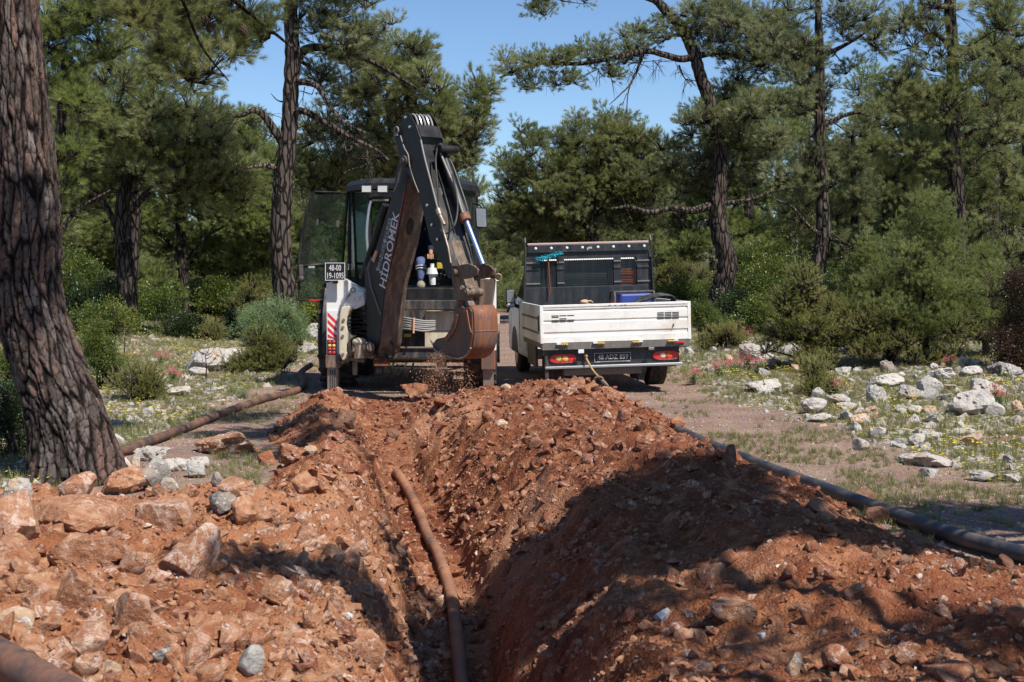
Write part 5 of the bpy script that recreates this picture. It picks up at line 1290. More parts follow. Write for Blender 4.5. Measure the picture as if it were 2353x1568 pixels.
# load
ge = tthing('generator', (.42, 1.0, .737), 'blue-topped portable generator in a black tube frame in the truck bed', 'generator')
m = MB()
for x in (-.28, .30):
    m.tube([(x, -.2, 0), (x, -.2, .56), (x, -.15, .62), (x, .15, .62), (x, .2, .56), (x, .2, 0)], .016, 8)
for y in (-.15, .15): m.tube([(-.28, y, .62), (.30, y, .62)], .016, 8)
m.build('tube_frame', M['dusty_black'], ge, True)
m = MB(); m.bx(-.20, .29, -.17, .17, .40, .60); m.build('fuel_tank', M['blue'], ge, bevel=.035)
m = MB(); m.bx(-.22, .27, -.15, .15, .02, .39); m.build('engine_block', M['dusty_black'], ge, bevel=.02)
for k in range(4):
    m = MB(); y = .35+k*.07; z = .83+.02*k
    pts = [(.15+k*.1, y, 1.16), (.45, y+.05, 1.235+.01*k), (.72, y, 1.30+.008*k), (.88, y+.03, 1.29), (.95, y+.15, 1.2), (.9, y+.3, .95), (.5, y+.3, .78)]
    m.tube(smooth([TM @ Vector(p) for p in pts], 6), .017, 10)
    o = m.build('hose', M['hose'], None, True, origin=TM @ Vector(pts[0]))
    tag(o, 'black hoses coiled beside the blue generator in the truck bed', 'hose', 'hoses in the truck bed')
mp = tthing('mop', (hbp(1263), 2.20, 1.90), 'turquoise mop hanging head-up on the black headboard of the truck', 'mop')
m = MB(); r = random.Random(3)
for k in range(240):
    x = r.uniform(-.20, .20); y0_ = .045*(x/.2); a = Vector((x, -.02+r.uniform(-.02, .02), y0_+r.uniform(-.02, .02))); m.tube([a, a+Vector((r.uniform(-.03, .03), r.uniform(-.03, .01), r.uniform(-.03, .03)))], .007, 4)
m.build('mop_head', M['turq'], mp); m = MB(); m.tube([(0, 0, 0), (.02, -.01, -.52), (.0, 0, -.60)], .012, 8); m.build('handle', M['wood'], mp, True)
rg = tthing('work_glove', ((1350-1380)/155, 1.5, 1.18), 'tan work glove lying on the load near the truck bed middle', 'glove')
m = MB(); m.sphere((0, 0, .03), .07, (1, .8, .55), 8); m.build('palm', M['tanrag'], rg, True)
for k in range(4):
    m = MB(); m.tube([(.04, -.03+.02*k, .04), (.09, -.035+.022*k, .045), (.12, -.04+.022*k, .02)], [.014, .013, .010], 6); m.build('finger', M['tanrag'], rg, True)
tx_ = tthing('tool_box', (-.10, 1.55, .737), 'low dark crate with red and blue tools behind the tailgate', 'crate')
m = MB(); m.bx(-.35, .40, -.2, .2, 0, .40); m.build('crate_body', M['dusty_black'], tx_, bevel=.01)
m = MB(); m.tube([(.1, -.1, .42), (.38, -.05, .44)], .014, 8); m.build('red_handle', M['redpaint'], tx_, True)
m = MB(); m.box((-.05, -.1, .43), (.08, .05, .05)); m.build('blue_fitting', M['turq'], tx_, bevel=.01)
vt = tthing('safety_vest', (.635, 2.32, 1.50), 'orange vest hanging behind the right mesh window of the headboard', 'vest')
for zz in (.0, .13):
    m = MB(); m.box((0, 0, zz), (.24, .008, .075)); m.build('orange_band', M['orange'], vt, bevel=.003)
m = MB(); m.box((0, .012, .06), (.24, .006, .26)); m.build('cloth', M['truck_grey'], vt)
# tow rope
ra, rb = TM @ Vector((-.42, .085, .475)), P(1379, 890, 18.6)
rb = Vector((rb.x, rb.y, max(rb.z, .3)))
ro = empty('tow_rope', ra, 'tan tow rope hanging from the truck rear down to the heap crest', 'rope')
m = MB(); m.tube(smooth([Vector((0, 0, 0)), (rb-ra)*.5+Vector((.0, 0, -.03)), rb-ra], 8), .014, 8); m.build('rope', M['rope'], ro, True)
m = MB(); m.ring(rb-ra+Vector((-.02, -.02, -.03)), (0, 1, .3), .06, .016, 20, 8); m.tube([rb-ra, rb-ra+Vector((.05, -.05, -.05)), rb-ra+Vector((.10, -.06, -.10))], [.02, .03, .02], 8); m.build('hook', M['brown_steel'], ro, True)
m = MB(); m.ring(Vector((0, -.02, .01)), (1, .3, 0), .03, .012, 14, 6); m.sphere(Vector((0, -.01, .03)), .03, n=6); m.build('knot', M['rope'], ro, True)
# soil falling from the bucket
bits = []
r = np.random.default_rng(5); n = 3600
t = r.random(n)**.8; src = np.where(r.random(n) < .65, 0, 1)
A0 = np.array(P(1006, 812, 17.7)); A1 = np.array(P(1060, 826, 17.7)); gz = .15
base = np.where(src[:, None] == 0, A0, A1) + r.normal(0, 1, (n, 3))*np.array([.05, .05, .02])
spread = (.03+.10*t)[:, None]*r.normal(0, 1, (n, 3)); pts = base + spread; pts[:, 2] = base[:, 2]-t*(base[:, 2]-gz)
pts[:, 0] += np.where(src == 0, -.10*t, 0)
bake('falling_soil', HS, pts, .006*(6**(r.random(n)**3)), r.uniform(-3, 3, (n, 3)), M['redplain'], 'red soil pouring from the raised digging bucket')
# ================================================================= FOLIAGE
def _tuftgeo(V, Fc, S, c, ax, nn, ln, w, r, spread=(.35, 1.1), stem=.10, shade=.3):
    ax = ax.normalized(); x, y = perp(ax)
    for _ in range(nn):
        t = r.random(); a = r.uniform(0, 2*math.pi); th = r.uniform(*spread)*(1.15-.5*t)
        base = c + ax*(stem*(t-.6)); d = ax*math.cos(th) + (x*math.cos(a)+y*math.sin(a))*math.sin(th)
        side = d.cross(Vector((r.gauss(0, 1), r.gauss(0, 1), r.gauss(0, 1)))).normalized()*w*.5
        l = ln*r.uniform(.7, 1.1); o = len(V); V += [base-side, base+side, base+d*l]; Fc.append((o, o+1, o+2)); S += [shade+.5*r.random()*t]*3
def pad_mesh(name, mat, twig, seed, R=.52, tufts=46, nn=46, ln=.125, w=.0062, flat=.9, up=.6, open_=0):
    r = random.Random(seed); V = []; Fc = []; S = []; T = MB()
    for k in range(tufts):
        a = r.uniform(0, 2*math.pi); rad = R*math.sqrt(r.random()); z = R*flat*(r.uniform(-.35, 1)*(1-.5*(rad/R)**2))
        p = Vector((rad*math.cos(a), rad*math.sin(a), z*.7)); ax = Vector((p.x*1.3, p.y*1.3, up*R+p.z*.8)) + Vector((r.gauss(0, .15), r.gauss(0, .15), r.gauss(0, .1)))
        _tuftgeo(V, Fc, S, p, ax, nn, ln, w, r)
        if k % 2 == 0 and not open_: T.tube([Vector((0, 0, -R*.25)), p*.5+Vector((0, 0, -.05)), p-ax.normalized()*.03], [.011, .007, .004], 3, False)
    me = bpy.data.meshes.new(name); n0 = len(V); tv = T.v; tf = []
    for q_ in T.f: tf.append(tuple(i+n0 for i in q_))
    me.from_pydata([tuple(v) for v in V]+[tuple(v) for v in tv], [], Fc+tf); me.update()
    me.materials.append(mat); me.materials.append(twig)
    mi = np.zeros(len(Fc)+len(tf), np.int32); mi[len(Fc):] = 1; me.polygons.foreach_set('material_index', mi)
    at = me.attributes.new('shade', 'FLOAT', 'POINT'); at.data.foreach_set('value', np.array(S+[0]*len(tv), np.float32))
    return bpy.data.objects.new(name, me)
def leaf_mesh(name, mat, twig, seed, R=.45, n=1500, ln=.045, w=.026, flat=.9):
    r = random.Random(seed); V = []; Fc = []; S = []
    cl = [Vector((r.gauss(0, 1), r.gauss(0, 1), r.gauss(0, 1))).normalized()*R*r.uniform(.35, 1) for _ in range(26)]
    for _ in range(n):
        c = r.choice(cl); p = c + Vector((r.gauss(0, 1), r.gauss(0, 1), r.gauss(0, 1)))*R*.17; p.z *= flat
        d = (p.normalized()*.8 + Vector((r.gauss(0, .5), r.gauss(0, .5), r.gauss(.3, .5)))).normalized(); s = d.cross(Vector((r.gauss(0, 1), r.gauss(0, 1), r.gauss(0, 1)))).normalized()
        l = ln*r.uniform(.7, 1.2); o = len(V); V += [p, p+d*l*.5+s*w*.5, p+d*l, p+d*l*.5-s*w*.5]; Fc.append((o, o+1, o+2, o+3)); S += [r.random()]*4
    T = MB()
    for c in cl: T.tube([Vector((0, 0, -R*.6)), c*.5, c], [.010, .006, .003], 3, False)
    n0 = len(V); tf = [tuple(i+n0 for i in q_) for q_ in T.f]
    me = bpy.data.meshes.new(name); me.from_pydata([tuple(v) for v in V]+[tuple(v) for v in T.v], [], Fc+tf); me.update()
    me.materials.append(mat); me.materials.append(twig); mi = np.zeros(len(Fc)+len(tf), np.int32); mi[len(Fc):] = 1; me.polygons.foreach_set('material_index', mi)
    at = me.attributes.new('shade', 'FLOAT', 'POINT'); at.data.foreach_set('value', np.array(S+[0]*len(T.v), np.float32))
    return bpy.data.objects.new(name, me)
def group_for(name, objs):
    g = bpy.data.node_groups.new(name, 'GeometryNodeTree')
    g.interface.new_socket('Geometry', in_out='INPUT', socket_type='NodeSocketGeometry'); g.interface.new_socket('Geometry', in_out='OUTPUT', socket_type='NodeSocketGeometry')
    N = g.nodes; gi = N.new('NodeGroupInput'); go = N.new('NodeGroupOutput'); iop = N.new('GeometryNodeInstanceOnPoints'); j = N.new('GeometryNodeJoinGeometry')
    for o in reversed(objs):
        oi = N.new('GeometryNodeObjectInfo'); oi.inputs['Object'].default_value = o; oi.transform_space = 'ORIGINAL'
        gt = N.new('GeometryNodeGeometryToInstance'); g.links.new(oi.outputs['Geometry'], gt.inputs[0]); g.links.new(gt.outputs[0], j.inputs[0])
    def na(nm, t):
        a = N.new('GeometryNodeInputNamedAttribute'); a.data_type = t; a.inputs['Name'].default_value = nm; return a.outputs[0]
    g.links.new(gi.outputs[0], iop.inputs['Points']); g.links.new(j.outputs[0], iop.inputs['Instance']); iop.inputs['Pick Instance'].default_value = True
    g.links.new(na('pick', 'INT'), iop.inputs['Instance Index'])
    er = N.new('FunctionNodeEulerToRotation'); g.links.new(na('rot', 'FLOAT_VECTOR'), er.inputs[0]); g.links.new(er.outputs[0], iop.inputs['Rotation'])
    g.links.new(na('size', 'FLOAT'), iop.inputs['Scale']); g.links.new(iop.outputs[0], go.inputs[0]); return g
def cloud_mesh(name, pts, size, rot, npick):
    me = bpy.data.meshes.new(name); n = len(pts); me.vertices.add(n); me.vertices.foreach_set('co', np.asarray(pts, np.float32).ravel())
    a = me.attributes.new('size', 'FLOAT', 'POINT'); a.data.foreach_set('value', np.asarray(size, np.float32))
    a = me.attributes.new('rot', 'FLOAT_VECTOR', 'POINT'); a.data.foreach_set('vector', np.asarray(rot, np.float32).ravel())
    a = me.attributes.new('pick', 'INT', 'POINT'); a.data.foreach_set('value', rng.integers(0, npick, n).astype(np.int32)); return me
def cloud(name, pts, size, rot, grp, parent=None, kind='stuff', label=None, npick=3):
    o = newobj(name, cloud_mesh(name, pts, size, rot, npick), None, parent); m = o.modifiers.new('spread', 'NODES'); m.node_group = grp
    return tag(o, label, None, None, kind)
def padset(key, matk, twig='barkdark', n=3, **kw):
    return group_for('foliage_'+key, [pad_mesh('needles_'+key, M[matk], M[twig], 300+i+len(key)*17, **kw) for i in range(n)])
def leafset(key, matk, n=3, **kw):
    return group_for('foliage_'+key, [leaf_mesh('leaves_'+key, M[matk], M['barkdark'], 500+i+len(key)*13, **kw) for i in range(n)])
PG = {'pine': padset('pine', 'ndl'), 'blue': padset('blue', 'ndlb'), 'bright': padset('bright', 'ndlg'),
      'young': padset('young', 'ndly', 'barkpale', tufts=34, nn=60, ln=.14, w=.006, flat=1.0, up=1.2, open_=1),
      'near': padset('near', 'ndl', tufts=60, nn=80, ln=.12, w=.0035),
      'fine': padset('fine', 'lfo', R=.35, tufts=70, nn=40, ln=.05, w=.005, flat=1.1, up=.9),
      'green': leafset('green', 'lfg'), 'dark': leafset('dark', 'lfd'), 'bluegreen': leafset('bluegreen', 'lfb', n=3, ln=.055, w=.014), 'russet': leafset('russet', 'lfr', ln=.035, w=.02)}

def ztrees(Y, x): return hz(x, Y)
class Tree:
    """px/py outlines are turned into world points at the tree's own distance"""
    def __init__(s, name, label, Y, trunk, mat='bark', cat='tree', group=None, n=14):
        s.Y = Y; s.sc = Y/F; w = [P(px, py, Y) for px, py, _ in trunk]; base = w[0].copy()
        gz = hz(base.x, Y); base.z = gz-.15; w[0] = base; s.base = Vector((base.x, Y, gz)); s.mat = mat
        s.root = empty(name, s.base, label, cat, group)
        pts = smooth([p-s.base for p in w], 8); rr = np.interp(np.linspace(0, len(trunk)-1, len(pts)), range(len(trunk)), [t[2]*s.sc/2 for t in trunk])
        rr = [r*(1+.05*math.sin(i*1.7)) for i, r in enumerate(rr)]; rr[0] *= 1.25; rr[1] *= 1.15
        s.nodes = [(p, r) for p, r in zip(pts, rr)]
        m = MB(); m.tube(pts, list(rr), n, True, .06); m.build('trunk', M[mat], s.root, True)
    def limb(s, pts, w, dy=0, name='limb', mat=None, skel=True):
        q_ = [P(px, py, s.Y)-s.base for px, py in pts]
        for i, p in enumerate(q_): p.y += dy*i/(len(q_)-1)*1.0
        q_ = smooth(q_, 6); r0 = w*s.sc/2; rr = [r0*(1-.75*i/(len(q_)-1)) for i in range(len(q_))]
        m = MB(); m.tube(q_, rr, 8, True, .05); m.build(name, M[mat or s.mat], s.root, True)
        if skel: s.nodes += list(zip(q_, rr))
    def twigs(s, pts, n, ln, mat=None):
        """bare dead twigs along a line"""
        m = MB(); r = random
        q_ = smooth([P(px, py, s.Y)-s.base for px, py in pts], 6)
        for _ in range(n):
            p = r.choice(q_); d = Vector((r.gauss(0, 1), r.gauss(0, 1), r.gauss(-.5, .8))).normalized(); l = ln*r.uniform(.5, 1.2)
            a = p + d*l*.5 + Vector((0, 0, -.05*l)); e = p + d*l + Vector((0, 0, -.2*l)); m.tube([p, a, e], [.012, .008, .003], 4, False)
            for _k in range(3):
                d2 = (d+Vector((r.gauss(0, .8), r.gauss(0, .8), r.gauss(-.2, .6)))).normalized(); m.tube([a, a+d2*l*.35, a+d2*l*.5+Vector((0, 0, -.08))], [.006, .004, .002], 3, False)
        m.build('dead_twigs', M[mat or s.mat], s.root, kind='stuff')
    def crown(s, blobs, grp, dens=11, size=(.75, 1.25), dz=1.0, wood=True):
        pts = []
        for (px, py, rx, ry, dyy) in blobs:
            c = P(px, py, s.Y+dyy)-s.base; RX, RZ = rx*s.sc, ry*s.sc; RY = (RX*.6+RZ*.4)*dz
            n = max(4, int(dens*(RX*RY*RZ)**.72*1.55))
            for _ in range(n):
                d = Vector((random.gauss(0, 1), random.gauss(0, 1), random.gauss(0, 1))).normalized()*(random.random()**.38)
                pts.append(c+Vector((d.x*RX, d.y*RY, d.z*RZ)))
        sz = [random.uniform(*size) for _ in pts]
        rot = [(random.gauss(0, .45), random.gauss(0, .45), random.uniform(0, 6.28)) for _ in pts]
        cloud('crown', pts, sz, rot, PG[grp], s.root)
        if wood:
            nodes = [p for p, r in s.nodes[3:]]; m = MB(); order = sorted(pts, key=lambda p: min((p-q_).length_squared for q_ in nodes[::3]))
            for i, p in enumerate(order):
                if i % 2 and len(order) > 50: continue
                k = min(range(len(nodes)), key=lambda j: (p-nodes[j]).length_squared + (.6 if nodes[j].z > p.z+.3 else 0))
                a = nodes[k]; L_ = (p-a).length
                if L_ < .15: continue
                mid = (a+p)/2 + Vector((random.gauss(0, .08), random.gauss(0, .08), -.06*L_+random.gauss(0, .06)))*min(L_, 1.2); r0 = min(.012+.014*L_, .05)
                m.tube([a, mid, p+Vector((0, 0, -.12))], [r0, r0*.65, .008], 5, False); nodes += [mid, p]
            m.build('branches', M[s.mat], s.root, True, kind='stuff')
        return s

# --- big pine on the left, close to the camera, with real bark plates
def big_pine():
    Y = 11.6; sc = Y/F
    ctr = [(205, 1190, 262), (196, 1130, 228), (182, 1080, 200), (166, 1000, 190), (142, 920, 192), (117, 850, 192), (92, 780, 186), (74, 710, 174), (66, 640, 166), (66, 560, 166), (64, 480, 166), (56, 380, 160), (46, 270, 152), (34, 150, 144), (24, 20, 138), (16, -150, 130), (40, -400, 120), (70, -700, 96), (80, -1000, 60)]
    w = [P(a, b_, Y) for a, b_, _ in ctr]; base = Vector((w[1].x, Y, hz(w[1].x, Y)))
    root = empty('pine_tree', base, 'thick leaning pine trunk with plated grey-red bark at the left picture edge', 'tree')
    pts = smooth([p-base for p in w], 30); n = 190; m_ = len(pts); rad = np.interp(np.linspace(0, len(ctr)-1, m_), [0, 4, 8, 18], [.92, .91, .84, .84])*np.interp(np.linspace(0, len(ctr)-1, m_), range(len(ctr)), [c[2]*sc/2 for c in ctr])
    pa = np.array([p[:] for p in pts]); arc = np.concatenate([[0], np.cumsum(np.linalg.norm(np.diff(pa, axis=0), axis=1))])
    th = np.linspace(0, 2*np.pi, n, endpoint=False); TH_, S_ = np.meshgrid(th, arc)
    u = TH_/(2*np.pi)*26; v = S_*2.5
    wob_ = .35*fbm2(np.cos(TH_)*2+5, S_*3+np.sin(TH_)*2, 3, 401)
    f1, f2, idr = worley(np.mod(u+wob_*2.2, 26), v+wob_*1.5, 411, per=26); e = f2-f1
    f1b, f2b, idb = worley(np.mod(u*2+wob_*3, 52), v*4.2, 421, per=52); eb = f2b-f1b
    disp = .022*np.clip(e*4.5, 0, 1)**.7 + .010*np.clip(eb*3.5, 0, 1)*(idb > .35)+.018*(idr-.5)+.012*fbm2(np.cos(TH_)*6+S_*4, np.sin(TH_)*6+S_*7, 4, 431)
    flare = .10*(.4+np.cos(TH_*3+1))*np.exp(-np.maximum(S_-.25, 0)/.32)+.06*np.cos(TH_*5)*np.exp(-(S_)/.4)
    R = rad[:, None]*(1+.03*np.cos(TH_*2+S_*1.5)) + disp-.02 + np.clip(flare, -.02, .2)
    V = np.stack([pa[:, 0][:, None]+R*np.cos(TH_), pa[:, 1][:, None]+R*np.sin(TH_), np.broadcast_to(pa[:, 2][:, None], R.shape)], -1)
    me = bpy.data.meshes.new('trunk'); me.vertices.add(m_*n); me.vertices.foreach_set('co', V.astype(np.float32).ravel())
    i = np.arange(m_-1)[:, None]*n; j = np.arange(n)[None]; jn = (j+1) % n
    q_ = np.stack(np.broadcast_arrays(i+j, i+jn, i+n+jn, i+n+j), -1).reshape(-1).astype(np.int32)
    me.loops.add(len(q_)); me.loops.foreach_set('vertex_index', q_); k = len(q_)//4; me.polygons.add(k); me.polygons.foreach_set('loop_start', np.arange(k, dtype=np.int32)*4)
    me.polygons.foreach_set('use_smooth', np.ones(k, bool)); me.update(calc_edges=True)
    for nm, a in (('plate', np.minimum(e, eb*1.6+.05)), ('tone', idr*.7+idb*.3)):
        at = me.attributes.new(nm, 'FLOAT', 'POINT'); at.data.foreach_set('value', a.astype(np.float32).ravel())
    newobj('trunk', me, M['barknear'], root)
    T = Tree.__new__(Tree); T.Y = Y; T.sc = sc; T.base = base; T.root = root; T.mat = 'barkdark'; T.nodes = list(zip(pts, rad))
    T.limb([(80, -300), (200, -240), (330, -170), (440, -90), (520, -30), (600, 30)], 24, 2.5); T.limb([(330, -170), (380, -40), (400, 60), (440, 130)], 12, 1.5)
    T.limb([(78, -420), (-150, -560), (-420, -600)], 40, 1); T.limb([(74, -600), (260, -700), (500, -760)], 36, 3); T.limb([(60, -500), (120, -620), (200, -800)], 30, -2.5)
    T.crown([(400, 10, 120, 60, 1.5), (520, 50, 110, 60, 2.0), (590, 85, 50, 50, 2.2), (390, 110, 50, 50, 1.5), (450, 145, 44, 36, 1.6), (340, 30, 50, 50, 1.2), (470, -80, 160, 70, 2.2), (540, 110, 50, 30, 2.0)], 'near', 60, (.42, .70))
    T.crown([(0, -620, 420, 150, 0), (300, -760, 330, 130, 1), (-380, -640, 260, 120, 0), (120, -950, 360, 140, 0), (150, -760, 260, 110, -2.5)], 'near', 16, (.6, 1.0))
    for (cx_, cy_) in ((343, 32), (362, 52), (330, 20), (470, 48), (482, 62), (505, 40), (560, 70), (380, 10)):
        m = MB(); p = P(cx_, cy_, Y+1.6)-base; m.sphere(p, .040, (.8, .8, 1.25), 8)
        for k in range(40):
            a = k*2.4; z = -1+2*k/39; rr_ = math.sqrt(max(0, 1-z*z)); m.sphere(p+Vector((.033*rr_*math.cos(a), .033*rr_*math.sin(a), .048*z)), .009, n=3)
        m.build('cone', M['cone'], root)
big_pine()

# --- pines measured in the photograph
t = Tree('pine_tree', 'tall dark straight pine with crooked bare limbs behind the backhoe door', 31, [(655, 745, 60), (652, 660, 52), (645, 560, 48), (648, 450, 46), (655, 380, 42), (664, 300, 38), (668, 220, 36), (672, 120, 34), (667, 0, 32), (664, -120, 26), (668, -260, 16)])
t.limb([(668, 180), (684, 130), (702, 108), (740, 104), (790, 118), (840, 128), (900, 160), (950, 190)], 26, 1)
t.limb([(672, 190), (700, 192), (735, 205), (765, 250), (800, 290), (860, 320)], 18, -1)
t.limb([(662, 262), (700, 258), (760, 290), (810, 320), (870, 350), (900, 375)], 18, -.8)
t.limb([(655, 335), (632, 300), (610, 268), (590, 258), (568, 270), (550, 275)], 24, -.6)
t.limb([(640, 390), (620, 382), (600, 385), (575, 392)], 16, -.6, mat='barkpale', skel=False)
t.limb([(690, 140), (715, 155), (735, 190), (740, 220)], 7, 0, 'dead_branch', skel=False); t.limb([(790, 120), (800, 150), (825, 185)], 7, 0, 'dead_branch', skel=False)
t.limb([(668, 235), (640, 232), (622, 215)], 5, 0, 'dead_branch', skel=False); t.limb([(870, 350), (840, 380), (790, 400), (760, 470)], 6, 0, 'dead_branch', skel=False)
t.twigs([(740, 110), (790, 130), (840, 160)], 12, .7); t.twigs([(700, 200), (800, 300), (860, 330)], 18, .8); t.twigs([(550, 270), (600, 262), (640, 330)], 14, .6); t.twigs([(690, 260), (800, 320), (880, 380)], 20, .9)
t.crown([(770, 70, 90, 55, 0), (850, 50, 80, 60, .5), (720, 30, 50, 50, 0), (790, -40, 120, 60, 0), (650, -120, 140, 70, 0), (740, 170, 30, 30, .5), (830, 110, 60, 40, .5), (600, -180, 120, 60, 0), (760, -220, 130, 60, 0)], 'blue', 11)
t = Tree('pine_tree', 'broad light-green pine rising behind the backhoe arm', 36, [(985, 800, 44), (980, 650, 40), (970, 520, 36), (965, 380, 32), (950, 260, 26), (930, 160, 18)])
t.limb([(968, 420), (900, 350), (860, 300)], 18, 1); t.limb([(966, 380), (1040, 330), (1090, 300)], 18, -1); t.limb([(958, 300), (1000, 220), (1040, 190)], 14, 0)
t.crown([(730, 300, 55, 50, 2), (720, 390, 50, 50, 2), (790, 410, 60, 50, 2), (730, 480, 40, 50, 2), (830, 300, 50, 50, 1.5), (830, 140, 60, 50, .5), (800, 220, 50, 40, 1), (870, 100, 46, 40, .5), (900, 190, 62, 72, 0), (960, 150, 55, 50, .5), (935, 110, 36, 34, 0), (975, 215, 70, 60, -.5), (1010, 290, 75, 60, 0), (920, 280, 75, 60, .6), (1060, 300, 60, 55, 0), (1085, 250, 36, 36, 0), (1040, 360, 60, 60, .4), (1060, 430, 45, 50, .4), (970, 360, 80, 60, .8), (900, 370, 80, 60, 1), (1100, 270, 34, 30, 0), (1110, 210, 20, 16, 0), (870, 430, 70, 60, 1.5), (800, 350, 50, 50, 2), (840, 230, 45, 40, 1)], 'pine', 19)
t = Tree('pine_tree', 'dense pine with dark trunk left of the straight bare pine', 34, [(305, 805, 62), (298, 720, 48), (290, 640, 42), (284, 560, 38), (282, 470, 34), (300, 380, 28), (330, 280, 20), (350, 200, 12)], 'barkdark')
t.limb([(286, 560), (240, 470), (180, 420)], 20, 0); t.limb([(284, 500), (380, 420), (450, 380)], 20, -1); t.limb([(300, 400), (420, 300), (500, 280)], 16, 0)
t.limb([(262, 590), (290, 560), (330, 545)], 9, -1, mat='barkpale', skel=False)
t.crown([(230, 300, 90, 80, 0), (300, 210, 90, 70, 0), (380, 250, 80, 60, .4), (440, 310, 80, 60, 0), (340, 330, 110, 70, -.8), (500, 360, 80, 60, 0), (420, 390, 90, 50, -.5), (190, 420, 70, 70, .5), (540, 420, 60, 60, .4), (180, 190, 70, 60, 1), (410, 200, 55, 40, .8), (260, 400, 80, 60, .6), (500, 270, 40, 36, .6), (460, 445, 90, 45, .4), (160, 300, 60, 60, .6)], 'pine', 17)
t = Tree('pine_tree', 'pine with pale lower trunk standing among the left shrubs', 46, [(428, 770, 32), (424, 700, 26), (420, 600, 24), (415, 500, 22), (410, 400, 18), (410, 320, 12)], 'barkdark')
t.limb([(418, 560), (395, 610), (392, 650), (440, 690)], 9, 0, 'dead_branch', skel=False); t.limb([(420, 600), (480, 540), (560, 500)], 12); t.limb([(418, 580), (340, 520), (270, 500)], 12)
t.crown([(560, 300, 60, 50, 0), (600, 390, 50, 60, 0), (560, 470, 60, 50, 0), (620, 480, 40, 60, 0), (520, 420, 60, 50, .5), (610, 560, 50, 60, 1), (400, 430, 90, 60, 0), (480, 480, 90, 50, 0), (330, 500, 90, 55, 0), (560, 500, 80, 60, 0), (430, 560, 80, 40, 1), (570, 590, 70, 55, 1), (250, 560, 80, 60, 1), (500, 600, 80, 50, 1), (180, 540, 60, 60, 1)], 'bright', 16)
t = Tree('pine_tree', 'thin-trunked pine between the two left trunks', 52, [(396, 760, 16), (394, 680, 14), (392, 600, 12), (390, 480, 10), (392, 380, 6)], 'barkdark')
t.crown([(380, 620, 80, 50, 0), (340, 640, 60, 50, 1), (470, 640, 70, 50, 1), (520, 680, 60, 40, 1)], 'pine', 12)
t = Tree('pine_tree', 'bright yellow-green pine just right of the thick left trunk', 27, [(120, 900, 40), (120, 700, 34), (125, 500, 30), (140, 300, 24), (150, 120, 16)], 'barkdark')
t.limb([(122, 560), (160, 480), (220, 430)], 14, 1)
t.crown([(170, 60, 60, 90, 0), (140, 180, 60, 60, 0), (230, 20, 70, 60, 0), (190, 250, 36, 50, 0), (150, 330, 40, 50, 0), (250, 120, 50, 40, .5), (120, 100, 50, 60, 0), (110, 420, 50, 60, 0)], 'bright', 22)
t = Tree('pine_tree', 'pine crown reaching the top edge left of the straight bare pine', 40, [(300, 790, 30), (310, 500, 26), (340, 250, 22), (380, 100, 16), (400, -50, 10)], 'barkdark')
t.crown([(350, 130, 70, 60, 0), (420, 100, 70, 60, 0), (300, 70, 60, 70, 0), (400, 10, 90, 60, 0)], 'blue', 11)
# right side
t = Tree('pine_tree', 'tall sinuous dark pine reaching out a long limb over the truck', 42, [(1644, 728, 62), (1655, 680, 52), (1672, 610, 46), (1655, 540, 42), (1648, 480, 38), (1655, 400, 34), (1657, 320, 32), (1630, 230, 30), (1608, 170, 28), (1595, 125, 27), (1570, 70, 25), (1535, 30, 23), (1490, -20, 20), (1430, -80, 14)])
t.limb([(1596, 132), (1560, 138), (1520, 130), (1480, 125), (1430, 138), (1390, 148), (1330, 160), (1280, 162), (1230, 165), (1180, 185), (1150, 200)], 17, -2)
t.limb([(1600, 130), (1660, 118), (1720, 130), (1790, 150)], 14, 1); t.limb([(1640, 470), (1590, 485), (1540, 480), (1490, 490), (1440, 478), (1400, 484)], 20, -1); t.limb([(1655, 470), (1720, 460), (1780, 440), (1830, 430)], 12, 0)
t.limb([(1480, 95), (1460, 170), (1440, 215), (1433, 275)], 6, -1, 'dead_branch', skel=False); t.limb([(1490, 100), (1450, 190), (1420, 225), (1395, 250)], 6, -1, 'dead_branch', skel=False); t.limb([(1570, 80), (1520, 90), (1485, 100)], 10, -1)
t.limb([(1500, 0), (1420, -14), (1330, -20), (1240, 0)], 14, -2); t.limb([(1560, 150), (1570, 175), (1590, 200)], 5, 0, 'dead_branch', skel=False)
t.twigs([(1480, 100), (1440, 215)], 8, .7); t.twigs([(1240, 170), (1400, 155), (1520, 135)], 26, .7); t.twigs([(1550, 140), (1580, 190)], 12, .7); t.twigs([(1540, 480), (1440, 480)], 16, .7); t.twigs([(1600, 250), (1655, 420)], 10, .8)
t.crown([(1165, 155, 36, 22, -2), (1215, 145, 38, 18, -2), (1205, 185, 40, 18, -2), (1270, 140, 40, 16, -2), (1320, 130, 44, 26, -1.5), (1300, 180, 45, 16, -1.5), (1370, 120, 44, 24, -1), (1420, 105, 50, 32, -.8), (1400, 165, 40, 14, -1), (1480, 70, 60, 36, 0), (1540, 80, 50, 36, 0), (1440, 130, 36, 16, 0), (1600, 50, 60, 40, 0), (1240, 15, 36, 20, -2), (1290, -10, 60, 22, -2), (1220, -10, 40, 16, -2)], 'pine', 15, (.6, 1.0))
t.crown([(1640, 20, 80, 50, 0), (1680, 90, 90, 50, 0), (1740, 60, 70, 60, .8), (1750, 160, 80, 50, .8), (1700, 210, 70, 40, .8), (1690, 270, 75, 50, -.5), (1740, 320, 80, 60, .5), (1620, 300, 50, 60, .5), (1590, 270, 36, 30, 0), (1560, 380, 70, 60, 1), (1720, 400, 80, 60, 1), (1600, 430, 70, 45, 1), (1800, 110, 60, 70, 1), (1640, 380, 60, 50, 2)], 'blue', 15)
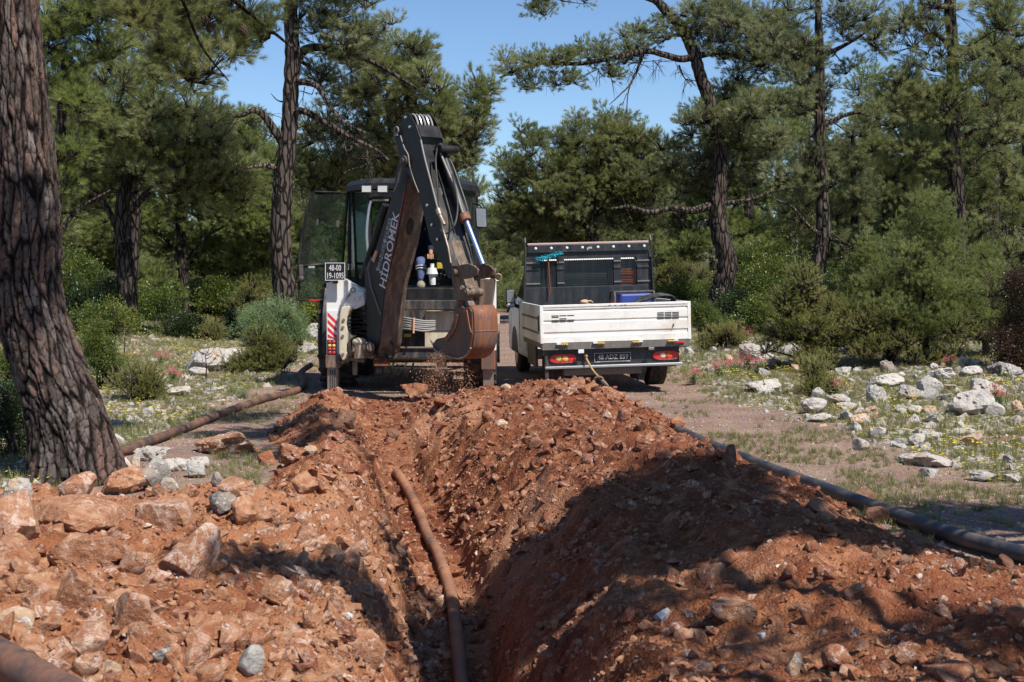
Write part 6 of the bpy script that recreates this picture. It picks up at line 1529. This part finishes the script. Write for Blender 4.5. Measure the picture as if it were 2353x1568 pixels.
t = Tree('pine_tree', 'wide round-crowned pine behind the truck headboard', 47, [(1370, 760, 36), (1365, 640, 34), (1360, 540, 30), (1355, 430, 26), (1370, 340, 20)], 'barkdark')
t.limb([(1360, 520), (1260, 460), (1200, 400)], 16); t.limb([(1360, 500), (1450, 440), (1530, 400)], 16); t.limb([(1362, 440), (1320, 380), (1300, 320)], 14)
t.crown([(1310, 300, 48, 40, 0), (1350, 340, 80, 60, 0), (1420, 300, 70, 50, 0), (1460, 340, 70, 50, 0), (1220, 320, 40, 36, 0), (1250, 370, 70, 50, 0), (1190, 390, 50, 40, 0), (1350, 420, 100, 60, 0), (1440, 410, 90, 60, 0), (1250, 440, 80, 50, 0), (1500, 380, 60, 60, .5), (1180, 460, 60, 45, .5), (1340, 500, 110, 50, .5), (1460, 490, 80, 50, .5), (1200, 520, 70, 45, 1), (1300, 550, 80, 40, 1)], 'pine', 18)
t = Tree('pine_tree', 'leaning pine with a pale bare branch, right of the sinuous pine', 37, [(1862, 690, 44), (1880, 610, 38), (1892, 550, 34), (1890, 470, 30), (1886, 380, 27), (1884, 290, 25), (1885, 200, 23), (1882, 100, 20), (1880, 20, 14), (1878, -60, 8)])
t.limb([(1895, 545), (1850, 520), (1810, 480), (1760, 460)], 12, -1, mat='barkpale'); t.limb([(1895, 545), (1930, 560), (1975, 580)], 12, -1); t.limb([(1886, 130), (1940, 105), (1990, 75)], 14, 0); t.limb([(1884, 200), (1840, 150), (1800, 120)], 12); t.limb([(1885, 290), (1960, 260), (2010, 270)], 12)
t.twigs([(1885, 330), (1885, 260)], 14, .8); t.twigs([(1800, 470), (1890, 540)], 14, .7); t.twigs([(1930, 560), (2000, 600)], 12, .6)
t.crown([(1830, 60, 80, 60, 0), (1790, 130, 70, 60, 0), (1840, 180, 80, 50, 0), (1900, 130, 60, 60, .5), (1960, 60, 60, 45, 0), (2020, 90, 60, 45, .4), (1930, 20, 60, 40, 0), (1980, 20, 60, 30, 0), (1800, 240, 60, 45, 0), (1870, 230, 60, 36, .5), (1880, 350, 70, 45, 0), (1960, 350, 70, 45, .4), (1830, 400, 70, 50, .4), (1940, 420, 80, 55, .5), (1990, 240, 50, 40, .6), (2020, 320, 70, 50, .5), (1840, 500, 60, 45, .8), (2000, 450, 70, 60, .8), (1930, 520, 50, 40, 1)], 'blue', 8.5)
t = Tree('pine_tree', 'tall pine with dark straight trunk at the upper right', 33, [(2205, 760, 44), (2200, 640, 40), (2203, 520, 38), (2198, 430, 34), (2190, 330, 30), (2188, 220, 28), (2190, 120, 27), (2183, 20, 26), (2183, -80, 22), (2180, -220, 12)], 'barkdark')
t.limb([(2186, 20), (2140, 20), (2100, 45), (2080, 60)], 15, -1); t.limb([(2188, 110), (2150, 90), (2120, 85), (2090, 100)], 14, -1); t.limb([(2188, 100), (2220, 105), (2260, 90)], 14, .5); t.limb([(2192, 330), (2240, 300), (2290, 290)], 14); t.limb([(2200, 420), (2260, 350), (2310, 400)], 8, -1, mat='barkpale', skel=False); t.limb([(2195, 400), (2130, 340), (2070, 330)], 14)
t.twigs([(2090, 50), (2180, 20)], 14, .7); t.twigs([(2250, 480), (2330, 520)], 20, .7, 'barkpale')
t.crown([(2120, 10, 60, 30, 0), (2090, 50, 36, 24, 0), (2140, 100, 60, 36, 0), (2180, 170, 80, 50, 0), (2100, 160, 50, 40, 0), (2260, 160, 80, 60, 0), (2310, 100, 60, 60, .5), (2340, 200, 50, 90, .5), (2230, 250, 90, 50, 0), (2150, 250, 80, 50, 0), (2080, 230, 45, 45, 0), (2050, 330, 60, 50, 0), (2130, 350, 80, 60, 0), (2230, 360, 90, 60, .5), (2320, 330, 60, 60, .5), (2050, 420, 60, 50, .5), (2140, 450, 80, 60, .8), (2260, 460, 80, 60, .8), (2340, 450, 50, 80, .8), (2290, 20, 40, 22, 0), (2330, 60, 40, 30, 0), (2300, 560, 70, 50, .8), (2180, 540, 80, 50, 1)], 'pine', 8.5)
t = Tree('pine_tree', 'grey-barked pine partly hidden at the far right edge', 39, [(2290, 760, 26), (2288, 500, 22), (2285, 300, 20), (2280, 130, 14)], 'bark')
t.crown([(2290, 150, 70, 60, 0), (2340, 270, 60, 60, 0), (2250, 120, 60, 50, 0), (2420, 300, 80, 120, 0), (2430, 500, 90, 120, 0)], 'pine', 10)
t = Tree('pine_tree', 'russet-needled drying pine at the right edge', 36, [(2380, 760, 26), (2370, 500, 22), (2350, 260, 14)], 'barkdark')
t.crown([(2330, 230, 40, 50, 0), (2350, 170, 36, 40, 0), (2310, 270, 26, 20, 0)], 'russet', 14)

# --- young pines, shrubs
def young(label, Y, px, pybase, pytop, halfw, seed, grp='young', name='young_pine'):
    random.seed(seed); t = Tree(name, label, Y, [(px+6, pybase, 24*22/Y), (px, (pybase*2+pytop)/3, 14*22/Y), (px+3, (pybase+2*pytop)/3, 9*22/Y), (px, pytop+14, 4)], 'barkpale')
    n = 15; pts = []; sz = []; rot = []; m = MB(); Hh = (pybase-pytop)*t.sc
    for k in range(n):
        f = (k+.4)/n; z = Hh*(.10+.86*f); rad = halfw*t.sc*(1-f)**.62*(.75+.25*math.sin(k*2.1)); na = max(3, int(8*(1-f)+3))
        for j in range(na):
            a = 6.28*j/na+k*1.1+random.uniform(-.3, .3); L_ = rad*random.uniform(.75, 1.15); c0 = Vector((0, 0, z)); 
            e = c0+Vector((math.cos(a)*L_, math.sin(a)*L_, .38*L_+random.uniform(-.05, .1))); m.tube([c0, c0+(e-c0)*.5+Vector((0, 0, -.06*L_)), e], [.016*(1-f)+.006, .009, .004], 4, False)
            for g in (1.0, .66, .36):
                if L_*g < .18 and g < 1: continue
                pts.append(c0+(e-c0)*g+Vector((random.gauss(0, .06), random.gauss(0, .06), 0))); sz.append(random.uniform(.32, .52)); rot.append((random.gauss(0, .3), random.gauss(0, .3), random.uniform(0, 6.3)))
    m.build('branches', M['barkpale'], t.root, True, kind='stuff'); cloud('crown', pts, sz, rot, PG[grp], t.root)
    if grp == 'young':
        m = MB()
        for _ in range(16):
            p = random.choice(pts[len(pts)//2:])+Vector((0, 0, .10)); m.tube([p, p+Vector((0, 0, .08)), p+Vector((.01, 0, .17))], [.010, .012, .004], 5)
        m.build('shoots', M['ndly'], t.root, True, kind='stuff')
    return t
young('tall bright young pine with upright pale shoots at the right', 24, 2122, 806, 400, 185, 11)
young('second bright young pine right of the tallest young one', 25, 2262, 810, 560, 125, 12)
young('small young pine in front of the leaning pine', 27, 1985, 790, 520, 90, 13)
def shrub(label, Y, px, pybase, blobs, grp, dens=22, size=(.5, .9), cat='shrub', name='shrub', group=None, stems=6, mat='barkdark'):
    random.seed(int(px*7+Y)); sc = Y/F; b0 = P(px, pybase, Y); base = Vector((b0.x, Y, hz(b0.x, Y))); root = empty(name, base, label, cat, group)
    pts = []
    for (bx_, by_, rx, ry, dy) in blobs:
        c = P(bx_, by_, Y+dy)-base; RX, RZ = rx*sc, ry*sc; RY = RX*.8
        for _ in range(max(4, int(dens*(RX*RY*RZ)**.7*4))):
            d = Vector((random.gauss(0, 1), random.gauss(0, 1), random.gauss(0, 1))).normalized()*(random.random()**.36); pts.append(c+Vector((d.x*RX, d.y*RY, d.z*RZ)))
    pts = [p for p in pts if p.z > .03]
    cloud('crown', pts, [random.uniform(*size) for _ in pts], [(random.gauss(0, .4), random.gauss(0, .4), random.uniform(0, 6.3)) for _ in pts], PG[grp], root)
    m = MB()
    for k in range(min(stems*4, len(pts))):
        p = random.choice(pts); a = Vector((random.gauss(0, .06), random.gauss(0, .06), -.05)); m.tube([a, a*.5+p*.5+Vector((0, 0, .1*p.length)), p], [.022, .013, .005], 5, False)
    m.build('stems', M[mat], root, True, kind='stuff'); return root
shrub('broad olive juniper bush beside the rocks right of the truck', 24, 1875, 900, [(1850, 730, 60, 60, 0), (1880, 800, 66, 56, 0), (1800, 720, 45, 50, 0), (1830, 660, 36, 40, 0), (1860, 850, 66, 34, -.3), (1920, 740, 50, 60, .3), (1780, 780, 34, 30, .3)], 'fine', 15, (.7, 1.2))
shrub('small round juniper with brown base before the broad olive one', 19.5, 1876, 935, [(1876, 868, 48, 34, 0), (1860, 905, 36, 20, 0)], 'fine', 34, (.45, .75))
shrub('dark needle-leaved bush under the tall young pine', 23.5, 2040, 850, [(2030, 770, 80, 60, 0), (2100, 790, 70, 44, 0), (1980, 740, 50, 70, .5), (2180, 780, 60, 40, 0), (2050, 700, 90, 60, .8)], 'fine', 13, (.7, 1.1))
shrub('russet dark shrub at the right picture edge', 22, 2330, 860, [(2325, 700, 44, 70, 0), (2340, 790, 60, 60, 0), (2350, 640, 40, 40, 0), (2400, 720, 60, 100, 0)], 'russet', 30, (.5, .8))
shrub('blue-green rounded bush in front of the straight bare pine', 25.5, 625, 850, [(625, 770, 66, 44, 0), (600, 750, 46, 36, 0), (660, 770, 40, 44, .2), (640, 735, 34, 26, 0), (580, 735, 26, 26, .5)], 'bluegreen', 30, (.5, .8))
shrub('olive feathery bush at the foot of the blue-green one', 23.5, 600, 885, [(600, 830, 56, 42, 0), (560, 850, 44, 26, 0), (650, 840, 40, 34, 0), (620, 790, 40, 36, 0)], 'fine', 34, (.6, .95))
shrub('small feathery bush in the left meadow near the thick pine', 18.5, 312, 945, [(312, 905, 52, 34, 0), (290, 870, 30, 26, 0), (335, 880, 24, 24, 0)], 'fine', 34, (.5, .8))
shrub('green bush peeking right beside the thick left pine', 20, 235, 860, [(228, 810, 36, 34, 0), (250, 840, 30, 24, 0), (215, 770, 30, 40, 0)], 'green', 26, (.4, .7))
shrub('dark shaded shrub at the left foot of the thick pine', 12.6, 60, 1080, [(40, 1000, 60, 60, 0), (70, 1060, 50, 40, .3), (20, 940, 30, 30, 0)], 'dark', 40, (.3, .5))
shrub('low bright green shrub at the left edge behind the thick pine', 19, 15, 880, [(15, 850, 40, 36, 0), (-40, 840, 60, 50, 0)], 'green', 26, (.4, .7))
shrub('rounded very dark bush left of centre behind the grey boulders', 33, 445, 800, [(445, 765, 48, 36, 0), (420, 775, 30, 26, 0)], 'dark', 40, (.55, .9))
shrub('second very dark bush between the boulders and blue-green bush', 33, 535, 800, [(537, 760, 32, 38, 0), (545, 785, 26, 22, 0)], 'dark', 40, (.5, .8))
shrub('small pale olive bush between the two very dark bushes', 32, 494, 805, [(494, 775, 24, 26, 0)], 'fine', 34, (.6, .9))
shrub('small grey-green thistle clump beside the rust-brown pipe', 18.8, 565, 925, [(562, 915, 30, 10, 0), (540, 922, 18, 8, 0)], 'bluegreen', 60, (.25, .4))
shrub('leafy green bush at the truck right side below the sinuous pine', 32, 1615, 755, [(1612, 730, 30, 26, 0), (1640, 745, 36, 16, 0)], 'green', 30, (.5, .8))
shrub('dry brown-green bush right of the sinuous pine trunk', 29, 1665, 800, [(1665, 770, 40, 34, 0), (1640, 790, 30, 20, 0)], 'fine', 30, (.6, 1.0), mat='barkpale')
shrub('ground-hugging russet and green bush far right below the young pine', 22.5, 2235, 862, [(2235, 842, 30, 16, 0), (2280, 848, 24, 10, 0)], 'green', 40, (.25, .4))
random.seed(99)
ORD = 'first second third fourth fifth sixth seventh eighth ninth tenth eleventh twelfth thirteenth fourteenth fifteenth sixteenth seventeenth eighteenth nineteenth twentieth'.split()
ORD += ['twenty-'+o for o in ORD[:9]] + ['thirtieth'] + ['thirty-'+o for o in ORD[:9]] + ['fortieth'] + ['forty-'+o for o in ORD[:9]] + ['fiftieth'] + ['fifty-'+o for o in ORD[:9]]
COLN = {'green': 'leafy green', 'dark': 'dark green', 'fine': 'feathery olive', 'bright': 'yellow-green', 'pine': 'needle-leaved'}
def by_place(rows): return {id(r_): ORD[i] for i, r_ in enumerate(sorted(rows, key=lambda q_: q_[0]))}
LB = ['wild shrub of the undergrowth band behind the right meadow', 'wild shrub of the undergrowth band behind the left meadow', 'wild shrub at the far end of the gravel road']
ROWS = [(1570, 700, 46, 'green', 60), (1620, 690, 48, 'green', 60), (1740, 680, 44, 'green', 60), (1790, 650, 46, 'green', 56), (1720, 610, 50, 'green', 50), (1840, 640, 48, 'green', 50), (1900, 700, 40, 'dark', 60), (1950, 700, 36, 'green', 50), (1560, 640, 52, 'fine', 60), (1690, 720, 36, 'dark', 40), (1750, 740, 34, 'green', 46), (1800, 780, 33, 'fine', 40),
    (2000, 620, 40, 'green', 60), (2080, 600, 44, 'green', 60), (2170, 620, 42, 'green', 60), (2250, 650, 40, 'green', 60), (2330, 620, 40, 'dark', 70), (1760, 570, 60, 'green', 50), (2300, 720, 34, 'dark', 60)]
PL_ = by_place(ROWS)
for row in ROWS:
    px, py, Y, g, ext = row
    shrub('%s shrub, %s from the truck in the undergrowth right of it' % (COLN[g], PL_[id(row)]), Y, px, 745, [(px, py, ext, ext*.7, 0), (px+ext*.5, py+20, ext*.6, ext*.5, .5)], g, 9, (.9, 1.5), group='undergrowth shrubs behind the right meadow')
ROWS = [(200, 700, 34, 'dark', 60), (240, 740, 32, 'green', 50), (350, 720, 40, 'green', 60), (370, 770, 34, 'green', 40), (450, 700, 48, 'bright', 60), (520, 700, 46, 'green', 60), (590, 690, 44, 'fine', 60), (160, 640, 40, 'green', 60), (560, 640, 52, 'bright', 60), (700, 690, 42, 'fine', 50), (725, 720, 36, 'green', 30), (330, 660, 46, 'bright', 60), (460, 620, 58, 'bright', 60), (20, 780, 30, 'green', 60), (-60, 700, 34, 'green', 80)]
PL_ = by_place(ROWS)
for row in ROWS:
    px, py, Y, g, ext = row
    shrub('%s shrub, %s from the left in the undergrowth behind the left meadow' % (COLN[g], PL_[id(row)]), Y, px, 760, [(px, py, ext, ext*.7, 0), (px+ext*.5, py+20, ext*.6, ext*.5, .5)], g, 9, (.9, 1.5), group='undergrowth shrubs behind the left meadow')
ROWS = [(1150, 690, 58, 'pine', 46), (1110, 700, 60, 'green', 40), (1185, 715, 54, 'green', 36), (1160, 640, 66, 'pine', 50), (1210, 690, 60, 'green', 50), (1280, 690, 60, 'green', 60), (1420, 690, 60, 'green', 60), (1500, 690, 58, 'green', 60), (1060, 700, 60, 'green', 50)]
PL_ = by_place(ROWS)
for row in ROWS:
    px, py, Y, g, ext = row
    shrub('%s shrub, %s from the left at the far road end between the vehicles' % (COLN[g], PL_[id(row)]), Y, px, 735, [(px, py, ext, ext*.7, 0), (px+ext*.5, py+20, ext*.6, ext*.5, .5)], g, 8, (1.0, 1.6), group='shrubs at the end of the road')

# --- generic pines of the wood: six built, then copied
def generic(seed, label):
    random.seed(seed); t = Tree('pine_tree', label, 60, [(1176, 700, 26), (1176+random.uniform(-14, 14), 560, 22), (1176+random.uniform(-20, 20), 420, 17), (1176+random.uniform(-20, 20), 280, 9)], 'barkdark', group='pines of the wood behind', n=8)
    bl = []
    for k in range(11):
        f = random.random(); bl.append((1176+random.gauss(0, 62*(1.15-f*.7)), 600-330*f, random.uniform(38, 66), random.uniform(26, 42), random.gauss(0, .9)))
    bl.append((1176, 250, 44, 34, 0)); t.crown(bl, random.choice(['pine', 'pine', 'blue', 'bright']), 6.5, (1.05, 1.7)); return t.root
WL = 'pine of the dense wood closing the view behind the clearing'
protos = [generic(700+i, WL) for i in range(6)]
def copy_tree(root, loc, rz, s, label):
    c = root.copy(); C.objects.link(c); c['label'] = label; c.location = loc; c.rotation_euler = (0, 0, rz); c.scale = (s, s, s)
    for ch in root.children:
        d = ch.copy(); C.objects.link(d); d.parent = c
    return c
spots = []
for (px, Y, s) in [(60, 44, .9), (160, 50, 1.0), (-40, 38, .9), (240, 58, 1.1), (340, 62, 1.1), (470, 56, 1.0), (560, 60, 1.0), (620, 70, 1.15), (700, 50, .85), (760, 58, .95), (830, 52, .85), (900, 64, 1.0), (1010, 60, .85), (1080, 66, .85), (1140, 80, .95), (1190, 74, .8), (1250, 70, 1.05), (1330, 66, 1.0), (1420, 72, 1.1), (1500, 64, 1.0), (1570, 60, 1.0), (1640, 70, 1.2), (1720, 58, 1.05), (1800, 62, 1.1), (1880, 56, 1.0), (1960, 52, 1.0), (2040, 60, 1.15), (2110, 50, 1.0), (2190, 56, 1.1), (2270, 48, 1.0), (2350, 54, 1.15), (2440, 46, 1.0), (2550, 50, 1.1), (2680, 44, 1.0), (-160, 46, 1.0), (-300, 42, 1.0),
    (100, 74, 1.3), (290, 80, 1.4), (420, 82, 1.3), (550, 84, 1.3), (690, 78, 1.2), (860, 84, 1.3), (1300, 90, 1.4), (1430, 92, 1.5), (1560, 88, 1.4), (1700, 84, 1.4), (1850, 80, 1.4), (2000, 78, 1.4), (2150, 76, 1.4), (2300, 72, 1.3), (2450, 70, 1.3)]:
    s *= .52 if 980 < px < 1270 else .66 if px < 1620 and px > 1200 else .80 if 440 < px < 980 else .88 if px > 1690 else .85
    spots.append(((px-CX)/F*Y, Y, s))
random.seed(5)
order_ = {id(q_): k_ for k_, q_ in enumerate(sorted(spots, key=lambda q_: q_[0]/q_[1]))}
for i, sp_ in enumerate(spots):
    x, y, s = sp_; r_ = None
    loc = (x, y, hz(x, y)-.05); rz = random.uniform(0, 6.28)
    wl = '%s pine of the %s wood, %s from the left of the background row' % ('tall' if s > 1.0 else 'low' if s < .72 else 'middling', 'farther' if y > 65 else 'nearer', ORD[order_[id(sp_)]])
    if i < 6: protos[i]['label'] = wl; protos[i].location = loc; protos[i].rotation_euler = (0, 0, rz); protos[i].scale = (s, s, s)
    else: copy_tree(protos[i % 6], loc, rz, s*random.uniform(.9, 1.1), wl)
# --- the far wood that reads as one mass
random.seed(77); fp = []; TR = MB()
for k in range(130):
    y = random.uniform(84, 135); x = random.uniform(-.62, .62)*y; gz = hz(x, y); h = random.uniform(4.0, 6.5); 
    TR.tube([(x, y, gz-.2), (x+random.uniform(-.4, .4), y, gz+h*.95)], [.22, .05], 5, False)
    for _ in range(34):
        z = h*random.uniform(.12, 1.0); rr = 2.4*(1.1-z/h)**.5; a = random.uniform(0, 6.28); fp.append((x+rr*math.cos(a)*random.random()**.5, y+rr*math.sin(a)*random.random()**.5, gz+z))
fw_o = cloud('distant_wood', fp, [random.uniform(1.7, 2.6) for _ in fp], [(random.gauss(0, .3), random.gauss(0, .3), random.uniform(0, 6.3)) for _ in fp], PG['pine'], None, 'stuff', 'distant pine wood closing the view')
TR.build('trunks', M['barkdark'], fw_o, kind='stuff')
# --- pines beyond the right picture edge, whose crowns shade the heaps
def side_pine(label, base, top, blobs, seed):
    random.seed(seed); base = Vector((base[0], base[1], hz(*base))); root = empty('pine_tree', base, label, 'tree')
    top = Vector(top); pts = smooth([Vector((0, 0, -.1)), Vector((.1, .05, 1.6)), (top-base)*.6+Vector((-.1, 0, 0)), top-base], 6); n = len(pts)
    m = MB(); m.tube(pts, [.24-.18*i/(n-1) for i in range(n)], 12, True, .05); m.build('trunk', M['bark'], root, True)
    P_ = []; B_ = MB()
    for (c, r_, nn) in blobs:
        c = Vector(c)-base; k = min(pts, key=lambda p: (p-c).length); B_.tube([k, (k+c)/2+Vector((0, 0, -.1)), c], [.035, .022, .012], 6, False)
        for _ in range(nn):
            d = Vector((random.gauss(0, 1), random.gauss(0, 1), random.gauss(0, 1))).normalized()*(random.random()**.4); p = c+Vector((d.x*r_[0], d.y*r_[1], d.z*r_[2])); P_.append(p)
            B_.tube([c, (c+p)/2+Vector((0, 0, -.05)), p], [.012, .008, .004], 4, False)
    B_.build('branches', M['barkdark'], root, True, kind='stuff')
    cloud('crown', P_, [random.uniform(.55, .85) for _ in P_], [(random.gauss(0, .3), random.gauss(0, .3), random.uniform(0, 6.3)) for _ in P_], PG['pine'], root)
SHADE = [(1170, 1400, 4.8, (.3, .35, .2), 22), (1130, 1540, 4.6, (.25, .25, .2), 16), (1260, 1400, 4.8, (.3, .3, .2), 20), (1400, 1280, 5.0, (.5, .35, .3), 26), (1560, 1180, 5.2, (.6, .4, .3), 26), (1380, 1400, 4.7, (.3, .15, .15), 12),   # (photo pixel of the shaded ground, height of the foliage above it, radii, number)
 (1350, 1210, 5.2, (.6, .45, .3), 36), (1480, 1150, 5.2, (.6, .5, .3), 36), (1620, 1090, 5.4, (.6, .6, .3), 33), (1500, 1230, 5.0, (.6, .35, .3), 51), (1690, 1170, 5.2, (.7, .5, .3), 42),
 (1850, 1190, 5.4, (.6, .4, .3), 33), (2010, 1225, 5.4, (.6, .35, .3), 33), (1200, 1350, 5.0, (.30, .35, .25), 21), (1150, 1450, 4.8, (.25, .3, .2), 18), (1330, 1330, 4.8, (.4, .25, .2), 21), (2260, 1190, 5.6, (.7, .4, .3), 24), (1660, 1240, 5.2, (.5, .2, .2), 18)]
SHADE2 = [(620, 1290, 4.6, (.4, .12, .2), 6), (760, 1310, 4.6, (.35, .15, .2), 6), (870, 1400, 4.4, (.15, .4, .2), 6), (930, 1330, 4.4, (.12, .3, .2), 4),
 (1620, 1500, 4.4, (.25, .03, .08), 2), (2310, 1440, 4.6, (.2, .12, .12), 3), (640, 990, 6.0, (.8, .5, .3), 18), (560, 960, 6.0, (.5, .5, .3), 10), (700, 1010, 6.0, (.5, .4, .3), 10)]
def shade_blobs(S):
    out = []
    for (px, py, h, r_, nn) in S:
        g = G(px, py); o = TOSUN*(h/TOSUN.z); out.append(((g.x+o.x, g.y+o.y, g.z+h), r_, nn))
    return out
side_pine('pine standing just beyond the right picture edge', (6.4, 7.2), (5.8, 6.6, 7.4), shade_blobs(SHADE), 31)
side_pine('second pine beyond the right picture edge, nearer the camera', (6.2, .8), (5.2, 1.3, 8.0), shade_blobs(SHADE2), 32)
# ---------------------------------------------------------------- grass, flowers
def tuft_mesh(name, mat, seed, n=26, h=.12, w=.006, spread=.06, lean=.5):
    r = random.Random(seed); V = []; Fc = []; S = []
    for _ in range(n):
        a = r.uniform(0, 6.28); p = Vector((math.cos(a), math.sin(a), 0))*spread*r.random(); l = h*r.uniform(.5, 1.1); d = Vector((r.gauss(0, lean*.5), r.gauss(0, lean*.5), 1)).normalized()
        s_ = Vector((math.sin(a), math.cos(a), 0))*w*.5; k = Vector((d.x, d.y, 0))*l*.35; o = len(V)
        V += [p-s_, p+s_, p+d*l*.55-s_*.8, p+d*l*.55+s_*.8, p+d*l+k]; Fc += [(o, o+1, o+3, o+2), (o+2, o+3, o+4)]; S += [r.random()]*5
    me = bpy.data.meshes.new(name); me.from_pydata([tuple(v) for v in V], [], Fc); me.update(); me.materials.append(mat)
    at = me.attributes.new('shade', 'FLOAT', 'POINT'); at.data.foreach_set('value', np.array(S, np.float32)); return bpy.data.objects.new(name, me)
def flower_mesh(name, mat, stemmat, seed, n=9, h=.13, spread=.12, sz=.016):
    r = random.Random(seed); V = []; Fc = []; mi = []
    for _ in range(n):
        p = Vector((r.gauss(0, spread), r.gauss(0, spread), 0)); t_ = p+Vector((r.gauss(0, .02), r.gauss(0, .02), h*r.uniform(.6, 1.1)))
        o = len(V); V += [p-Vector((.0015, 0, 0)), p+Vector((.0015, 0, 0)), t_]; Fc.append((o, o+1, o+2)); mi.append(1)
        for k in range(5):
            a = k*1.2566; o = len(V); V += [t_, t_+Vector((math.cos(a), math.sin(a), .3))*sz, t_+Vector((math.cos(a+.9), math.sin(a+.9), .3))*sz]; Fc.append((o, o+1, o+2)); mi.append(0)
    me = bpy.data.meshes.new(name); me.from_pydata([tuple(v) for v in V], [], Fc); me.update(); me.materials.append(mat); me.materials.append(stemmat); me.polygons.foreach_set('material_index', np.array(mi, np.int32))
    return bpy.data.objects.new(name, me)
GG = group_for('grass_tufts', [tuft_mesh('grass_tuft', M['grass'], i, 24, .11+.02*i) for i in range(3)])
FG = group_for('flowers', [flower_mesh('flower_tuft', M['yellow'], M['grass'], i) for i in range(3)])
def cover(name, n, fn, grp, size, label, yr=(9, 46)):
    a = samp(n, (-18, 18), yr, fn); z = H(a[:, 0], a[:, 1]); p = np.stack([a[:, 0], a[:, 1], z-.004], -1)
    return cloud(name, p, rng.uniform(*size, n), np.stack([rng.normal(0, .12, n), rng.normal(0, .12, n), rng.uniform(0, 6.28, n)], -1), grp, None, 'stuff', label)
def f_grass(x, y): z, s, m, i = H(x, y, False, True); return (s < .2) & vis(x, y) & (m + .5*fbm2(x*.9, y*.9, 3, 15) + .25*fbm2(x*3, y*3, 2, 16) > .42)
def f_verge(x, y): z, s, m, i = H(x, y, False, True); return (s < .2) & vis(x, y) & (y < 26) & (m < .5) & ((x > 1.9) | (x < -1.9)) & (fbm2(x*1.3, y*1.3, 3, 18) > .12)
def f_flow(x, y): z, s, m, i = H(x, y, False, True); return (s < .2) & (m > .35) & vis(x, y) & (fbm2(x*.5, y*.5, 3, 25) > -.05)
cover('grass', 31000, f_grass, GG, (.30, .85), 'short sparse grass on both sides of the road')
cover('verge_grass', 2600, f_verge, GG, (.3, .6), 'thin grass at the road edges', (9, 26))
cover('yellow_flowers', 1700, f_flow, FG, (.5, 1.0), 'small yellow flowers in the grass')
def valerian(px, py, s_, label, group=None):
    g = G(px, py); root = empty('flowering_plant', g, label, 'flower', group); r = random.Random(int(px))
    L_ = MB(); Fm = MB(); K = s_*g.y/F
    for _ in range(16):
        d = Vector((r.gauss(0, .35), r.gauss(0, .35), 1)).normalized(); l = K*r.uniform(.6, 1.05); b0 = Vector((r.gauss(0, .12)*K, r.gauss(0, .12)*K, 0)); t_ = b0+d*l; L_.tube([b0, t_], .004, 3, False)
        for k in range(9):
            f = r.uniform(.05, .85); a = r.uniform(0, 6.28); p = b0+d*l*f; e = p+Vector((math.cos(a), math.sin(a), .4))*.055; s2 = Vector((-math.sin(a), math.cos(a), 0))*.012; L_.add([p, (p+e)/2+s2, e, (p+e)/2-s2], [(0, 1, 2, 3)])
        if r.random() < .8:
            for _k in range(14):
                c = t_+Vector((r.gauss(0, .028), r.gauss(0, .028), r.gauss(0, .028))); a = r.uniform(0, 6.28); Fm.add([c, c+Vector((.018*math.cos(a), .018*math.sin(a), .008)), c+Vector((.006, .0, .018))], [(0, 1, 2)])
    L_.build('stems_and_leaves', M['lfb'], root, kind='stuff'); Fm.build('blossoms', M['pink'], root, kind='stuff')
for i, (px, py, s_, lb) in enumerate([(1722, 850, 46, 'pink valerian clump in front of the flat grey outcrop'), (1745, 858, 40, 'pinker valerian clump right of the flat grey outcrop'), (1690, 862, 40, 'pale red valerian clump left of the flat grey outcrop'), (1655, 866, 36, 'low valerian clump nearest the truck wheel'), (1712, 790, 38, 'valerian clump beneath the juniper near the truck'), (1790, 800, 46, 'tall valerian stems beside the broad olive juniper'), (1840, 790, 34, 'short valerian stems before the broad olive juniper'), (1975, 770, 30, 'red valerian in the shade of the young pine'), (2296, 935, 46, 'dark-leaved valerian right of the biggest cracked boulder'), (1920, 905, 28, 'single magenta bloom by the small round juniper'), (400, 880, 30, 'red valerian in the left meadow near a flat rock'), (1590, 885, 40, 'leafy grey-green plant beside the truck rear wheel'), (370, 838, 26, 'thin valerian left of the tall grey boulder'), (2180, 845, 22, 'reddish low plant under the second young pine')]):
    valerian(px, py, s_, lb)
# extra broken bits of bark and sticks
m = MB()
for (px, py) in ((285, 800), (300, 905), (472, 860), (614, 800)):
    g = G(px, py+20); r = random.Random(px)
    o = empty('dead_stem', g, {285: 'forked dead stem standing behind the thick pine', 300: 'dead stem rising from the small feathery bush', 472: 'thin dead stem before the tall grey boulder', 614: 'dead stem poking from the blue-green bush'}[px], 'dead stem')
    m = MB(); h = 55*g.y/F*1.2; m.tube([(0, 0, 0), (.02, 0, h*.5), (0, 0, h)], [.014, .01, .006], 5)
    for k in range(7):
        z = h*r.uniform(.45, 1); a = r.uniform(0, 6.28); m.tube([(0.01, 0, z), (.10*math.cos(a), .10*math.sin(a), z+.04), (.16*math.cos(a), .16*math.sin(a), z+.12)], [.007, .005, .003], 4, False)
    m.build('stem', M['barkpale'], o, True)
